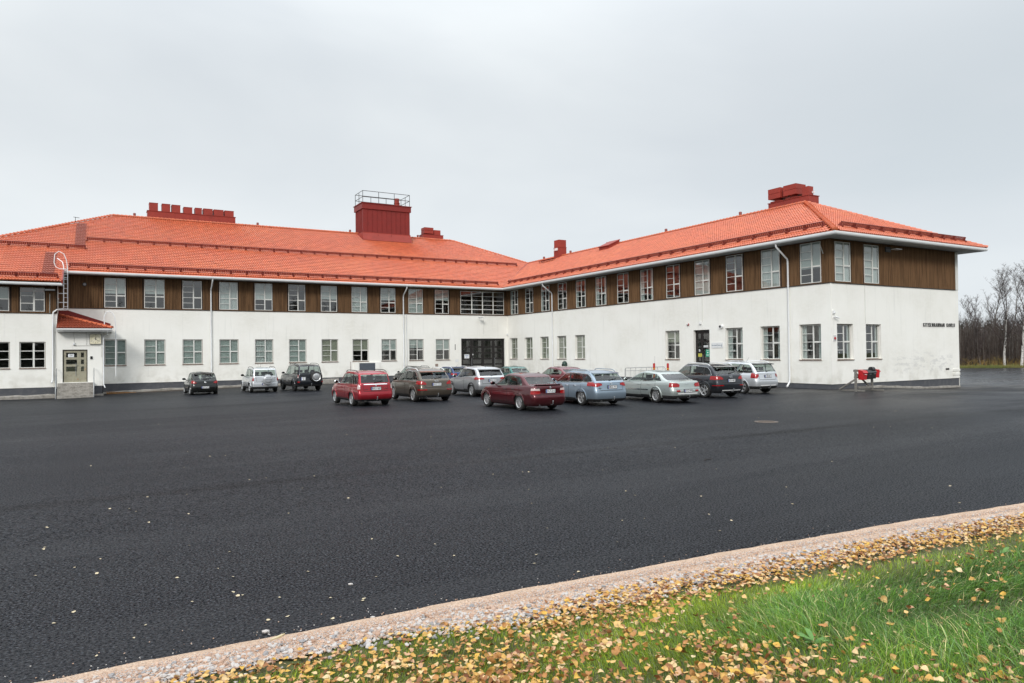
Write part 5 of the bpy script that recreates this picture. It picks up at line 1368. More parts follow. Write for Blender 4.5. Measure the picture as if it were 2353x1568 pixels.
    q.box((X0+.25,-w*.78,zb+.3),(-.15,w*.78,min(zb+.42,zc-.3)))
    q.build('seats',M_SEAT,car)
    q=MB(); n=16; c0=Vector((gf0-.85,.37,zc-.07)); q.tube([tuple(c0+Vector((.08*math.sin(2*PI*k/n),.18*math.cos(2*PI*k/n),.16*math.sin(2*PI*k/n)))) for k in range(n+1)],.014,6); q.build('steering_wheel',M_PLAS,car,smooth=50)
    # ------- mirrors, handles, wiper, plate, exhaust
    for s in (1,-1):
        mx=gf0-.32; h=hit(mx,interp(mx,belt)-.02,s); yb=h[0].y if h else s*w; zmm=interp(mx,belt)+.05
        q=MB(); q.tube([(mx,yb-.02*s,zmm-.03),(mx+.02,yb+.07*s,zmm)],.025,6)
        bmv=bmesh.new(); bmesh.ops.create_uvsphere(bmv,u_segments=12,v_segments=8,radius=1)
        i=len(q.v); q.v+=[(mx+.02+v.co.x*.06,yb+s*.15+v.co.y*.115,zmm+.04+v.co.z*.075) for v in bmv.verts]; q.f+=[tuple(i+v.index for v in f.verts) for f in bmv.faces]; q.m+=[0]*len(bmv.faces); bmv.free()
        mo=q.build('mirror',g('mirror',body_m),car,smooth=50)
        q=MB(); q.tube([(mx-.035,yb+s*.15,zmm+.04),(mx-.044,yb+s*.15,zmm+.04)],.07,14); q.v=[(a,b if True else b,c) for a,b,c in q.v]; q.build('mirror_glass',M_CGD,mo)
        for xx in ([B+.14]+([dR+.22] if g('doors',4)==4 else [])):
            zz=interp(xx,belt)-.14; h=hit(xx,zz,s,bvh)
            if h:
                q=MB(); yy=h[0].y+s*.025; q.tube([(xx-.10,yy-s*.025,zz),(xx-.085,yy,zz),(xx+.085,yy,zz+.004),(xx+.10,yy-s*.025,zz+.004)],.014,6); q.build('door_handle',g('handle',body_m),car,smooth=50)
        if g('rubstrip'):
            zz,mm=g('rubstrip'); ribbon('side_strip',[(ra+.12,zz),(B-.03,zz)],.05,mm,s,bvh,.010); ribbon('side_strip',[(B+.03,zz),(WB-ra-.14,zz)],.05,mm,s,bvh,.010)
    h=hitr(0,zl+.10)
    if g('wiper',True):
        pz=zl+.03; hh=[hitr(.02,pz),hitr(-.38,pz+.06)]
        if hh[0] and hh[1]:
            q=MB(); q.tube([tuple(hh[0][0]+Vector((-.03,0,0))),tuple(hh[1][0]+Vector((-.025,0,0)))],[.018,.009],6); q.tube([tuple(hh[0][0]),tuple(hh[0][0]+Vector((-.05,0,0)))],.03,8); q.build('wiper',M_PLAS,car)
    py,pz,txt=sp['plate']; pw,ph=g('plsize',(.44,.118)); h=hitr(py,pz); hx=min((hitr(py+d,pz+e)[0].x for d in(-.2,0,.2) for e in(-.05,.05) if hitr(py+d,pz+e)),default=X0)-.012
    q=MB(); q.box((hx-.006,py-pw/2,pz-ph/2),(hx,py+pw/2,pz+ph/2)); p=q.build('number_plate',M_PLW,car)
    q=MB(); q.box((hx-.008,py+pw/2-.04,pz-ph/2+.004),(hx-.0062,py+pw/2-.003,pz+ph/2-.004)); q.build('plate_band',M_PLB,p)
    q=MB(); q.box((hx-.001,py-pw/2-.02,pz-ph/2-.018),(hx+.02,py+pw/2+.02,pz+ph/2+.018)); q.build('plate_holder',M_PLAS,p)
    lines=txt.split('/')
    for k,t_ in enumerate(lines):
        me=text_mesh(t_,.112 if len(lines)==1 else .085,.0008,.0012,.88); me.materials.append(M_BLACKM); o=link('lettering',me,p,(hx-.008,py-.018,pz+((.5-k)*.085 if len(lines)>1 else 0))); o.rotation_euler=(0,0,-PI/2)
    for py_,pz_,t_,sz in g('badges',[]):
        h=hitr(py_,pz_)
        if h:
            if t_=='O':
                q=MB(); n=18; q.tube([(h[0].x-.012,py_+sz*math.cos(2*PI*k/n),pz_+sz*.8*math.sin(2*PI*k/n)) for k in range(n+1)],sz*.14,5)
                q.tube([(h[0].x-.014,py_-sz*.7,pz_+sz*.25),(h[0].x-.02,py_,pz_-sz*.25),(h[0].x-.014,py_+sz*.7,pz_+sz*.25)],sz*.13,5); q.build('badge',M_CHR,car,smooth=50)
            elif t_=='OOOO':
                q=MB(); n=16
                for j in range(4):
                    q.tube([(h[0].x-.012-.002*j,py_+(j-1.5)*sz*1.45+sz*math.cos(2*PI*k/n),pz_+sz*math.sin(2*PI*k/n)) for k in range(n+1)],sz*.16,5)
                q.build('badge',M_CHR,car,smooth=50)
            elif t_=='W':
                q=MB(); q.tube([(h[0].x-.01,py_-sz,pz_+.01),(h[0].x-.02,py_-sz*.3,pz_),(h[0].x-.02,py_,pz_+.012),(h[0].x-.02,py_+sz*.3,pz_),(h[0].x-.01,py_+sz,pz_+.01)],.008,5); q.build('badge',M_CHR,car,smooth=50)
            else:
                me=text_mesh(t_,sz,.003,.001); me.materials.append(M_CHR); o=link('badge',me,car,(h[0].x-.012,py_,pz_)); o.rotation_euler=(0,0,-PI/2)
    if g('exhaust',True):
        q=MB(); q.tube([(X0+.35,w*.55,zb+.02),(X0+.06,w*.55,zb+.03)],.033,10,cap=False); q.build('exhaust_pipe',M_GALV,car,smooth=50)
    if g('hook'):
        q=MB(); q.tube([(X0+.25,-.02,zb+.06),(X0-.03,-.02,zb+.05),(X0-.08,-.02,zb+.09),(X0-.08,-.02,zb+.17)],.018,8); q.lathe([(0,-.03),(.025,-.015),(.025,.015),(0,.03)],8,Matrix.Translation((X0-.08,-.02,zb+.19))); q.build('tow_hook',M_GALV,car,smooth=50)
    # ------- rails, spoiler, antenna
    if g('rails'):
        mm=g('rails')
        for s in (1,-1):
            pts=[]; a,b=gr1+.18,gf1-.25; n=10
            for k in range(n+1):
                xx=a+(b-a)*k/n; e=min(1,min(k,n-k)/1.2); pts.append((xx,s*(wt-.06-.0*k),interp(xx,roofP)-.02+.055*e))
            q=MB(); q.tube(pts,.017,6); q.build('roof_rail',mm,car,smooth=50)
    if g('spoiler'):
        zz=interp(gr1,roofP); q=MB(); ws=wt*.9; sl_=g('spoiler')
        q.prism([(gr1+.10,zz-.02),(gr1-sl_,zz-.055),(gr1-sl_,zz-.085),(gr1+.04,zz-.085)],'y',-ws,ws); q.build('spoiler',g('spoilerm',body_m),car,smooth=40)
    if g('decklip'):
        zz=interp(X0+.2,belt); q=MB(); q.prism([(X0+.30,zz+.03),(X0+.12,zz+.065),(X0+.11,zz+.045),(X0+.28,zz+.005)],'y',-w*.7,w*.7); q.build('spoiler',body_m,car,smooth=40)
    if g('antenna'):
        xa=g('antenna'); zz=interp(xa,roofP)+.0; q=MB(); q.tube([(xa,0,zz-.01),(xa,0,zz+.03)],[.03,.015],8); q.tube([(xa,0,zz+.02),(xa-.14,0,zz+.22)],.005,5); q.build('antenna',M_PLAS,car)
    if g('gatetrim'):
        zz,mm=g('gatetrim'); hits=[]
        for k in range(15):
            yy=(-.62+1.24*k/14)*w; h=hitr(yy,zz)
            if h: hits.append((h[0],h[1] if h[1].x<0 else -h[1]))
        ribbon('tailgate_trim',None,.04,mm,hits=hits,off=.012)
    if g('skid'):
        zz,mm=g('skid'); hits=[]
        for k in range(15):
            yy=(-.6+1.2*k/14)*w; h=hitr(yy,zz)
            if h: hits.append((h[0],h[1] if h[1].x<0 else -h[1]))
        ribbon('bumper_trim',None,.05,mm,hits=hits,off=.014)
    if g('spare'):
        sy,sz,sr,mc,tx=g('spare'); h=hitr(sy,sz-.2); hx=h[0].x if h else X0
        Mx=Matrix.Translation((hx-.0,sy,sz))@Matrix.Rotation(-PI/2,4,'Y')
        q=MB(); q.lathe([(0,-.02),(sr*.96,-.02),(sr,.04),(sr,.16),(sr*.93,.21),(sr*.80,.215)],32,Mx); sw=q.build('spare_wheel',mc[0],car,smooth=40)
        q=MB(); hb=.80 if tx else .60
        if not tx: q.lathe([(sr*.80,.214),(sr*.60,.17)],32,Mx)
        q.lathe([(sr*hb,.214),(sr*(hb-.06),.228),(sr*.3,.238),(0,.241)],32,Mx); q.build('wheel_cover',mc[1],sw,smooth=40)
        if tx:
            me=text_mesh(tx,.075,.002,.001,.9); me.materials.append(mat('cover_print',(.16,.17,.18),.5,noise=(4,(.14,.15,.16),.4,.7))); o=link('lettering',me,sw,(hx-.242,sy,sz)); o.rotation_euler=(0,0,-PI/2)
        for e in (.13,-.13) if tx else ():
            q=MB(); q.tube([(hx-.232,sy+dy,sz+e*1.1+ (.03 if e>0 else -.03)*(1-(dy/.17)**2)) for dy in (-.17,-.1,0,.1,.17)],.012,5); q.build('cover_slot',M_BLACKM,sw)
    return car
C_={} 
P_blackg=paint('paint_black_green',(.006,.008,.0075)); P_silver=paint('paint_silver',(.58,.60,.62)); P_navy=paint('paint_dark_navy',(.007,.009,.014)); P_red=paint('paint_red',(.32,.004,.014))
P_brown=paint('paint_bronze',(.095,.076,.056)); P_grey=paint('paint_mid_grey',(.29,.295,.305)); P_wine=paint('paint_wine',(.078,.001,.006)); P_lblue=paint('paint_light_blue',(.25,.32,.39)); P_pgreen=paint('paint_pale_green_silver',(.42,.465,.445))
P_dgrey=paint('paint_dark_grey',(.022,.025,.032)); P_blue=paint('paint_blue',(.02,.05,.14)); P_teal=paint('paint_teal',(.02,.13,.11)); P_black=paint('paint_black',(.012,.013,.014)); P_wine2=paint('paint_dark_red',(.14,.002,.010)); P_silverw=paint('paint_bright_silver',(.64,.665,.69))
TEN=(10,.055,'one'); FIVE=(5,.13,'one'); SEV=(7,.08,'one'); TW5=(5,.06,'twin')
def dlo(gr0,gr1,gf1,gf0,belt,roof,rear=.12,front=.22,top=.10,rtop=.25,low=.035,rlow=None):
    bz=lambda x:interp(x,belt)+low-.03; rz=lambda x:interp(x,roof)-top
    xm=(gr1+gf1)/2+.1
    return [(gr0+rear,bz(gr0+rear)+(rlow or 0)),(gf0-front,bz(gf0-front)),(gf1-.10,rz(gf1-.1)+.0),(xm,rz(xm)+.0),(gr1+rtop,rz(gr1+rtop)-.01),((gr0+rear+gr1+rtop)/2-.04,(bz(gr0+rear)+rz(gr1+rtop))/2+.02)]
def spec(dim,belt,roof,cabin,wins,bpil,**k):
    d=dict(dim=dim,belt=belt,roof=roof,cabin=cabin,wins=wins,bpil=bpil); d.update(k)
    d['dlo']=dlo(*cabin,belt,roof,**k.get('dl',{})); return d
cars=[]
# 1 small black hatchback
s=spec((3.9,1.70,1.475,2.49,.72),[(-.72,.95),(.3,.97),(2.0,.90),(2.5,.87),(3.18,.66)],[(-.45,1.38),(.3,1.455),(1.0,1.475),(1.6,1.40)],(-.60,-.28,1.38,2.18),[(-.3,.0),(.06,.84),(.92,1.99)],.88,
 paint=P_blackg,rim=TEN,r=.30,zb=.17,plate=(0,.50,'ZKY-693'),tail=[([(.48,.80),(.80,.98),(1.0,1.0),(1.0,.80),(.60,.74)],-.32,M_TLR)],badges=[(0,.82,'O',.05),(.52,.82,'Mazda2',.06),(-.45,.70,'SPORT',.035)],glass=M_CGL,spoiler=.08,dl=dict(rear=.35,rtop=.35))
cars.append(('small_hatchback','small black hatchback with narrow red tail lights, leftmost parked car',-29.51,-11.70,92.2,s))
# 2 silver compact suv with hard spare wheel cover
s=spec((4.35,1.81,1.69,2.64,.85),[(-.85,1.06),(.5,1.05),(2.2,1.03),(2.8,1.0),(3.5,.82)],[(-.72,1.60),(.2,1.665),(1.2,1.665),(1.8,1.60)],(-.80,-.62,1.62,2.25),[(-.6,-.05),(.03,.92),(1.0,2.05)],.96,
 paint=P_silver,rim=FIVE,r=.345,zb=.25,low=(.40,M_PLAS),plate=(0,.56,'FKH-887'),plsize=(.44,.11),rr=.15,dr=[.10,.04,.0,.0,.0,.01,.03,.035,.04,.045,.05,.06],tumble=.84,rp=1,
 tail=[([(.74,.78),(.74,1.04),(1.0,1.04),(1.0,.78)],-.70,M_TLR)],rails=M_PLAS,spare=(-.12,.86,.335,(P_silver,P_silver),'GRAND VITARA'),gate=True,mirror=M_PLAS,wiper=False,antenna=.9,dl=dict(rear=.16,rtop=.12))
cars.append(('compact_suv','silver compact SUV with a silver spare wheel cover on its back door',-25.85,-12.06,90.7,s))
# 3 big dark off-roader with spare wheel
s=spec((4.75,1.875,1.88,2.79,1.05),[(-1.05,1.17),(.5,1.15),(2.3,1.14),(3.0,1.10),(3.7,.95)],[(-.9,1.76),(.2,1.85),(1.2,1.85),(1.9,1.78)],(-1.0,-.78,1.72,2.36),[(-.78,-.12),(-.02,.92),(1.0,2.15)],.96,
 paint=P_navy,rim=SEV,rimdark=True,r=.375,zb=.33,low=(.46,M_PLAS),archm=P_navy,plate=(.52,.86,'JLU/48'),plsize=(.30,.20),rr=.18,dr=[.10,.04,.0,.0,.0,.01,.03,.04,.045,.05,.06,.08],tumble=.82,rp=1,
 tail=[([(.80,.92),(.80,1.02),(1.0,1.02),(1.0,.92)],-.84,M_TLC),([(.80,1.025),(.80,1.20),(1.0,1.20),(1.0,1.025)],-.84,M_TLR),([(.74,.60),(.74,.68),(.86,.68),(.86,.60)],-.8,M_TLR)],rails=M_PLAS,spare=(-.32,.98,.37,(M_TYRE,M_RIM),None),hook=True,wiper=False,mirror=M_PLAS,dl=dict(rear=.2,rtop=.12))
cars.append(('off_roader','tall dark off-road car with an exposed spare wheel and silver hub on its back door',-22.99,-12.13,93.2,s))
# 4 red wagon
s=spec((4.45,1.735,1.60,2.525,.95),[(-.95,1.01),(.5,.99),(2.1,.97),(2.7,.93),(3.4,.74)],[(-.82,1.49),(.0,1.57),(1.0,1.575),(1.6,1.50)],(-.86,-.62,1.48,2.22),[(-.62,-.10),(.0,.88),(.96,2.02)],.92,
 paint=P_red,rim=FIVE,r=.325,zb=.24,low=(.33,M_PLAS),plate=(0,.80,'RKO-587'),rr=.16,dr=[.12,.06,.0,-.01,-.01,.01,.04,.05,.06,.07,.08,.10],tumble=.83,rp=1,
 tail=[([(.70,.71),(.70,.78),(1.0,.78),(1.0,.71)],-.72,M_TLR),([(.70,.785),(.70,.93),(.76,1.04),(1.0,1.04),(1.0,.785)],-.72,M_TLC)],rails=M_PLAS,gatetrim=(.985,M_CHR),hook=True,mirror=M_CHR,rubstrip=(.56,P_red),badges=[(0,.93,'O',.04),(.45,.77,'SUBARU',.045),(-.45,.80,'FORESTER',.04)],dl=dict(rear=.16,rtop=.12))
cars.append(('red_wagon','bright red boxy wagon with clear tail lights and black roof rails',-24.72,-30.66,90.5,s))
# 5 black car hidden behind 4 and 6
s=spec((4.35,1.78,1.50,2.63,.80),[(-.80,1.0),(.5,.98),(2.1,.94),(2.7,.90),(3.5,.68)],[(-.55,1.40),(.3,1.47),(1.1,1.485),(1.7,1.41)],(-.66,-.38,1.50,2.30),[(-.4,.0),(.06,.95),(1.02,2.08)],.98,
 paint=P_black,rim=TEN,r=.325,zb=.18,plate=(0,.55,'LMX-204'),tail=[([(.5,.80),(.5,.93),(1.0,.95),(1.0,.80)],-.35,M_TLR)],rails=M_PLAS,spoiler=.06,dl=dict(rear=.3,rtop=.3))
cars.append(('black_hatchback','black hatchback nosed in to the wall behind the bronze SUV',-13.3,-9.3,95,s))
# 6 bronze suv
s=spec((4.385,1.83,1.60,2.603,.86),[(-.86,1.06),(.5,1.02),(2.1,.97),(2.7,.95),(3.5,.72)],[(-.62,1.44),(.2,1.55),(1.1,1.585),(1.75,1.50)],(-.74,-.32,1.55,2.30),[(-.38,.02),(.08,.93),(1.01,2.10)],.97,
 paint=P_brown,rim=TEN,r=.345,zb=.22,low=(.34,M_PLAS),plate=(0,.84,'VNY-750'),tail=[([(.52,.83),(.52,.90),(.66,1.00),(1.0,1.02),(1.0,.85)],-.36,M_TLR),([(.50,.57),(.50,.62),(.86,.62),(.86,.57)],-.5,M_TLR)],rails=M_TRIM,trim=M_CHR,spoiler=.16,spoilerm=P_brown,hook=True,
 badges=[(0,1.0,'OOOO',.032),(.55,.75,'Q3',.07),(-.5,.76,'TDI',.045)],dl=dict(rear=.34,rtop=.30))
cars.append(('bronze_suv','bronze brown SUV with chrome window trim between the red wagon and the grey crossover',-21.57,-30.27,90.2,s))
# 7 blue hatch behind
s=spec((4.45,1.80,1.46,2.65,.82),[(-.82,1.0),(.5,.97),(2.1,.93),(2.7,.89),(3.5,.68)],[(-.6,1.36),(.2,1.43),(1.1,1.45),(1.7,1.38)],(-.72,-.40,1.46,2.30),[(-.5,.0),(.06,.95),(1.02,2.08)],.98,
 paint=P_blue,rim=TEN,r=.32,zb=.17,plate=(0,.60,'CKP-318'),tail=[([(.5,.84),(.5,.94),(.80,1.0),(1.0,1.0),(1.0,.86)],-.38,M_TLR)],rails=M_TRIM,spoiler=.10,spoilerm=M_PLAS,antenna=.2,dl=dict(rear=.3,rtop=.25))
cars.append(('blue_hatchback','blue hatchback with silver roof rails in front of the black entrance doors',-12.27,-14.02,94,s))
# 8 grey crossover
s=spec((4.377,1.806,1.59,2.646,.82),[(-.82,1.06),(.5,1.03),(2.1,.96),(2.8,.93),(3.5,.72)],[(-.58,1.46),(.2,1.55),(1.1,1.58),(1.75,1.50)],(-.72,-.36,1.50,2.32),[(-.40,-.02),(.04,.93),(1.0,2.10)],.96,
 paint=P_grey,roofpaint=P_silver,rim=TW5,r=.34,zb=.22,low=(.40,M_PLAS),archm=M_PLAS,plate=(0,.86,'BGC-624'),tail=[([(.46,.92),(.46,.98),(.72,1.05),(1.0,1.05),(1.0,.90)],-.30,M_TLR)],spoiler=.12,antenna=.1,glass=M_CGL,rglass=M_CGD,darkfrom=0,badges=[(0,1.0,'O',.04)],dl=dict(rear=.34,rtop=.28,rlow=.05))
cars.append(('grey_crossover','grey crossover with dark rear glass and black wheel arches behind the wine red saloon',-17.64,-28.65,87.5,s))
# 9 teal saloon behind
s=spec((4.4,1.70,1.42,2.60,1.0),[(-1.0,.93),(-.5,.95),(.3,.95),(2.1,.90),(2.6,.86),(3.3,.64)],[(-.3,1.30),(.3,1.39),(1.0,1.415),(1.5,1.33)],(-.52,.05,1.42,2.18),[(-.12,.10),(.16,.95),(1.02,1.98)],.98,
 paint=P_teal,rim=TEN,r=.305,zb=.17,plate=(0,.70,'AFG-921'),tail=[([(.5,.72),(.5,.88),(1.0,.88),(1.0,.72)],-.75,M_TLR)],wiper=False,dl=dict(rear=.42,rtop=.1))
cars.append(('teal_saloon','teal green saloon mostly hidden behind the grey crossover',-9.84,-18.77,88,s))
# 10 wine red saloon
s=spec((4.43,1.695,1.445,2.535,1.03),[(-1.03,.95),(-.5,.975),(.3,.96),(2.1,.92),(2.6,.87),(3.3,.66)],[(-.3,1.30),(.25,1.41),(.95,1.44),(1.45,1.36)],(-.58,-.02,1.36,2.14),[(-.10,.16),(.19,.86),(.93,1.94)],.89,
 paint=P_wine,rim=TEN,r=.305,zb=.19,plate=(0,.76,'XLY-515'),plsize=(.42,.12),dr=[.12,.06,.02,.0,-.01,.0,.05,.06,.06,.065,.07,.09],tail=[([(.46,.66),(.46,.78),(1.0,.78),(1.0,.64)],-.78,M_TLR),([(.46,.785),(.48,.86),(1.0,.88),(1.0,.785)],-.78,M_TLC)],
 wiper=False,hook=True,decklip=True,rubstrip=(.55,P_wine),mirror=P_wine,handle=M_PLAS,badges=[(0,.90,'O',.04),(.52,.89,'ALMERA',.04),(-.60,.70,'1.8',.04)],tumble=.80,dl=dict(rear=.45,rtop=.18))
cars.append(('wine_red_saloon','dark wine red four-door saloon nearest the camera',-20.39,-38.04,91.5,s))
# 11 dark red fastback behind
s=spec((4.6,1.78,1.44,2.70,.95),[(-.95,1.02),(-.5,1.02),(.3,.98),(2.1,.93),(2.7,.88),(3.5,.66)],[(-.85,1.10),(-.3,1.27),(.4,1.40),(1.1,1.435),(1.6,1.36)],(-.82,.05,1.45,2.30),[(-.10,.16),(.20,.98),(1.05,2.08)],1.01,
 paint=P_wine2,rim=TEN,r=.33,zb=.17,plate=(0,.60,'JBR-460'),tail=[([(.5,.82),(.5,.94),(1.0,.96),(1.0,.82)],-.6,M_TLR)],wiper=True,antenna=.55,rwtop=.09,dl=dict(rear=.55,rtop=.15))
cars.append(('red_fastback','dark red sloping fastback with an antenna behind the light blue wagon',-12.3,-28.84,90,s))
# 12 light blue wagon
s=spec((4.765,1.795,1.46,2.725,1.05),[(-1.05,1.0),(-.3,.99),(.6,.965),(2.2,.92),(2.8,.88),(3.6,.66)],[(-.80,1.38),(.0,1.455),(1.0,1.47),(1.6,1.39)],(-.95,-.52,1.46,2.32),[(-.66,-.10),(-.02,.88),(.97,2.10)],.92,
 paint=P_lblue,rim=TW5,r=.325,zb=.18,plate=(-.02,.78,'MEZ-701'),tail=[([(.46,.86),(.46,.92),(.72,.98),(1.0,.98),(1.0,.86),(.70,.80)],-.42,M_TLR)],rails=P_lblue,trim=M_CHR,spoiler=.10,spoilerm=P_lblue,hook=True,handle=M_CHR,badges=[(0,.93,'O',.055),(.58,.74,'Mazda6',.05)],low=(.30,M_PLAS),dl=dict(rear=.22,rtop=.2))
cars.append(('light_blue_wagon','light blue wagon with roof rails beside the wine red saloon',-16.94,-37.45,88.5,s))
# 13 pale green-silver american saloon
s=spec((4.84,1.79,1.40,2.743,1.12),[(-1.12,.93),(-.6,.955),(.3,.93),(2.1,.89),(2.7,.85),(3.6,.60)],[(-.4,1.20),(.15,1.345),(.9,1.395),(1.5,1.32)],(-.80,-.02,1.46,2.32),[(-.30,.10),(.14,.98),(1.05,2.08)],1.01,
 paint=P_pgreen,rim=TEN,r=.32,zb=.19,plate=(.0,.53,'EYZ-449'),plsize=(.42,.11),rubstrip=(.55,M_CHR),archm=P_pgreen,tail=[([(.44,.70),(.40,.80),(.50,.86),(1.0,.90),(1.0,.70)],-.84,M_TLR),([(.42,.50),(.42,.57),(.60,.57),(.60,.50)],-.7,M_TLR)],
 wiper=False,badges=[(0,.84,'W',.13)],rearglass=glass_mat('frosty_glass',(.30,.33,.38),2.2,.22),gate=False,hook=True,skid=(.42,M_TRIM),handle=P_pgreen,low=(.34,M_PLAS),tumble=.76,dl=dict(rear=.5,rtop=.18))
cars.append(('pale_green_saloon','pale green silver saloon with a sloping frosty rear window',-13.38,-38.07,87.5,s))
# 14 dark grey suv
s=spec((4.66,1.893,1.655,2.82,.92),[(-.92,1.09),(.3,1.07),(2.2,1.02),(2.9,1.0),(3.7,.76)],[(-.66,1.49),(.2,1.60),(1.2,1.64),(1.9,1.55)],(-.80,-.40,1.60,2.45),[(-.50,.02),(.10,.98),(1.07,2.24)],1.02,
 paint=P_dgrey,rim=FIVE,r=.365,zb=.24,plate=(0,.82,'KSU-487'),tail=[([(.48,.88),(.48,.94),(.60,1.02),(1.0,1.05),(1.0,.86)],-.40,M_TLR),([(.50,.58),(.50,.62),(.90,.62),(.90,.58)],-.55,M_TLR)],rails=M_TRIM,trim=M_CHR,spoiler=.18,spoilerm=P_dgrey,rglass=M_CGD,darkfrom=2,rearglass=M_CGD,
 badges=[(0,1.0,'OOOO',.034),(.55,.76,'Q5',.075)],skid=(.37,M_TRIM),hook=True,dl=dict(rear=.36,rtop=.28))
cars.append(('dark_grey_suv','dark grey SUV with five-spoke wheels and chrome window trim near the side door',-9.42,-37.06,87.5,s))
# 15 silver suv
s=spec((4.595,1.795,1.70,2.64,.97),[(-.97,1.09),(.3,1.06),(2.2,1.02),(2.8,.99),(3.6,.78)],[(-.80,1.56),(.0,1.645),(1.1,1.665),(1.8,1.58)],(-.88,-.55,1.58,2.38),[(-.66,-.06),(.02,.93),(1.02,2.17)],.97,
 paint=P_silverw,rim=TW5,r=.35,zb=.25,low=(.40,M_PLAS),plate=(0,.90,'CJP-801'),tail=[([(.60,.92),(.60,1.00),(.70,1.08),(1.0,1.09),(1.0,.90),(.74,.78)],-.55,M_TLR)],rails=M_TRIM,spoiler=.18,spoilerm=M_PLAS,antenna=.5,wiper=True,badges=[(0,1.03,'O',.045)],skid=(.44,M_TRIM),hook=True,tumble=.83,dl=dict(rear=.24,rtop=.2))
cars.append(('silver_suv','bright silver SUV, rightmost parked car, beside the downpipe',-5.54,-35.88,87.5,s))
for a in cars: build_car(*a)
# ============================================================ YARD THINGS
def mailboxes():
    g0_=gz(-.1,-38.5)
    t=empty('mailbox_stand',(-.86,-38.49,g0_),0,'grey weathered timber stand carrying four mailboxes by the gable corner','stand')
    WD=mat('weathered_timber',(.20,.19,.17),.9,noise=[(3,(.13,.12,.11),.4,.7,(1,1,6)),(8,(.28,.265,.24),.5,.8)],bump=(30,.4,.01))
    def beam(name,a,b,w=.07,h=.07):
        a=Vector(a);b=Vector(b); d=(b-a); Ln=d.length; d.normalize(); s=d.cross(Vector((0,0,1))); s=s.normalized() if s.length>.1 else Vector((0,1,0)); u=s.cross(d)
        q=MB(); M=Matrix(((d.x,s.x,u.x,a.x),(d.y,s.y,u.y,a.y),(d.z,s.z,u.z,a.z),(0,0,0,1))); q.box((0,-w/2,-h/2),(Ln,w/2,h/2),0,M); q.build(name,WD,t)
    beam('post',(0,0,0),(0,0,1.17),.09,.10); beam('post',(1.48,.05,0),(1.48,.05,1.10),.09,.10)
    beam('rail',(-.05,.07,1.10),(1.62,.12,1.08),.05,.12); beam('rail',(.0,.07,.75),(1.5,.12,.72),.05,.10)
    beam('brace',(.05,.05,1.0),(1.25,.1,.28),.06,.07)
    beam('foot',(.1,-.42,.05),(.1,.85,.05),.1,.08); beam('foot',(1.45,-.62,.05),(1.45,.7,.05),.1,.08); beam('foot',(.15,-.05,.22),(1.48,0,.20),.05,.12)
    beam('brace',(0,.95,.10),(0,.05,.62),.07,.08)
    MR=mat('mailbox_red',(.52,.015,.02),.35,0,.3,noise=(4,(.46,.013,.018),.4,.7)); MK=mat('mailbox_black',(.012,.012,.013),.35,0,.3,noise=(4,(.02,.02,.02),.4,.7))
    def mbx(x,z,w,h,m,label,lidw=0,round_=False,tilt=0):
        b=empty('mailbox',(-.86+x,-38.49-.02,g0_+z),R(tilt),label,'mailbox','mailboxes on the timber stand')
        q=MB(); q.prism([(-.02,0),(-.26,.0),(-.30,h*.72),(-.24,h*.9),(-.02,h)],'x',0,w); q.build('box',m,b)
        q=MB(); q.prism([(-.0,h+.012),(-.0,h*.99),(-.25,h*.885),(-.33,h*.66),(-.34,h*.70),(-.26,h*.93)],'x',-.015,w+.015); q.build('lid',m,b)
        q=MB(); q.box((w*.3,-.336,h*.52),(w*.75,-.31,h*.56)); q.build('slot_label',MP if m is MR else M_GALV,b)
        if round_: q=MB(); q.tube([(w*.2,-.16,h),(w*.8,-.16,h)],.15,14); q.build('top_roll',m,b,smooth=50)
    mbx(.17,.62,.36,.52,MR,'bright red mailbox at the left end of the timber stand')
    mbx(.58,.64,.34,.50,MK,'plain black mailbox next to the left red mailbox')
    mbx(.95,.66,.36,.48,MK,'black mailbox with a rounded top, between the plain black one and the right red one',round_=True)
    mbx(1.50,.70,.34,.46,MR,'dull red mailbox at the right end of the timber stand, turned outward',tilt=28)
mailboxes()
def barrier():
    x=-1.3; y0=-20.0; y1=-24.4; g_=gz(x,-22); t=empty('bicycle_rack',(x,y0,g_),0,'long galvanised railing rack of thin vertical bars by the wing wall','rack')
    q=MB(); q.tube([(0,0,0),(0,0,.95),(0,-.12,1.08),(0,y1-y0+.12,1.22),(0,y1-y0,1.1),(0,y1-y0,0)],.02,6); q.tube([(0,0,.2),(0,y1-y0,.25)],.015,6); q.tube([(0,0,.88),(0,y1-y0,.98)],.012,6); q.build('frame',M_GALV,t,smooth=40)
    for k in range(30):
        yy=(y1-y0)*(k+.5)/30; q=MB(); thick=k%4==0
        q.tube([(0,yy,.2),(0,yy,(1.08 if thick else .90)+.12*k/30)],.016 if thick else .008,5); q.build('bar',M_GALV,t)
    for yy in (.0,y1-y0,(y1-y0)/2): q=MB(); q.tube([(-.3,yy,.02),(.3,yy,.02)],.02,6); q.build('foot',M_GALV,t)
barrier()
def post(x,y,label,pole):
    t=empty('marker_post',(x,y,gz(x,y)),0,label,'post','red and yellow marker posts by the rack')
    PR=mat('post_red',(.52,.02,.02),.5,noise=(5,(.42,.016,.016),.4,.7)); PY=mat('post_yellow',(.75,.42,.03),.5,noise=(5,(.65,.36,.03),.4,.7))
    q=MB(); q.tube([(0,0,0),(0,0,1.46)],.075,12); q.build('tube',PR,t,smooth=40)
    for z in (.55,.75,.95,1.07): q=MB(); q.tube([(0,0,z),(0,0,z+.06)],.079,12); q.build('reflective_band',PY,t,smooth=40)
    if pole: q=MB(); q.tube([(0.02,-.05,1.4),(.02,-.07,1.95)],.008,5); q.build('rod',M_GALV,t)
post(-1.7,-23.7,'red and yellow striped marker post standing before the rack with a thin rod',True)
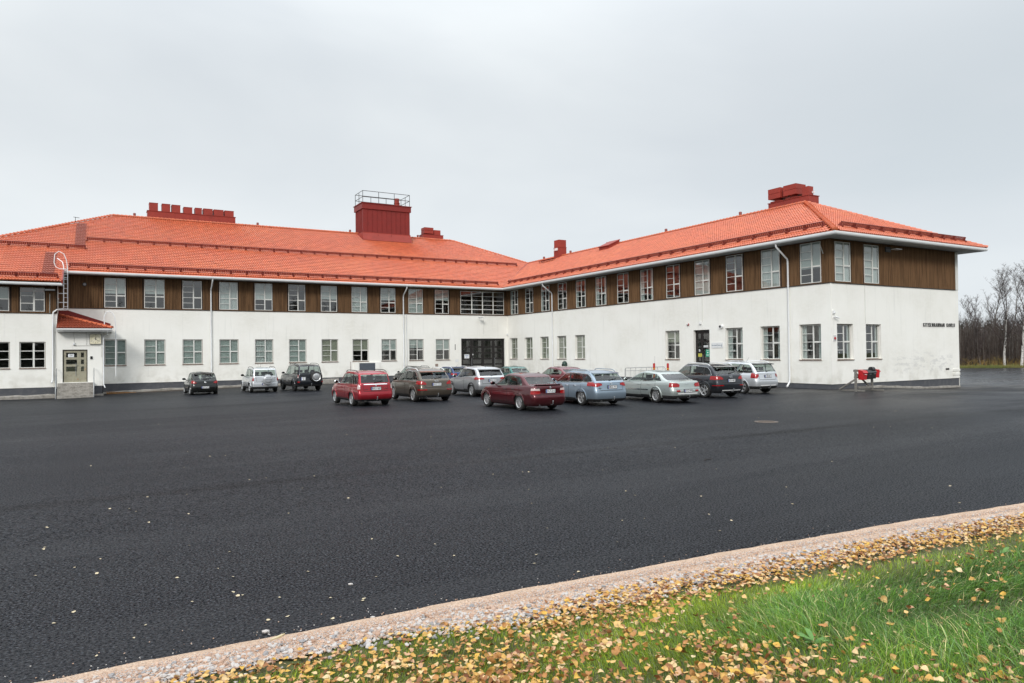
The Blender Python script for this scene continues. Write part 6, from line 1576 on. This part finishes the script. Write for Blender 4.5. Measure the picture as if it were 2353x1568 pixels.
post(-1.7,-25.1,'red and yellow striped marker post right of the rack, before the side door',False)
t=empty('litter_bin',(-.45,-10.75,gz(0,-11)),0,'dark green round-topped litter bin on the wing wall behind the red fastback','bin')
q=MB(); q.lathe([(.0,.55),(.22,.55),(.24,.6),(.24,1.25),(.235,1.35),(.18,1.50),(.09,1.57),(0,1.585)],20); q.build('drum',mat('bin_green',(.012,.045,.032),.4,noise=(4,(.01,.035,.025),.4,.7)),t,smooth=50)
q=MB(); q.tube([(0,0,0),(0,0,.56)],.04,8); q.build('post',M_BLACKM,t)
q=MB(); q.box((-.245,-.10,1.18),(-.20,.10,1.30)); q.build('opening',M_BLACKM,t)
# manhole cover
mx,my=-17.19,-46.49
t=empty('manhole_cover',(mx,my,gz(mx,my)+.006),0,'round brownish iron manhole cover in the open asphalt','manhole cover')
MI=mat('cast_iron',(.16,.125,.10),.7,.2,noise=[(9,(.09,.075,.065),.4,.7)],bump=(40,.5,.01))
q=MB(); q.lathe([(.36,-.01),(.36,.004),(.30,.006),(.30,-.0)],32); q.build('rim_ring',MI,t)
q=MB(); q.lathe([(.295,-.01),(.295,.004),(0,.004)],32); q.build('lid',MI,t)
q=MB()
for i in range(-4,5):
    for j in range(-4,5):
        if i*i+j*j<18: q.box((i*.06-.018,j*.06-.018,.003),(i*.06+.018,j*.06+.018,.009))
o=q.build('studs',MI,t); o['kind']='stuff'
# ============================================================ LEAVES, STONES, GRASS
def leaf_mesh(seed,ln=.052,curl=.45):
    rd=random.Random(seed); ws=[0,.33,.44,.43,.34,.19,0]; v=[];f=[]; n=len(ws); c=rd.uniform(-1,1)*curl; fold=rd.uniform(.05,.6)
    for i,w_ in enumerate(ws):
        t=i/(n-1); x=(t-.5)*ln; z=c*ln*(t-.5)**2*3; a=w_*ln*rd.uniform(.9,1.08)
        v+=[(x,-a,z+fold*a),(x,0,z),(x,a,z+fold*a*rd.uniform(.4,1.2))]
    for i in range(n-1):
        k=i*3; f+=[(k,k+3,k+4,k+1),(k+1,k+4,k+5,k+2)]
    # stalk
    k=len(v); v+=[(-ln*.5,-.0009,0),(-ln*.5,.0009,0),(-ln*.85,.0009,c*ln*.8),(-ln*.85,-.0009,c*ln*.8)]; f.append((k,k+1,k+2,k+3))
    return np.array(v),f
LEAFC=[(.52,.30,.075),(.62,.40,.15),(.42,.20,.06),(.66,.47,.24),(.28,.115,.04),(.60,.36,.06),(.55,.33,.19),(.20,.08,.035),(.68,.52,.30)]
LEAFW=np.array([.22,.15,.18,.11,.12,.07,.08,.05,.02])
def leafmat(i,c):
    m=mat('birch_leaf_%s'%'abcdefghi'[i],c,.6,noise=[(45,tuple(k*.6 for k in c),.45,.75),(140,(c[0]*.5,c[1]*.4,c[2]*.4),.62,.72)],spec=.35)
    return m
LM=[leafmat(i,c) for i,c in enumerate(LEAFC)]
variants=[leaf_mesh(s) for s in range(10)]
vm=[]
for i,(v,f) in enumerate(variants):
    for j,m in enumerate(LM):
        me=bpy.data.meshes.new('fallen_leaf'); me.from_pydata(v.tolist(),[],f); me.materials.append(m); me.polygons.foreach_set('use_smooth',[True]*len(f)); me.update(); vm.append(me)
def rot_random(n,tiltmax):
    az=rng.uniform(0,2*PI,n); ti=np.abs(rng.normal(0,tiltmax,n)); ta=rng.uniform(0,2*PI,n)
    ca,sa=np.cos(az),np.sin(az)
    Rz=np.zeros((n,3,3)); Rz[:,0,0]=ca;Rz[:,0,1]=-sa;Rz[:,1,0]=sa;Rz[:,1,1]=ca;Rz[:,2,2]=1
    k=np.stack([np.cos(ta),np.sin(ta),np.zeros(n)],1); K=np.zeros((n,3,3)); K[:,0,2]=k[:,1];K[:,1,2]=-k[:,0];K[:,2,0]=-k[:,1];K[:,2,1]=k[:,0]
    c=np.cos(ti)[:,None,None]; s=np.sin(ti)[:,None,None]
    return np.matmul(np.eye(3)[None]+s*K+(1-c)*np.matmul(K,K),Rz)
def np_mesh(name,V,F,mats_=None,midx=None,smooth=True,colr=None):
    me=bpy.data.meshes.new(name); me.vertices.add(len(V)); me.vertices.foreach_set('co',V.astype(np.float32).ravel())
    n=F.shape[1]; me.loops.add(F.size); me.loops.foreach_set('vertex_index',F.astype(np.int32).ravel()); me.polygons.add(len(F))
    me.polygons.foreach_set('loop_start',np.arange(0,F.size,n,dtype=np.int32))
    me.update(calc_edges=True)
    for m in mats_ or []: me.materials.append(m)
    if midx is not None: me.polygons.foreach_set('material_index',midx.astype(np.int32))
    me.polygons.foreach_set('use_smooth',np.full(len(F),smooth))
    if colr is not None:
        at=me.attributes.new('tone','FLOAT_COLOR','POINT'); at.data.foreach_set('color',colr.astype(np.float32).ravel())
    return me
# ---- where leaves lie on the bank
def sample_bank(n,xr,yr):
    x=rng.uniform(*xr,n); return x,rng.uniform(*yr,n)+56.0+edge_y(x)
def clump(x,y,s=1.0,ph=0): return .5+.5*np.sin(x*2.3*s+1.7*np.sin(y*3.1*s+ph)+ph)*np.sin(y*4.1*s+1.3*np.sin(x*1.9*s)+ph)
def leaf_density(x,y):
    d=edge_y(x)-y
    band=np.clip((d-.44)/.14,0,1)*np.clip((1.22-d)/.35,0,1)
    patch=clump(x,y,.9,1.0)
    grass=np.clip((d-(.42+.5*(1-np.clip((-31.6-x)/1.2,0,1))))/.15,0,1)*(np.clip((-30.6-x)/1.6,0,1)*.40+np.clip(1-(d-1.2)/2.6,0,1)*.035+.012)*(.25+1.2*patch)
    west=np.clip((-31.8-x)/.8,0,1)
    return np.clip(band*(.35+.5*patch)*(1-west)+grass,0,1)
dens=1250
Xs=[];Ys=[]
n=int(dens*19*5); x,y=sample_bank(n,(-37,-18),(-61,-56.3)); k=rng.uniform(0,1,n)<leaf_density(x,y); Xs.append(x[k]);Ys.append(y[k])
n=int(520*25*1.6); x,y=sample_bank(n,(-18,7),(-57.9,-56.3)); k=rng.uniform(0,1,n)<leaf_density(x,y); Xs.append(x[k]);Ys.append(y[k])
lx=np.concatenate(Xs); ly=np.concatenate(Ys); nl=len(lx)
dd=edge_y(lx)-ly
grassy=np.clip((dd-1.0)/.5,0,1)
lz=bank_z(lx,ly)+.024+rng.uniform(0,.02,nl)+grassy*rng.uniform(.0,.055,nl)
sc_=rng.uniform(.55,1.15,nl)*(.85+.3*(rng.uniform(0,1,nl)<.15)); RR=rot_random(nl,.42)
RR[grassy>.5]=rot_random(int((grassy>.5).sum()),.7)
ci=rng.choice(len(LM),nl,p=LEAFW/LEAFW.sum()); vi=rng.integers(0,10,nl)
dist=np.sqrt((lx-CAMX)**2+(ly-CAMY)**2+(lz-CAMH)**2)
# is it in the picture?
ya=.524; fx,fy=math.sin(ya),math.cos(ya); fwd=(lx-CAMX)*fx+(ly-CAMY)*fy; rgt=(lx-CAMX)*fy-(ly-CAMY)*fx
sx_=rgt/np.maximum(fwd,.1); sy_=(CAMH-lz)/np.maximum(fwd,.1)
vis=(fwd>.5)&(np.abs(sx_)<.72)&(sy_<.50)
order=np.argsort(np.where(vis,dist,1e9)); near_i=set(order[:180].tolist())
for i in order[:180]:
    o=link('fallen_leaf',vm[int(vi[i])*len(LM)+int(ci[i])]); M=Matrix([[*(RR[i][r]*sc_[i]),(lx[i],ly[i],lz[i])[r]] for r in range(3)]+[[0,0,0,1]]); o.matrix_world=M
    tag(o,'yellow or brown birch leaf lying in the grass of the near bank','leaf','birch leaves on the near bank')
restm=np.array([i for i in range(nl) if i not in near_i])
Vall=[];Fall=[];Mall=[];off=0
for v_ in range(10):
    idx=restm[vi[restm]==v_]; V0,F0=variants[v_]; F0=np.array(F0)
    P=np.einsum('nij,kj->nki',RR[idx]*sc_[idx][:,None,None],V0)+np.stack([lx[idx],ly[idx],lz[idx]],1)[:,None,:]
    Fq=(F0[None]+np.arange(len(idx))[:,None,None]*len(V0)).reshape(-1,4)+off; Vall.append(P.reshape(-1,3)); Fall.append(Fq); Mall.append(np.repeat(ci[idx],len(F0))); off+=len(idx)*len(V0)
me=np_mesh('leaf_litter',np.concatenate(Vall),np.concatenate(Fall),LM,np.concatenate(Mall)); tag(link('leaf_litter',me),kind='stuff')
palem=mat('pale_dry_leaf',(.52,.44,.30),.6,noise=(45,(.50,.40,.24),.45,.75)); palev=[]
for v,f in variants:
    me=bpy.data.meshes.new('fallen_leaf'); me.from_pydata(v.tolist(),[],f); me.materials.append(palem); me.update(); palev.append(me)
# leaves scattered on the asphalt, each a thing
na=118; cnt=0
pts=[]
while len(pts)<na:
    px=rng.uniform(-.70,.70); py=rng.uniform(.045,.44)**1.0
    if rng.uniform()>.9*(1-.75*(py/.44)): 
        pass
    f_=2.2/py; X=CAMX+f_*fx+px*f_*fy; Y=CAMY+f_*fy-px*f_*fx
    if Y>float(edge_y(X))+.12 and f_<40 and not(-27<X<0 and Y>-42): pts.append((X,Y))
for X,Y in pts:
    i=int(rng.integers(0,10))*len(LM)+8; o=link('fallen_leaf',palev[i//len(LM)]); s=rng.uniform(.4,.85); o.location=(X,Y,gz(X,Y)+.006); o.rotation_euler=(rng.uniform(-.25,.25),rng.uniform(-.25,.25),rng.uniform(0,6.28)); o.scale=(s,s,s*.5)
    tag(o,'single pale yellow birch leaf lying on the dark asphalt','leaf','birch leaves scattered on the asphalt')
# a few named ones the photo shows big: pale stone and twig
def stone_mesh(seed,sub=1):
    b=bmesh.new(); bmesh.ops.create_icosphere(b,subdivisions=sub,radius=1); rd=random.Random(seed)
    for v in b.verts: v.co*=rd.uniform(.72,1.15); v.co.z*=.62; v.co.x*=1.2
    V=np.array([v.co[:] for v in b.verts]); F=np.array([[q.index for q in f.verts] for f in b.faces]); b.free(); return V,F
MST=[mat('pink_stone',(.52,.37,.28),.85,noise=[(60,(.32,.22,.18),.45,.7)],bump=(80,.4,.004)),mat('pale_stone',(.47,.43,.40),.85,noise=[(60,(.42,.40,.39),.45,.7)],bump=(80,.4,.004)),mat('grey_stone',(.28,.27,.27),.85,noise=[(60,(.19,.18,.18),.45,.7)],bump=(80,.4,.004)),mat('rose_stone',(.40,.26,.18),.85,noise=[(60,(.30,.18,.14),.45,.7)],bump=(80,.4,.004))]
def stones(name,xs,ys,zs,sizes,probs,sub=1,nv=6):
    n=len(xs); Rm=rot_random(n,.5); vi_=rng.integers(0,nv,n); mi=rng.choice(len(MST),n,p=probs); Vs=[];Fs=[];Ms_=[];off=0
    for k in range(nv):
        V0,F0=(octo[k] if sub==0 else ico[k]); idx=np.where(vi_==k)[0]
        if len(idx)==0: continue
        P=np.einsum('nij,kj->nki',Rm[idx]*sizes[idx][:,None,None],V0)+np.stack([xs[idx],ys[idx],zs[idx]],1)[:,None,:]
        Vs.append(P.reshape(-1,3)); Fs.append((F0[None]+np.arange(len(idx))[:,None,None]*len(V0)).reshape(-1,3)+off); Ms_.append(np.repeat(mi[idx],len(F0))); off+=len(idx)*len(V0)
    me=np_mesh(name,np.concatenate(Vs),np.concatenate(Fs),MST,np.concatenate(Ms_),smooth=False); return tag(link(name,me),kind='stuff')
ico=[stone_mesh(s,1) for s in range(6)]
octo=[]
for s in range(6):
    r_=np.random.default_rng(s); V=np.array([(1,0,0),(-1,0,0),(0,1,0),(0,-1,0),(0,0,.7),(0,0,-.7)])*r_.uniform(.7,1.25,(6,1)); octo.append((V,np.array([(0,2,4),(2,1,4),(1,3,4),(3,0,4),(2,0,5),(1,2,5),(3,1,5),(0,3,5)])))
n=42000; x=-37+rng.power(.55,n)*0+rng.exponential(6.5,n); x=x[x<-12]; y=rng.uniform(-.5,0,len(x))+edge_y(x); y+=np.where(rng.uniform(0,1,len(x))<.03,rng.uniform(0,.10,len(x)),0)
y=y+edge_wob(x); sz=rng.uniform(.004,.0105,len(x)); stones('fine_gravel_stones',x,y,bank_z(x,y)+.018+sz*.2,sz,[.36,.22,.12,.30],0)
n=12500; x=-36.5+rng.exponential(9,n); x=x[x<5]; d_=rng.normal(.60,.13,len(x))-.20*np.clip((-32.2-x)/1.5,0,1); k=rng.uniform(0,1,len(x))<(.2+.8*clump(x,x*.3,.5,2))*(.25+.75*np.clip((x+33.2)/1.2,0,1)); x=x[k];d_=d_[k]; y=edge_y(x)-d_; sz=rng.uniform(.008,.024,len(x))+.006*(rng.uniform(0,1,len(x))<.1); stones('coarse_stones',x,y,bank_z(x,y)+.018+sz*.3,sz,[.22,.45,.20,.13],1)
# stray chips on the asphalt edge
n=700; x=-36.5+rng.exponential(7,n); y=edge_y(x)+rng.exponential(.10,n); sz=rng.uniform(.003,.009,n); stones('stray_chips',x,y,gzv(x,y)+.004,sz,[.3,.4,.1,.2],0)
for X,Y,s,lb in ((-33.1,-54.95,.024,'single pale stone on the asphalt near the gravel edge'),(-34.05,-55.75,.03,'pale stone sitting just outside the gravel strip'),(-33.2,-55.9,.02,'small white stone at the gravel edge')):
    V0,F0=ico[2]; me=bpy.data.meshes.new('stone'); me.from_pydata((V0*s).tolist(),[],F0.tolist()); me.materials.append(MST[1]); o=link('stone',me,None,(X,Y,gz(X,Y)+s*.4)); tag(o,lb,'stone')
def onplane(px,py,zz=0):   # helper in full-photo pixels is not needed at run time
    pass
q=MB(); q.tube([(0,0,.012),(.12,.03,.02),(.26,.02,.014),(.36,.05,.012)],[.006,.007,.006,.003],5); q.tube([(.12,.03,.02),(.17,.10,.02)],.003,4); tw_=q.build('twig',mat('twig_bark',(.045,.035,.028),.9,noise=(9,(.03,.02,.018),.4,.7)),None,(-24.6,-51.2,gz(-24.6,-51.2)),.2); tag(tw_,'short dark twig lying alone on the asphalt','twig')
q=MB(); q.prism([(-.10,-.004),(-.03,-.026),(.05,-.022),(.10,.004),(.04,.018),(-.06,.02)],'z',.004,.022); o=q.build('wood_chip',mat('fresh_wood',(.48,.41,.27),.8,noise=(9,(.55,.44,.22),.4,.7)),None,(-34.0,-55.97,float(bank_z(-34.0,-55.99))+.02),.5); o.scale=(.75,.6,.6); tag(o,'pale yellow wood chip on the edge of the gravel strip','wood chip')
# ---- grass
def grass_mat():
    m=bpy.data.materials.new('grass_blades'); m.use_nodes=True; n=m.node_tree.nodes; l=m.node_tree.links; b=n['Principled BSDF']
    a=n.new('ShaderNodeAttribute'); a.attribute_name='tone'; l.new(a.outputs['Color'],b.inputs['Base Color']); b.inputs['Roughness'].default_value=.55; b.inputs['Specular IOR Level'].default_value=.22
    t=n.new('ShaderNodeBsdfTranslucent'); l.new(a.outputs['Color'],t.inputs[0]); mx=n.new('ShaderNodeMixShader'); mx.inputs[0].default_value=.25
    l.new(b.outputs[0],mx.inputs[1]); l.new(t.outputs[0],mx.inputs[2]); l.new(mx.outputs[0],n['Material Output'].inputs[0]); return m
M_GRASS=grass_mat()
def blades(name,x,y,h,w_,lean,laz,tone):
    n=len(x); seg=3; t=np.linspace(0,1,seg+1); az=laz+rng.normal(0,.9,n); th=rng.uniform(0,2*PI,n)
    z0=bank_z(x,y)-.004
    V=np.zeros((n,seg*2+1+1,3)); px=-np.sin(az+.3*rng.normal(0,1,n)); py=np.cos(az)
    V=np.zeros((n,(seg+1)*2,3))
    for k,tt in enumerate(t):
        hor=lean*h*tt**2; zz=h*tt*(1-.45*np.minimum(lean,1.4)*tt)
        cx=x+np.cos(az)*hor; cy=y+np.sin(az)*hor; ww=w_*(1-tt)**.7*.5+.0002
        V[:,2*k]=np.stack([cx-np.sin(th)*ww,cy+np.cos(th)*ww,z0+zz],1); V[:,2*k+1]=np.stack([cx+np.sin(th)*ww,cy-np.cos(th)*ww,z0+zz],1)
    F0=np.array([(2*k,2*k+1,2*k+3,2*k+2) for k in range(seg)]); F=(F0[None]+np.arange(n)[:,None,None]*V.shape[1]).reshape(-1,4)
    C=np.ones((n,V.shape[1],4)); 
    C[:,:,:3]=tone[:,None,:]*(np.ones(V.shape[1]))[None,:,None]
    me=np_mesh(name,V.reshape(-1,3),F,[M_GRASS],None,True,C.reshape(-1,4)); return tag(link(name,me),kind='stuff')
def grass_density(x,y):
    d=edge_y(x)-y; p=clump(x,y,.8,4.0); left=np.clip((x+33.2)/3.5,0,1)
    edge=.46+.48*np.clip((x+32.6)/1.8,0,1)+.10*np.sin(x*.9+1)+.07*np.sin(x*2.7)
    return np.clip((d-edge)/.22,0,1)*(.45+.55*p)
def grass_field(name,n,xr,yr,hs):
    x,y=sample_bank(n,xr,yr); d=grass_density(x,y); k=rng.uniform(0,1,n)<d; x=x[k];y=y[k]; n=len(x)
    dd=edge_y(x)-y; tall=np.clip((x+32.6)/2.2,0,1)*np.clip((dd-1.15)/.7,0,1); tuft=clump(x,y,.7,2.0)
    h=(rng.uniform(.028,.070,n)+tall*rng.uniform(.04,.15,n)*(.4+1.0*tuft))*hs
    lean=rng.uniform(.1,.9,n)+tall*rng.uniform(0,1.0,n); laz=.6+1.1*np.sin(x*1.3+y)+.8*np.sin(y*2.2-x*.7)
    g1=np.array([.075,.175,.022]); g2=np.array([.27,.35,.022]); g3=np.array([.46,.42,.20]); g4=np.array([.16,.26,.10])
    mixv=np.clip(1-tall*1.1+rng.normal(0,.22,n),0,1)[:,None]; c=g1*(1-mixv)+g2*mixv
    r=rng.uniform(0,1,n); c[r<.07]=g3; c[(r>.07)&(r<.22)]=g4; c*=(rng.uniform(.3,1.7,n)*(.6+.75*tuft))[:,None]
    return blades(name,x,y,h,rng.uniform(.0018,.0045,n)*(1+1.0*tall),lean,laz,c)
grass_field('grass_tufts',150000,(-36.2,-27.5),(-61.2,-56.4),1.0)
grass_field('grass_tufts',70000,(-36.4,-29.5),(-58.3,-56.4),.85)
grass_field('grass_tufts',60000,(-27.5,-16),(-60.0,-56.8),1.25)
grass_field('grass_tufts',22000,(-16,10),(-59.5,-56.9),1.5)
# broad-leaved weeds: clover and dandelion leaves
def weeds():
    MW=mat('weed_leaf',(.075,.19,.03),.5,noise=(30,(.11,.24,.04),.4,.7)); rd=random.Random(5)
    for k in range(14):
        X=rd.uniform(-34.2,-27.5); Y=rd.uniform(-59.4,-57.4)
        if k<3: X,Y=((-27.3,-58.0),(-30.6,-58.0),(-31.6,-57.9))[k]
        q=MB(); nleaf=rd.randint(4,8); big=rd.random()<.12 or k<2
        for j in range(nleaf):
            a=2*PI*j/nleaf+rd.uniform(-.3,.3); Ln=(rd.uniform(.07,.13) if big else rd.uniform(.012,.02)); r0=0 if big else rd.uniform(.01,.05); h0=rd.uniform(.02,.06); up=rd.uniform(.25,.9)
            ca,sa=math.cos(a),math.sin(a); prev=None; P=[]
            for i in range(5):
                t_=i/4; rr_=r0+Ln*t_; zz=h0+Ln*up*t_*(1-.5*t_); ww=Ln*(.16 if big else .5)*math.sin(PI*(.12+.8*t_))
                cur=((ca*rr_-sa*ww,sa*rr_+ca*ww,zz+.2*ww),(ca*rr_,sa*rr_,zz),(ca*rr_+sa*ww,sa*rr_-ca*ww,zz+.2*ww))
                if prev: q.quad(prev[0],cur[0],cur[1],prev[1]); q.quad(prev[1],cur[1],cur[2],prev[2])
                prev=cur
        o=q.build('weed_plant',MW,None,(X,Y,float(bank_z(X,Y))),0,60); tag(o,'low broad-leaved weed rosette growing in the bank grass','weed','small weeds in the bank grass')
weeds()
# dead leaves and soil swept against the main wall right of the porch
x=rng.uniform(-35,-30.5,260); y=-.35-rng.exponential(.35,260); 
for k in range(14):
    X=float(x[k]); Y=float(y[k]); o=link('fallen_leaf',vm[int(rng.integers(0,len(vm)))],None,(X,Y,gz(X,Y)+.02)); o.rotation_euler=(.3,.2,X*9); tag(o,'brown leaf blown against the foot of the wall right of the porch','leaf','leaves at the foot of the wall')
def ochre_clump():
    q=MB(); rd=random.Random(2)
    for k in range(500):
        X=rd.uniform(-34.95,-33.0); Y=-.25-rd.random()**2*.35; z=gz(X,Y); h=rd.uniform(.05,.22)*max(.2,1-(X+34.9)/2.2); a=rd.uniform(0,6.28); w_=.012
        q.quad((X-w_,Y,z),(X+w_,Y,z),(X+w_*.4+math.cos(a)*h*.5,Y+math.sin(a)*h*.3,z+h),(X-w_*.4+math.cos(a)*h*.5,Y+math.sin(a)*h*.3,z+h))
    o=q.build('withered_grass',mat('withered_grass',(.34,.17,.06),.8,noise=(9,(.22,.12,.05),.4,.7))); tag(o,kind='stuff')
ochre_clump()
# ============================================================ TREES
M_BIRCH=mat('birch_bark',(.56,.54,.51),.8,noise=[(3.2,(.03,.027,.024),.55,.61,(1,1,3.0)),(9,(.32,.30,.28),.5,.75)])
M_TWIG=mat('dark_twigs',(.045,.034,.032),.9,noise=(2,(.10,.075,.07),.4,.7)); M_GTR=mat('grey_trunk',(.17,.155,.14),.9,noise=[(1.5,(.10,.09,.08),.4,.7)])
def branch_tree(name,x,y,z,H,seed,label,trunk_m,spread=.30,fork=0,dense=1.0,lean=0,tr=.11,low=.25):
    rd=random.Random(seed); t=empty(name,(x,y,z),0,label,'tree','bare trees beyond the yard')
    tk=MB(); cr=MB()
    def limb(mb,p,d,Ln,r,depth,n=None):
        pts=[Vector(p)]; d=Vector(d).normalized(); n=n or (6 if depth<2 else 4)
        for k in range(n):
            d=(d+Vector((rd.uniform(-1,1),rd.uniform(-1,1),rd.uniform(-.5,.8)))*(.10+.04*depth)).normalized()
            if depth>=3: d=(d+Vector((0,0,-.07))).normalized()
            pts.append(pts[-1]+d*Ln/n)
        rs=[r*(1-.75*k/n) for k in range(n+1)]
        mb.tube(pts,rs,6 if depth==0 else (4 if depth==1 else 3),cap=False)
        return pts,rs
    axes=[]
    base=Vector((0,0,0)); dirn=Vector((lean,rd.uniform(-.05,.05),1))
    tp,trs=limb(tk,base,dirn,H*(.62 if fork else .97),tr,0,9); axes.append((tp,trs,H))
    if fork:
        for s in (-1,1):
            pts,rs=limb(cr,tp[-3],Vector((s*.28+lean,rd.uniform(-.2,.2),1)),H*.5,trs[-3]*.8,1,7); axes.append((pts,rs,H*.5))
    for pts,rs,hh in axes:
        nb=int((26 if hh==H else 14)*dense)
        for k in range(nb):
            f_=low+(1-low)*(k+rd.random())/nb
            i=min(len(pts)-2,int(f_*(len(pts)-1))); p=pts[i].lerp(pts[i+1],f_*(len(pts)-1)-i); r=max(.022,rs[i]*.50)
            a=rd.uniform(0,2*PI); Ln=H*spread*(1.08-f_*.75)*rd.uniform(.6,1.15)
            b,br=limb(cr,p,(math.cos(a)*.8,math.sin(a)*.8,rd.uniform(.85,1.7)),Ln,r,1)
            for m_ in range(int(6*dense)+1):
                j=rd.randint(1,len(b)-2); q_=b[j].lerp(b[j+1],rd.random()); a2=rd.uniform(0,2*PI)
                c,cr_=limb(cr,q_,(math.cos(a2)*.8,math.sin(a2)*.8,rd.uniform(.3,1.5)),Ln*rd.uniform(.22,.5),max(.012,r*.45),2)
                for w_ in range(4):
                    j=rd.randint(1,len(c)-2); a3=rd.uniform(0,2*PI); limb(cr,c[j],(math.cos(a3)*.8,math.sin(a3)*.8,rd.uniform(-.2,1.2)),Ln*rd.uniform(.10,.22),.008,3,3)
    tk.build('trunk',trunk_m,t,smooth=60); o=cr.build('crown',M_TWIG,t); return t
def at_px(D_x,dist):   # position on the ground seen at photo column D_x (of 2352) at forward distance dist
    f=1626.64; rr=(D_x-1176)/f*dist; return CAMX+dist*fx+rr*fy, CAMY+dist*fy-rr*fx
TR=[('birch_tree',2306,96,13.2,1,'tall bare birch with a leaning white lower trunk, left of the two white trunks',M_BIRCH,.30,1,1.15,-.07,.17,.30),
    ('birch_tree',2345,93,13.6,2,'bare birch with a straight white trunk at the right edge',M_BIRCH,.30,1,1.15,.0,.17,.32),
    ('bare_tree',2262,104,12.6,3,'bare grey tree with a rounded twiggy crown nearest the gable on the skyline',M_GTR,.34,0,1.1,.02,.12,.30),
    ('bare_tree',2228,108,9.5,4,'slender bare sapling just right of the gable wall',M_GTR,.26,0,.7,.02,.07,.25),
    ('bare_tree',2212,112,8.6,5,'thin bare sapling partly hidden by the gable corner',M_GTR,.24,0,.6,0,.06,.25),
    ('bare_tree',2284,110,11.2,6,'thin grey bare tree between the two crowns',M_GTR,.28,0,.8,.03,.09,.3),
    ('bare_tree',2326,112,13.0,7,'grey bare tree behind the two birches',M_GTR,.30,0,.9,-.02,.11,.35),
    ('bare_tree',2375,98,14.5,8,'tall bare tree cut by the right edge of the view',M_GTR,.32,1,1.0,0,.15,.3),
    ('bare_tree',2250,97,9.6,19,'bare bushy tree with dark ascending limbs left of the birches',M_GTR,.34,1,1.1,-.03,.10,.22),
    ('bare_tree',2218,103,7.4,29,'thin dark sapling rising just above the thicket beside the gable',M_GTR,.28,0,.8,.04,.06,.2),
    ('bare_tree',2244,100,6.8,9,'short bare bushy tree in front of the pines',M_GTR,.34,0,.8,.05,.06,.15)]
for nm,px,ds,H_,sd,lb,tm,spd,fk,dn,ln_,tr_,lw in TR:
    X,Y=at_px(px,ds); branch_tree(nm,X,Y,-.55,H_,sd,lb,tm,spd,fk,dn,ln_,tr_,lw)
# undergrowth thicket: thin stems, brown twigs (a mass)
def thicket(name,n,d0,d1,p0,p1,h0,h1,m,seed,wd=.02):
    rd=random.Random(seed); q=MB()
    for k in range(n):
        X,Y=at_px(rd.uniform(p0,p1),rd.uniform(d0,d1)); H_=h0+(h1-h0)*rd.random()**1.4*1.15; z=-.6; lx_=rd.uniform(-.12,.12); r=wd*rd.uniform(.5,1.4)
        top=(X+lx_*H_,Y+rd.uniform(-.1,.1)*H_,z+H_); q.tube([(X,Y,z),((X+top[0])/2+rd.uniform(-.15,.15),(Y+top[1])/2,z+H_*.5),top],[r,r*.7,r*.2],3,cap=False)
        for j in range(7):
            f_=rd.uniform(.15,.95); p=Vector((X,Y,z)).lerp(Vector(top),f_); a=rd.uniform(0,6.28); L_=rd.uniform(.4,1.3)
            q.tube([p,p+Vector((math.cos(a)*L_*.6,math.sin(a)*L_*.6,L_*rd.uniform(.2,.8)))],[r*.4,r*.12],3,cap=False)
    tag(q.build(name,m),kind='stuff')
M_BROWN=mat('thicket_brown',(.040,.029,.024),.9,noise=(.7,(.085,.06,.048),.4,.7)); M_OCH=mat('autumn_brush',(.26,.155,.04),.9,noise=(1,(.18,.15,.04),.4,.7))
thicket('thicket',3600,96,116,2196,2480,2.8,7.0,M_BROWN,1); thicket('thicket',160,95,98,2196,2480,.5,1.3,M_OCH,2,.025); thicket('thicket',420,97,112,2196,2480,3.5,7.5,M_GTR,3,.035)
# pine wood far behind: many small crowns joined
M_PINE=mat('pine_needles',(.016,.024,.017),.95,noise=(.5,(.028,.034,.024),.4,.7))
def pine_wood(name,n,posf,hr,seed,m=None):
    rd=random.Random(seed); q=MB()
    for k in range(n):
        X,Y,z=posf(rd); H_=rd.uniform(*hr); 
        q.tube([(X,Y,z),(X,Y,z+H_*.9)],[.12,.03],3,cap=False)
        nt=int(9*H_/6)
        for j in range(nt*8):
            f_=rd.uniform(.12,1); a=rd.uniform(0,6.28); R_=(1.03-f_)*H_*.24*rd.uniform(.5,1.1)+.12; zz=z+H_*f_
            ca,sa=math.cos(a),math.sin(a); w_=R_*.35
            q.quad((X+ca*.05,Y+sa*.05,zz),(X+ca*R_-sa*w_,Y+sa*R_+ca*w_,zz-R_*.15),(X+ca*R_*1.25,Y+sa*R_*1.25,zz-R_*.35),(X+ca*R_+sa*w_,Y+sa*R_-ca*w_,zz-R_*.3))
    tag(q.build(name,m or M_PINE),kind='stuff')
pine_wood('pine_wood',330,lambda rd:(*at_px(rd.uniform(2150,2520),rd.uniform(122,150)),-.8),(6.6,8.8),1)
# woods behind and beside the camera, which the windows and the car paint mirror
def behind(rd):
    a=R(rd.uniform(95,268)) if rd.random()<.6 else R(rd.uniform(180,268)); d=rd.uniform(52,80); return CAMX+d*math.sin(a),CAMY+d*math.cos(a)-6,-.5
pine_wood('wood_behind',420,behind,(9,17),4,mat('wood_behind',(.035,.038,.028),.95,noise=(.5,(.07,.06,.045),.4,.7)))
# pale grass fringe along the far edge of the yard
def fringe():
    rd=random.Random(8); q=MB()
    for k in range(4200):
        X,Y=at_px(rd.uniform(2190,2480),rd.uniform(91,95)); h=rd.uniform(.10,.40)*(1.5 if rd.random()<.15 else 1); w_=.05; a=rd.uniform(0,6.28); z=gz(min(X,84),Y)-.06
        q.quad((X-w_,Y,z),(X+w_,Y,z),(X+w_*.3+math.cos(a)*h*.3,Y,z+h),(X-w_*.3+math.cos(a)*h*.3,Y,z+h))
    tag(q.build('grass_fringe',mat('fringe_grass',(.13,.15,.035),.9,noise=(.25,(.24,.19,.06),.4,.7))),kind='stuff')
fringe()
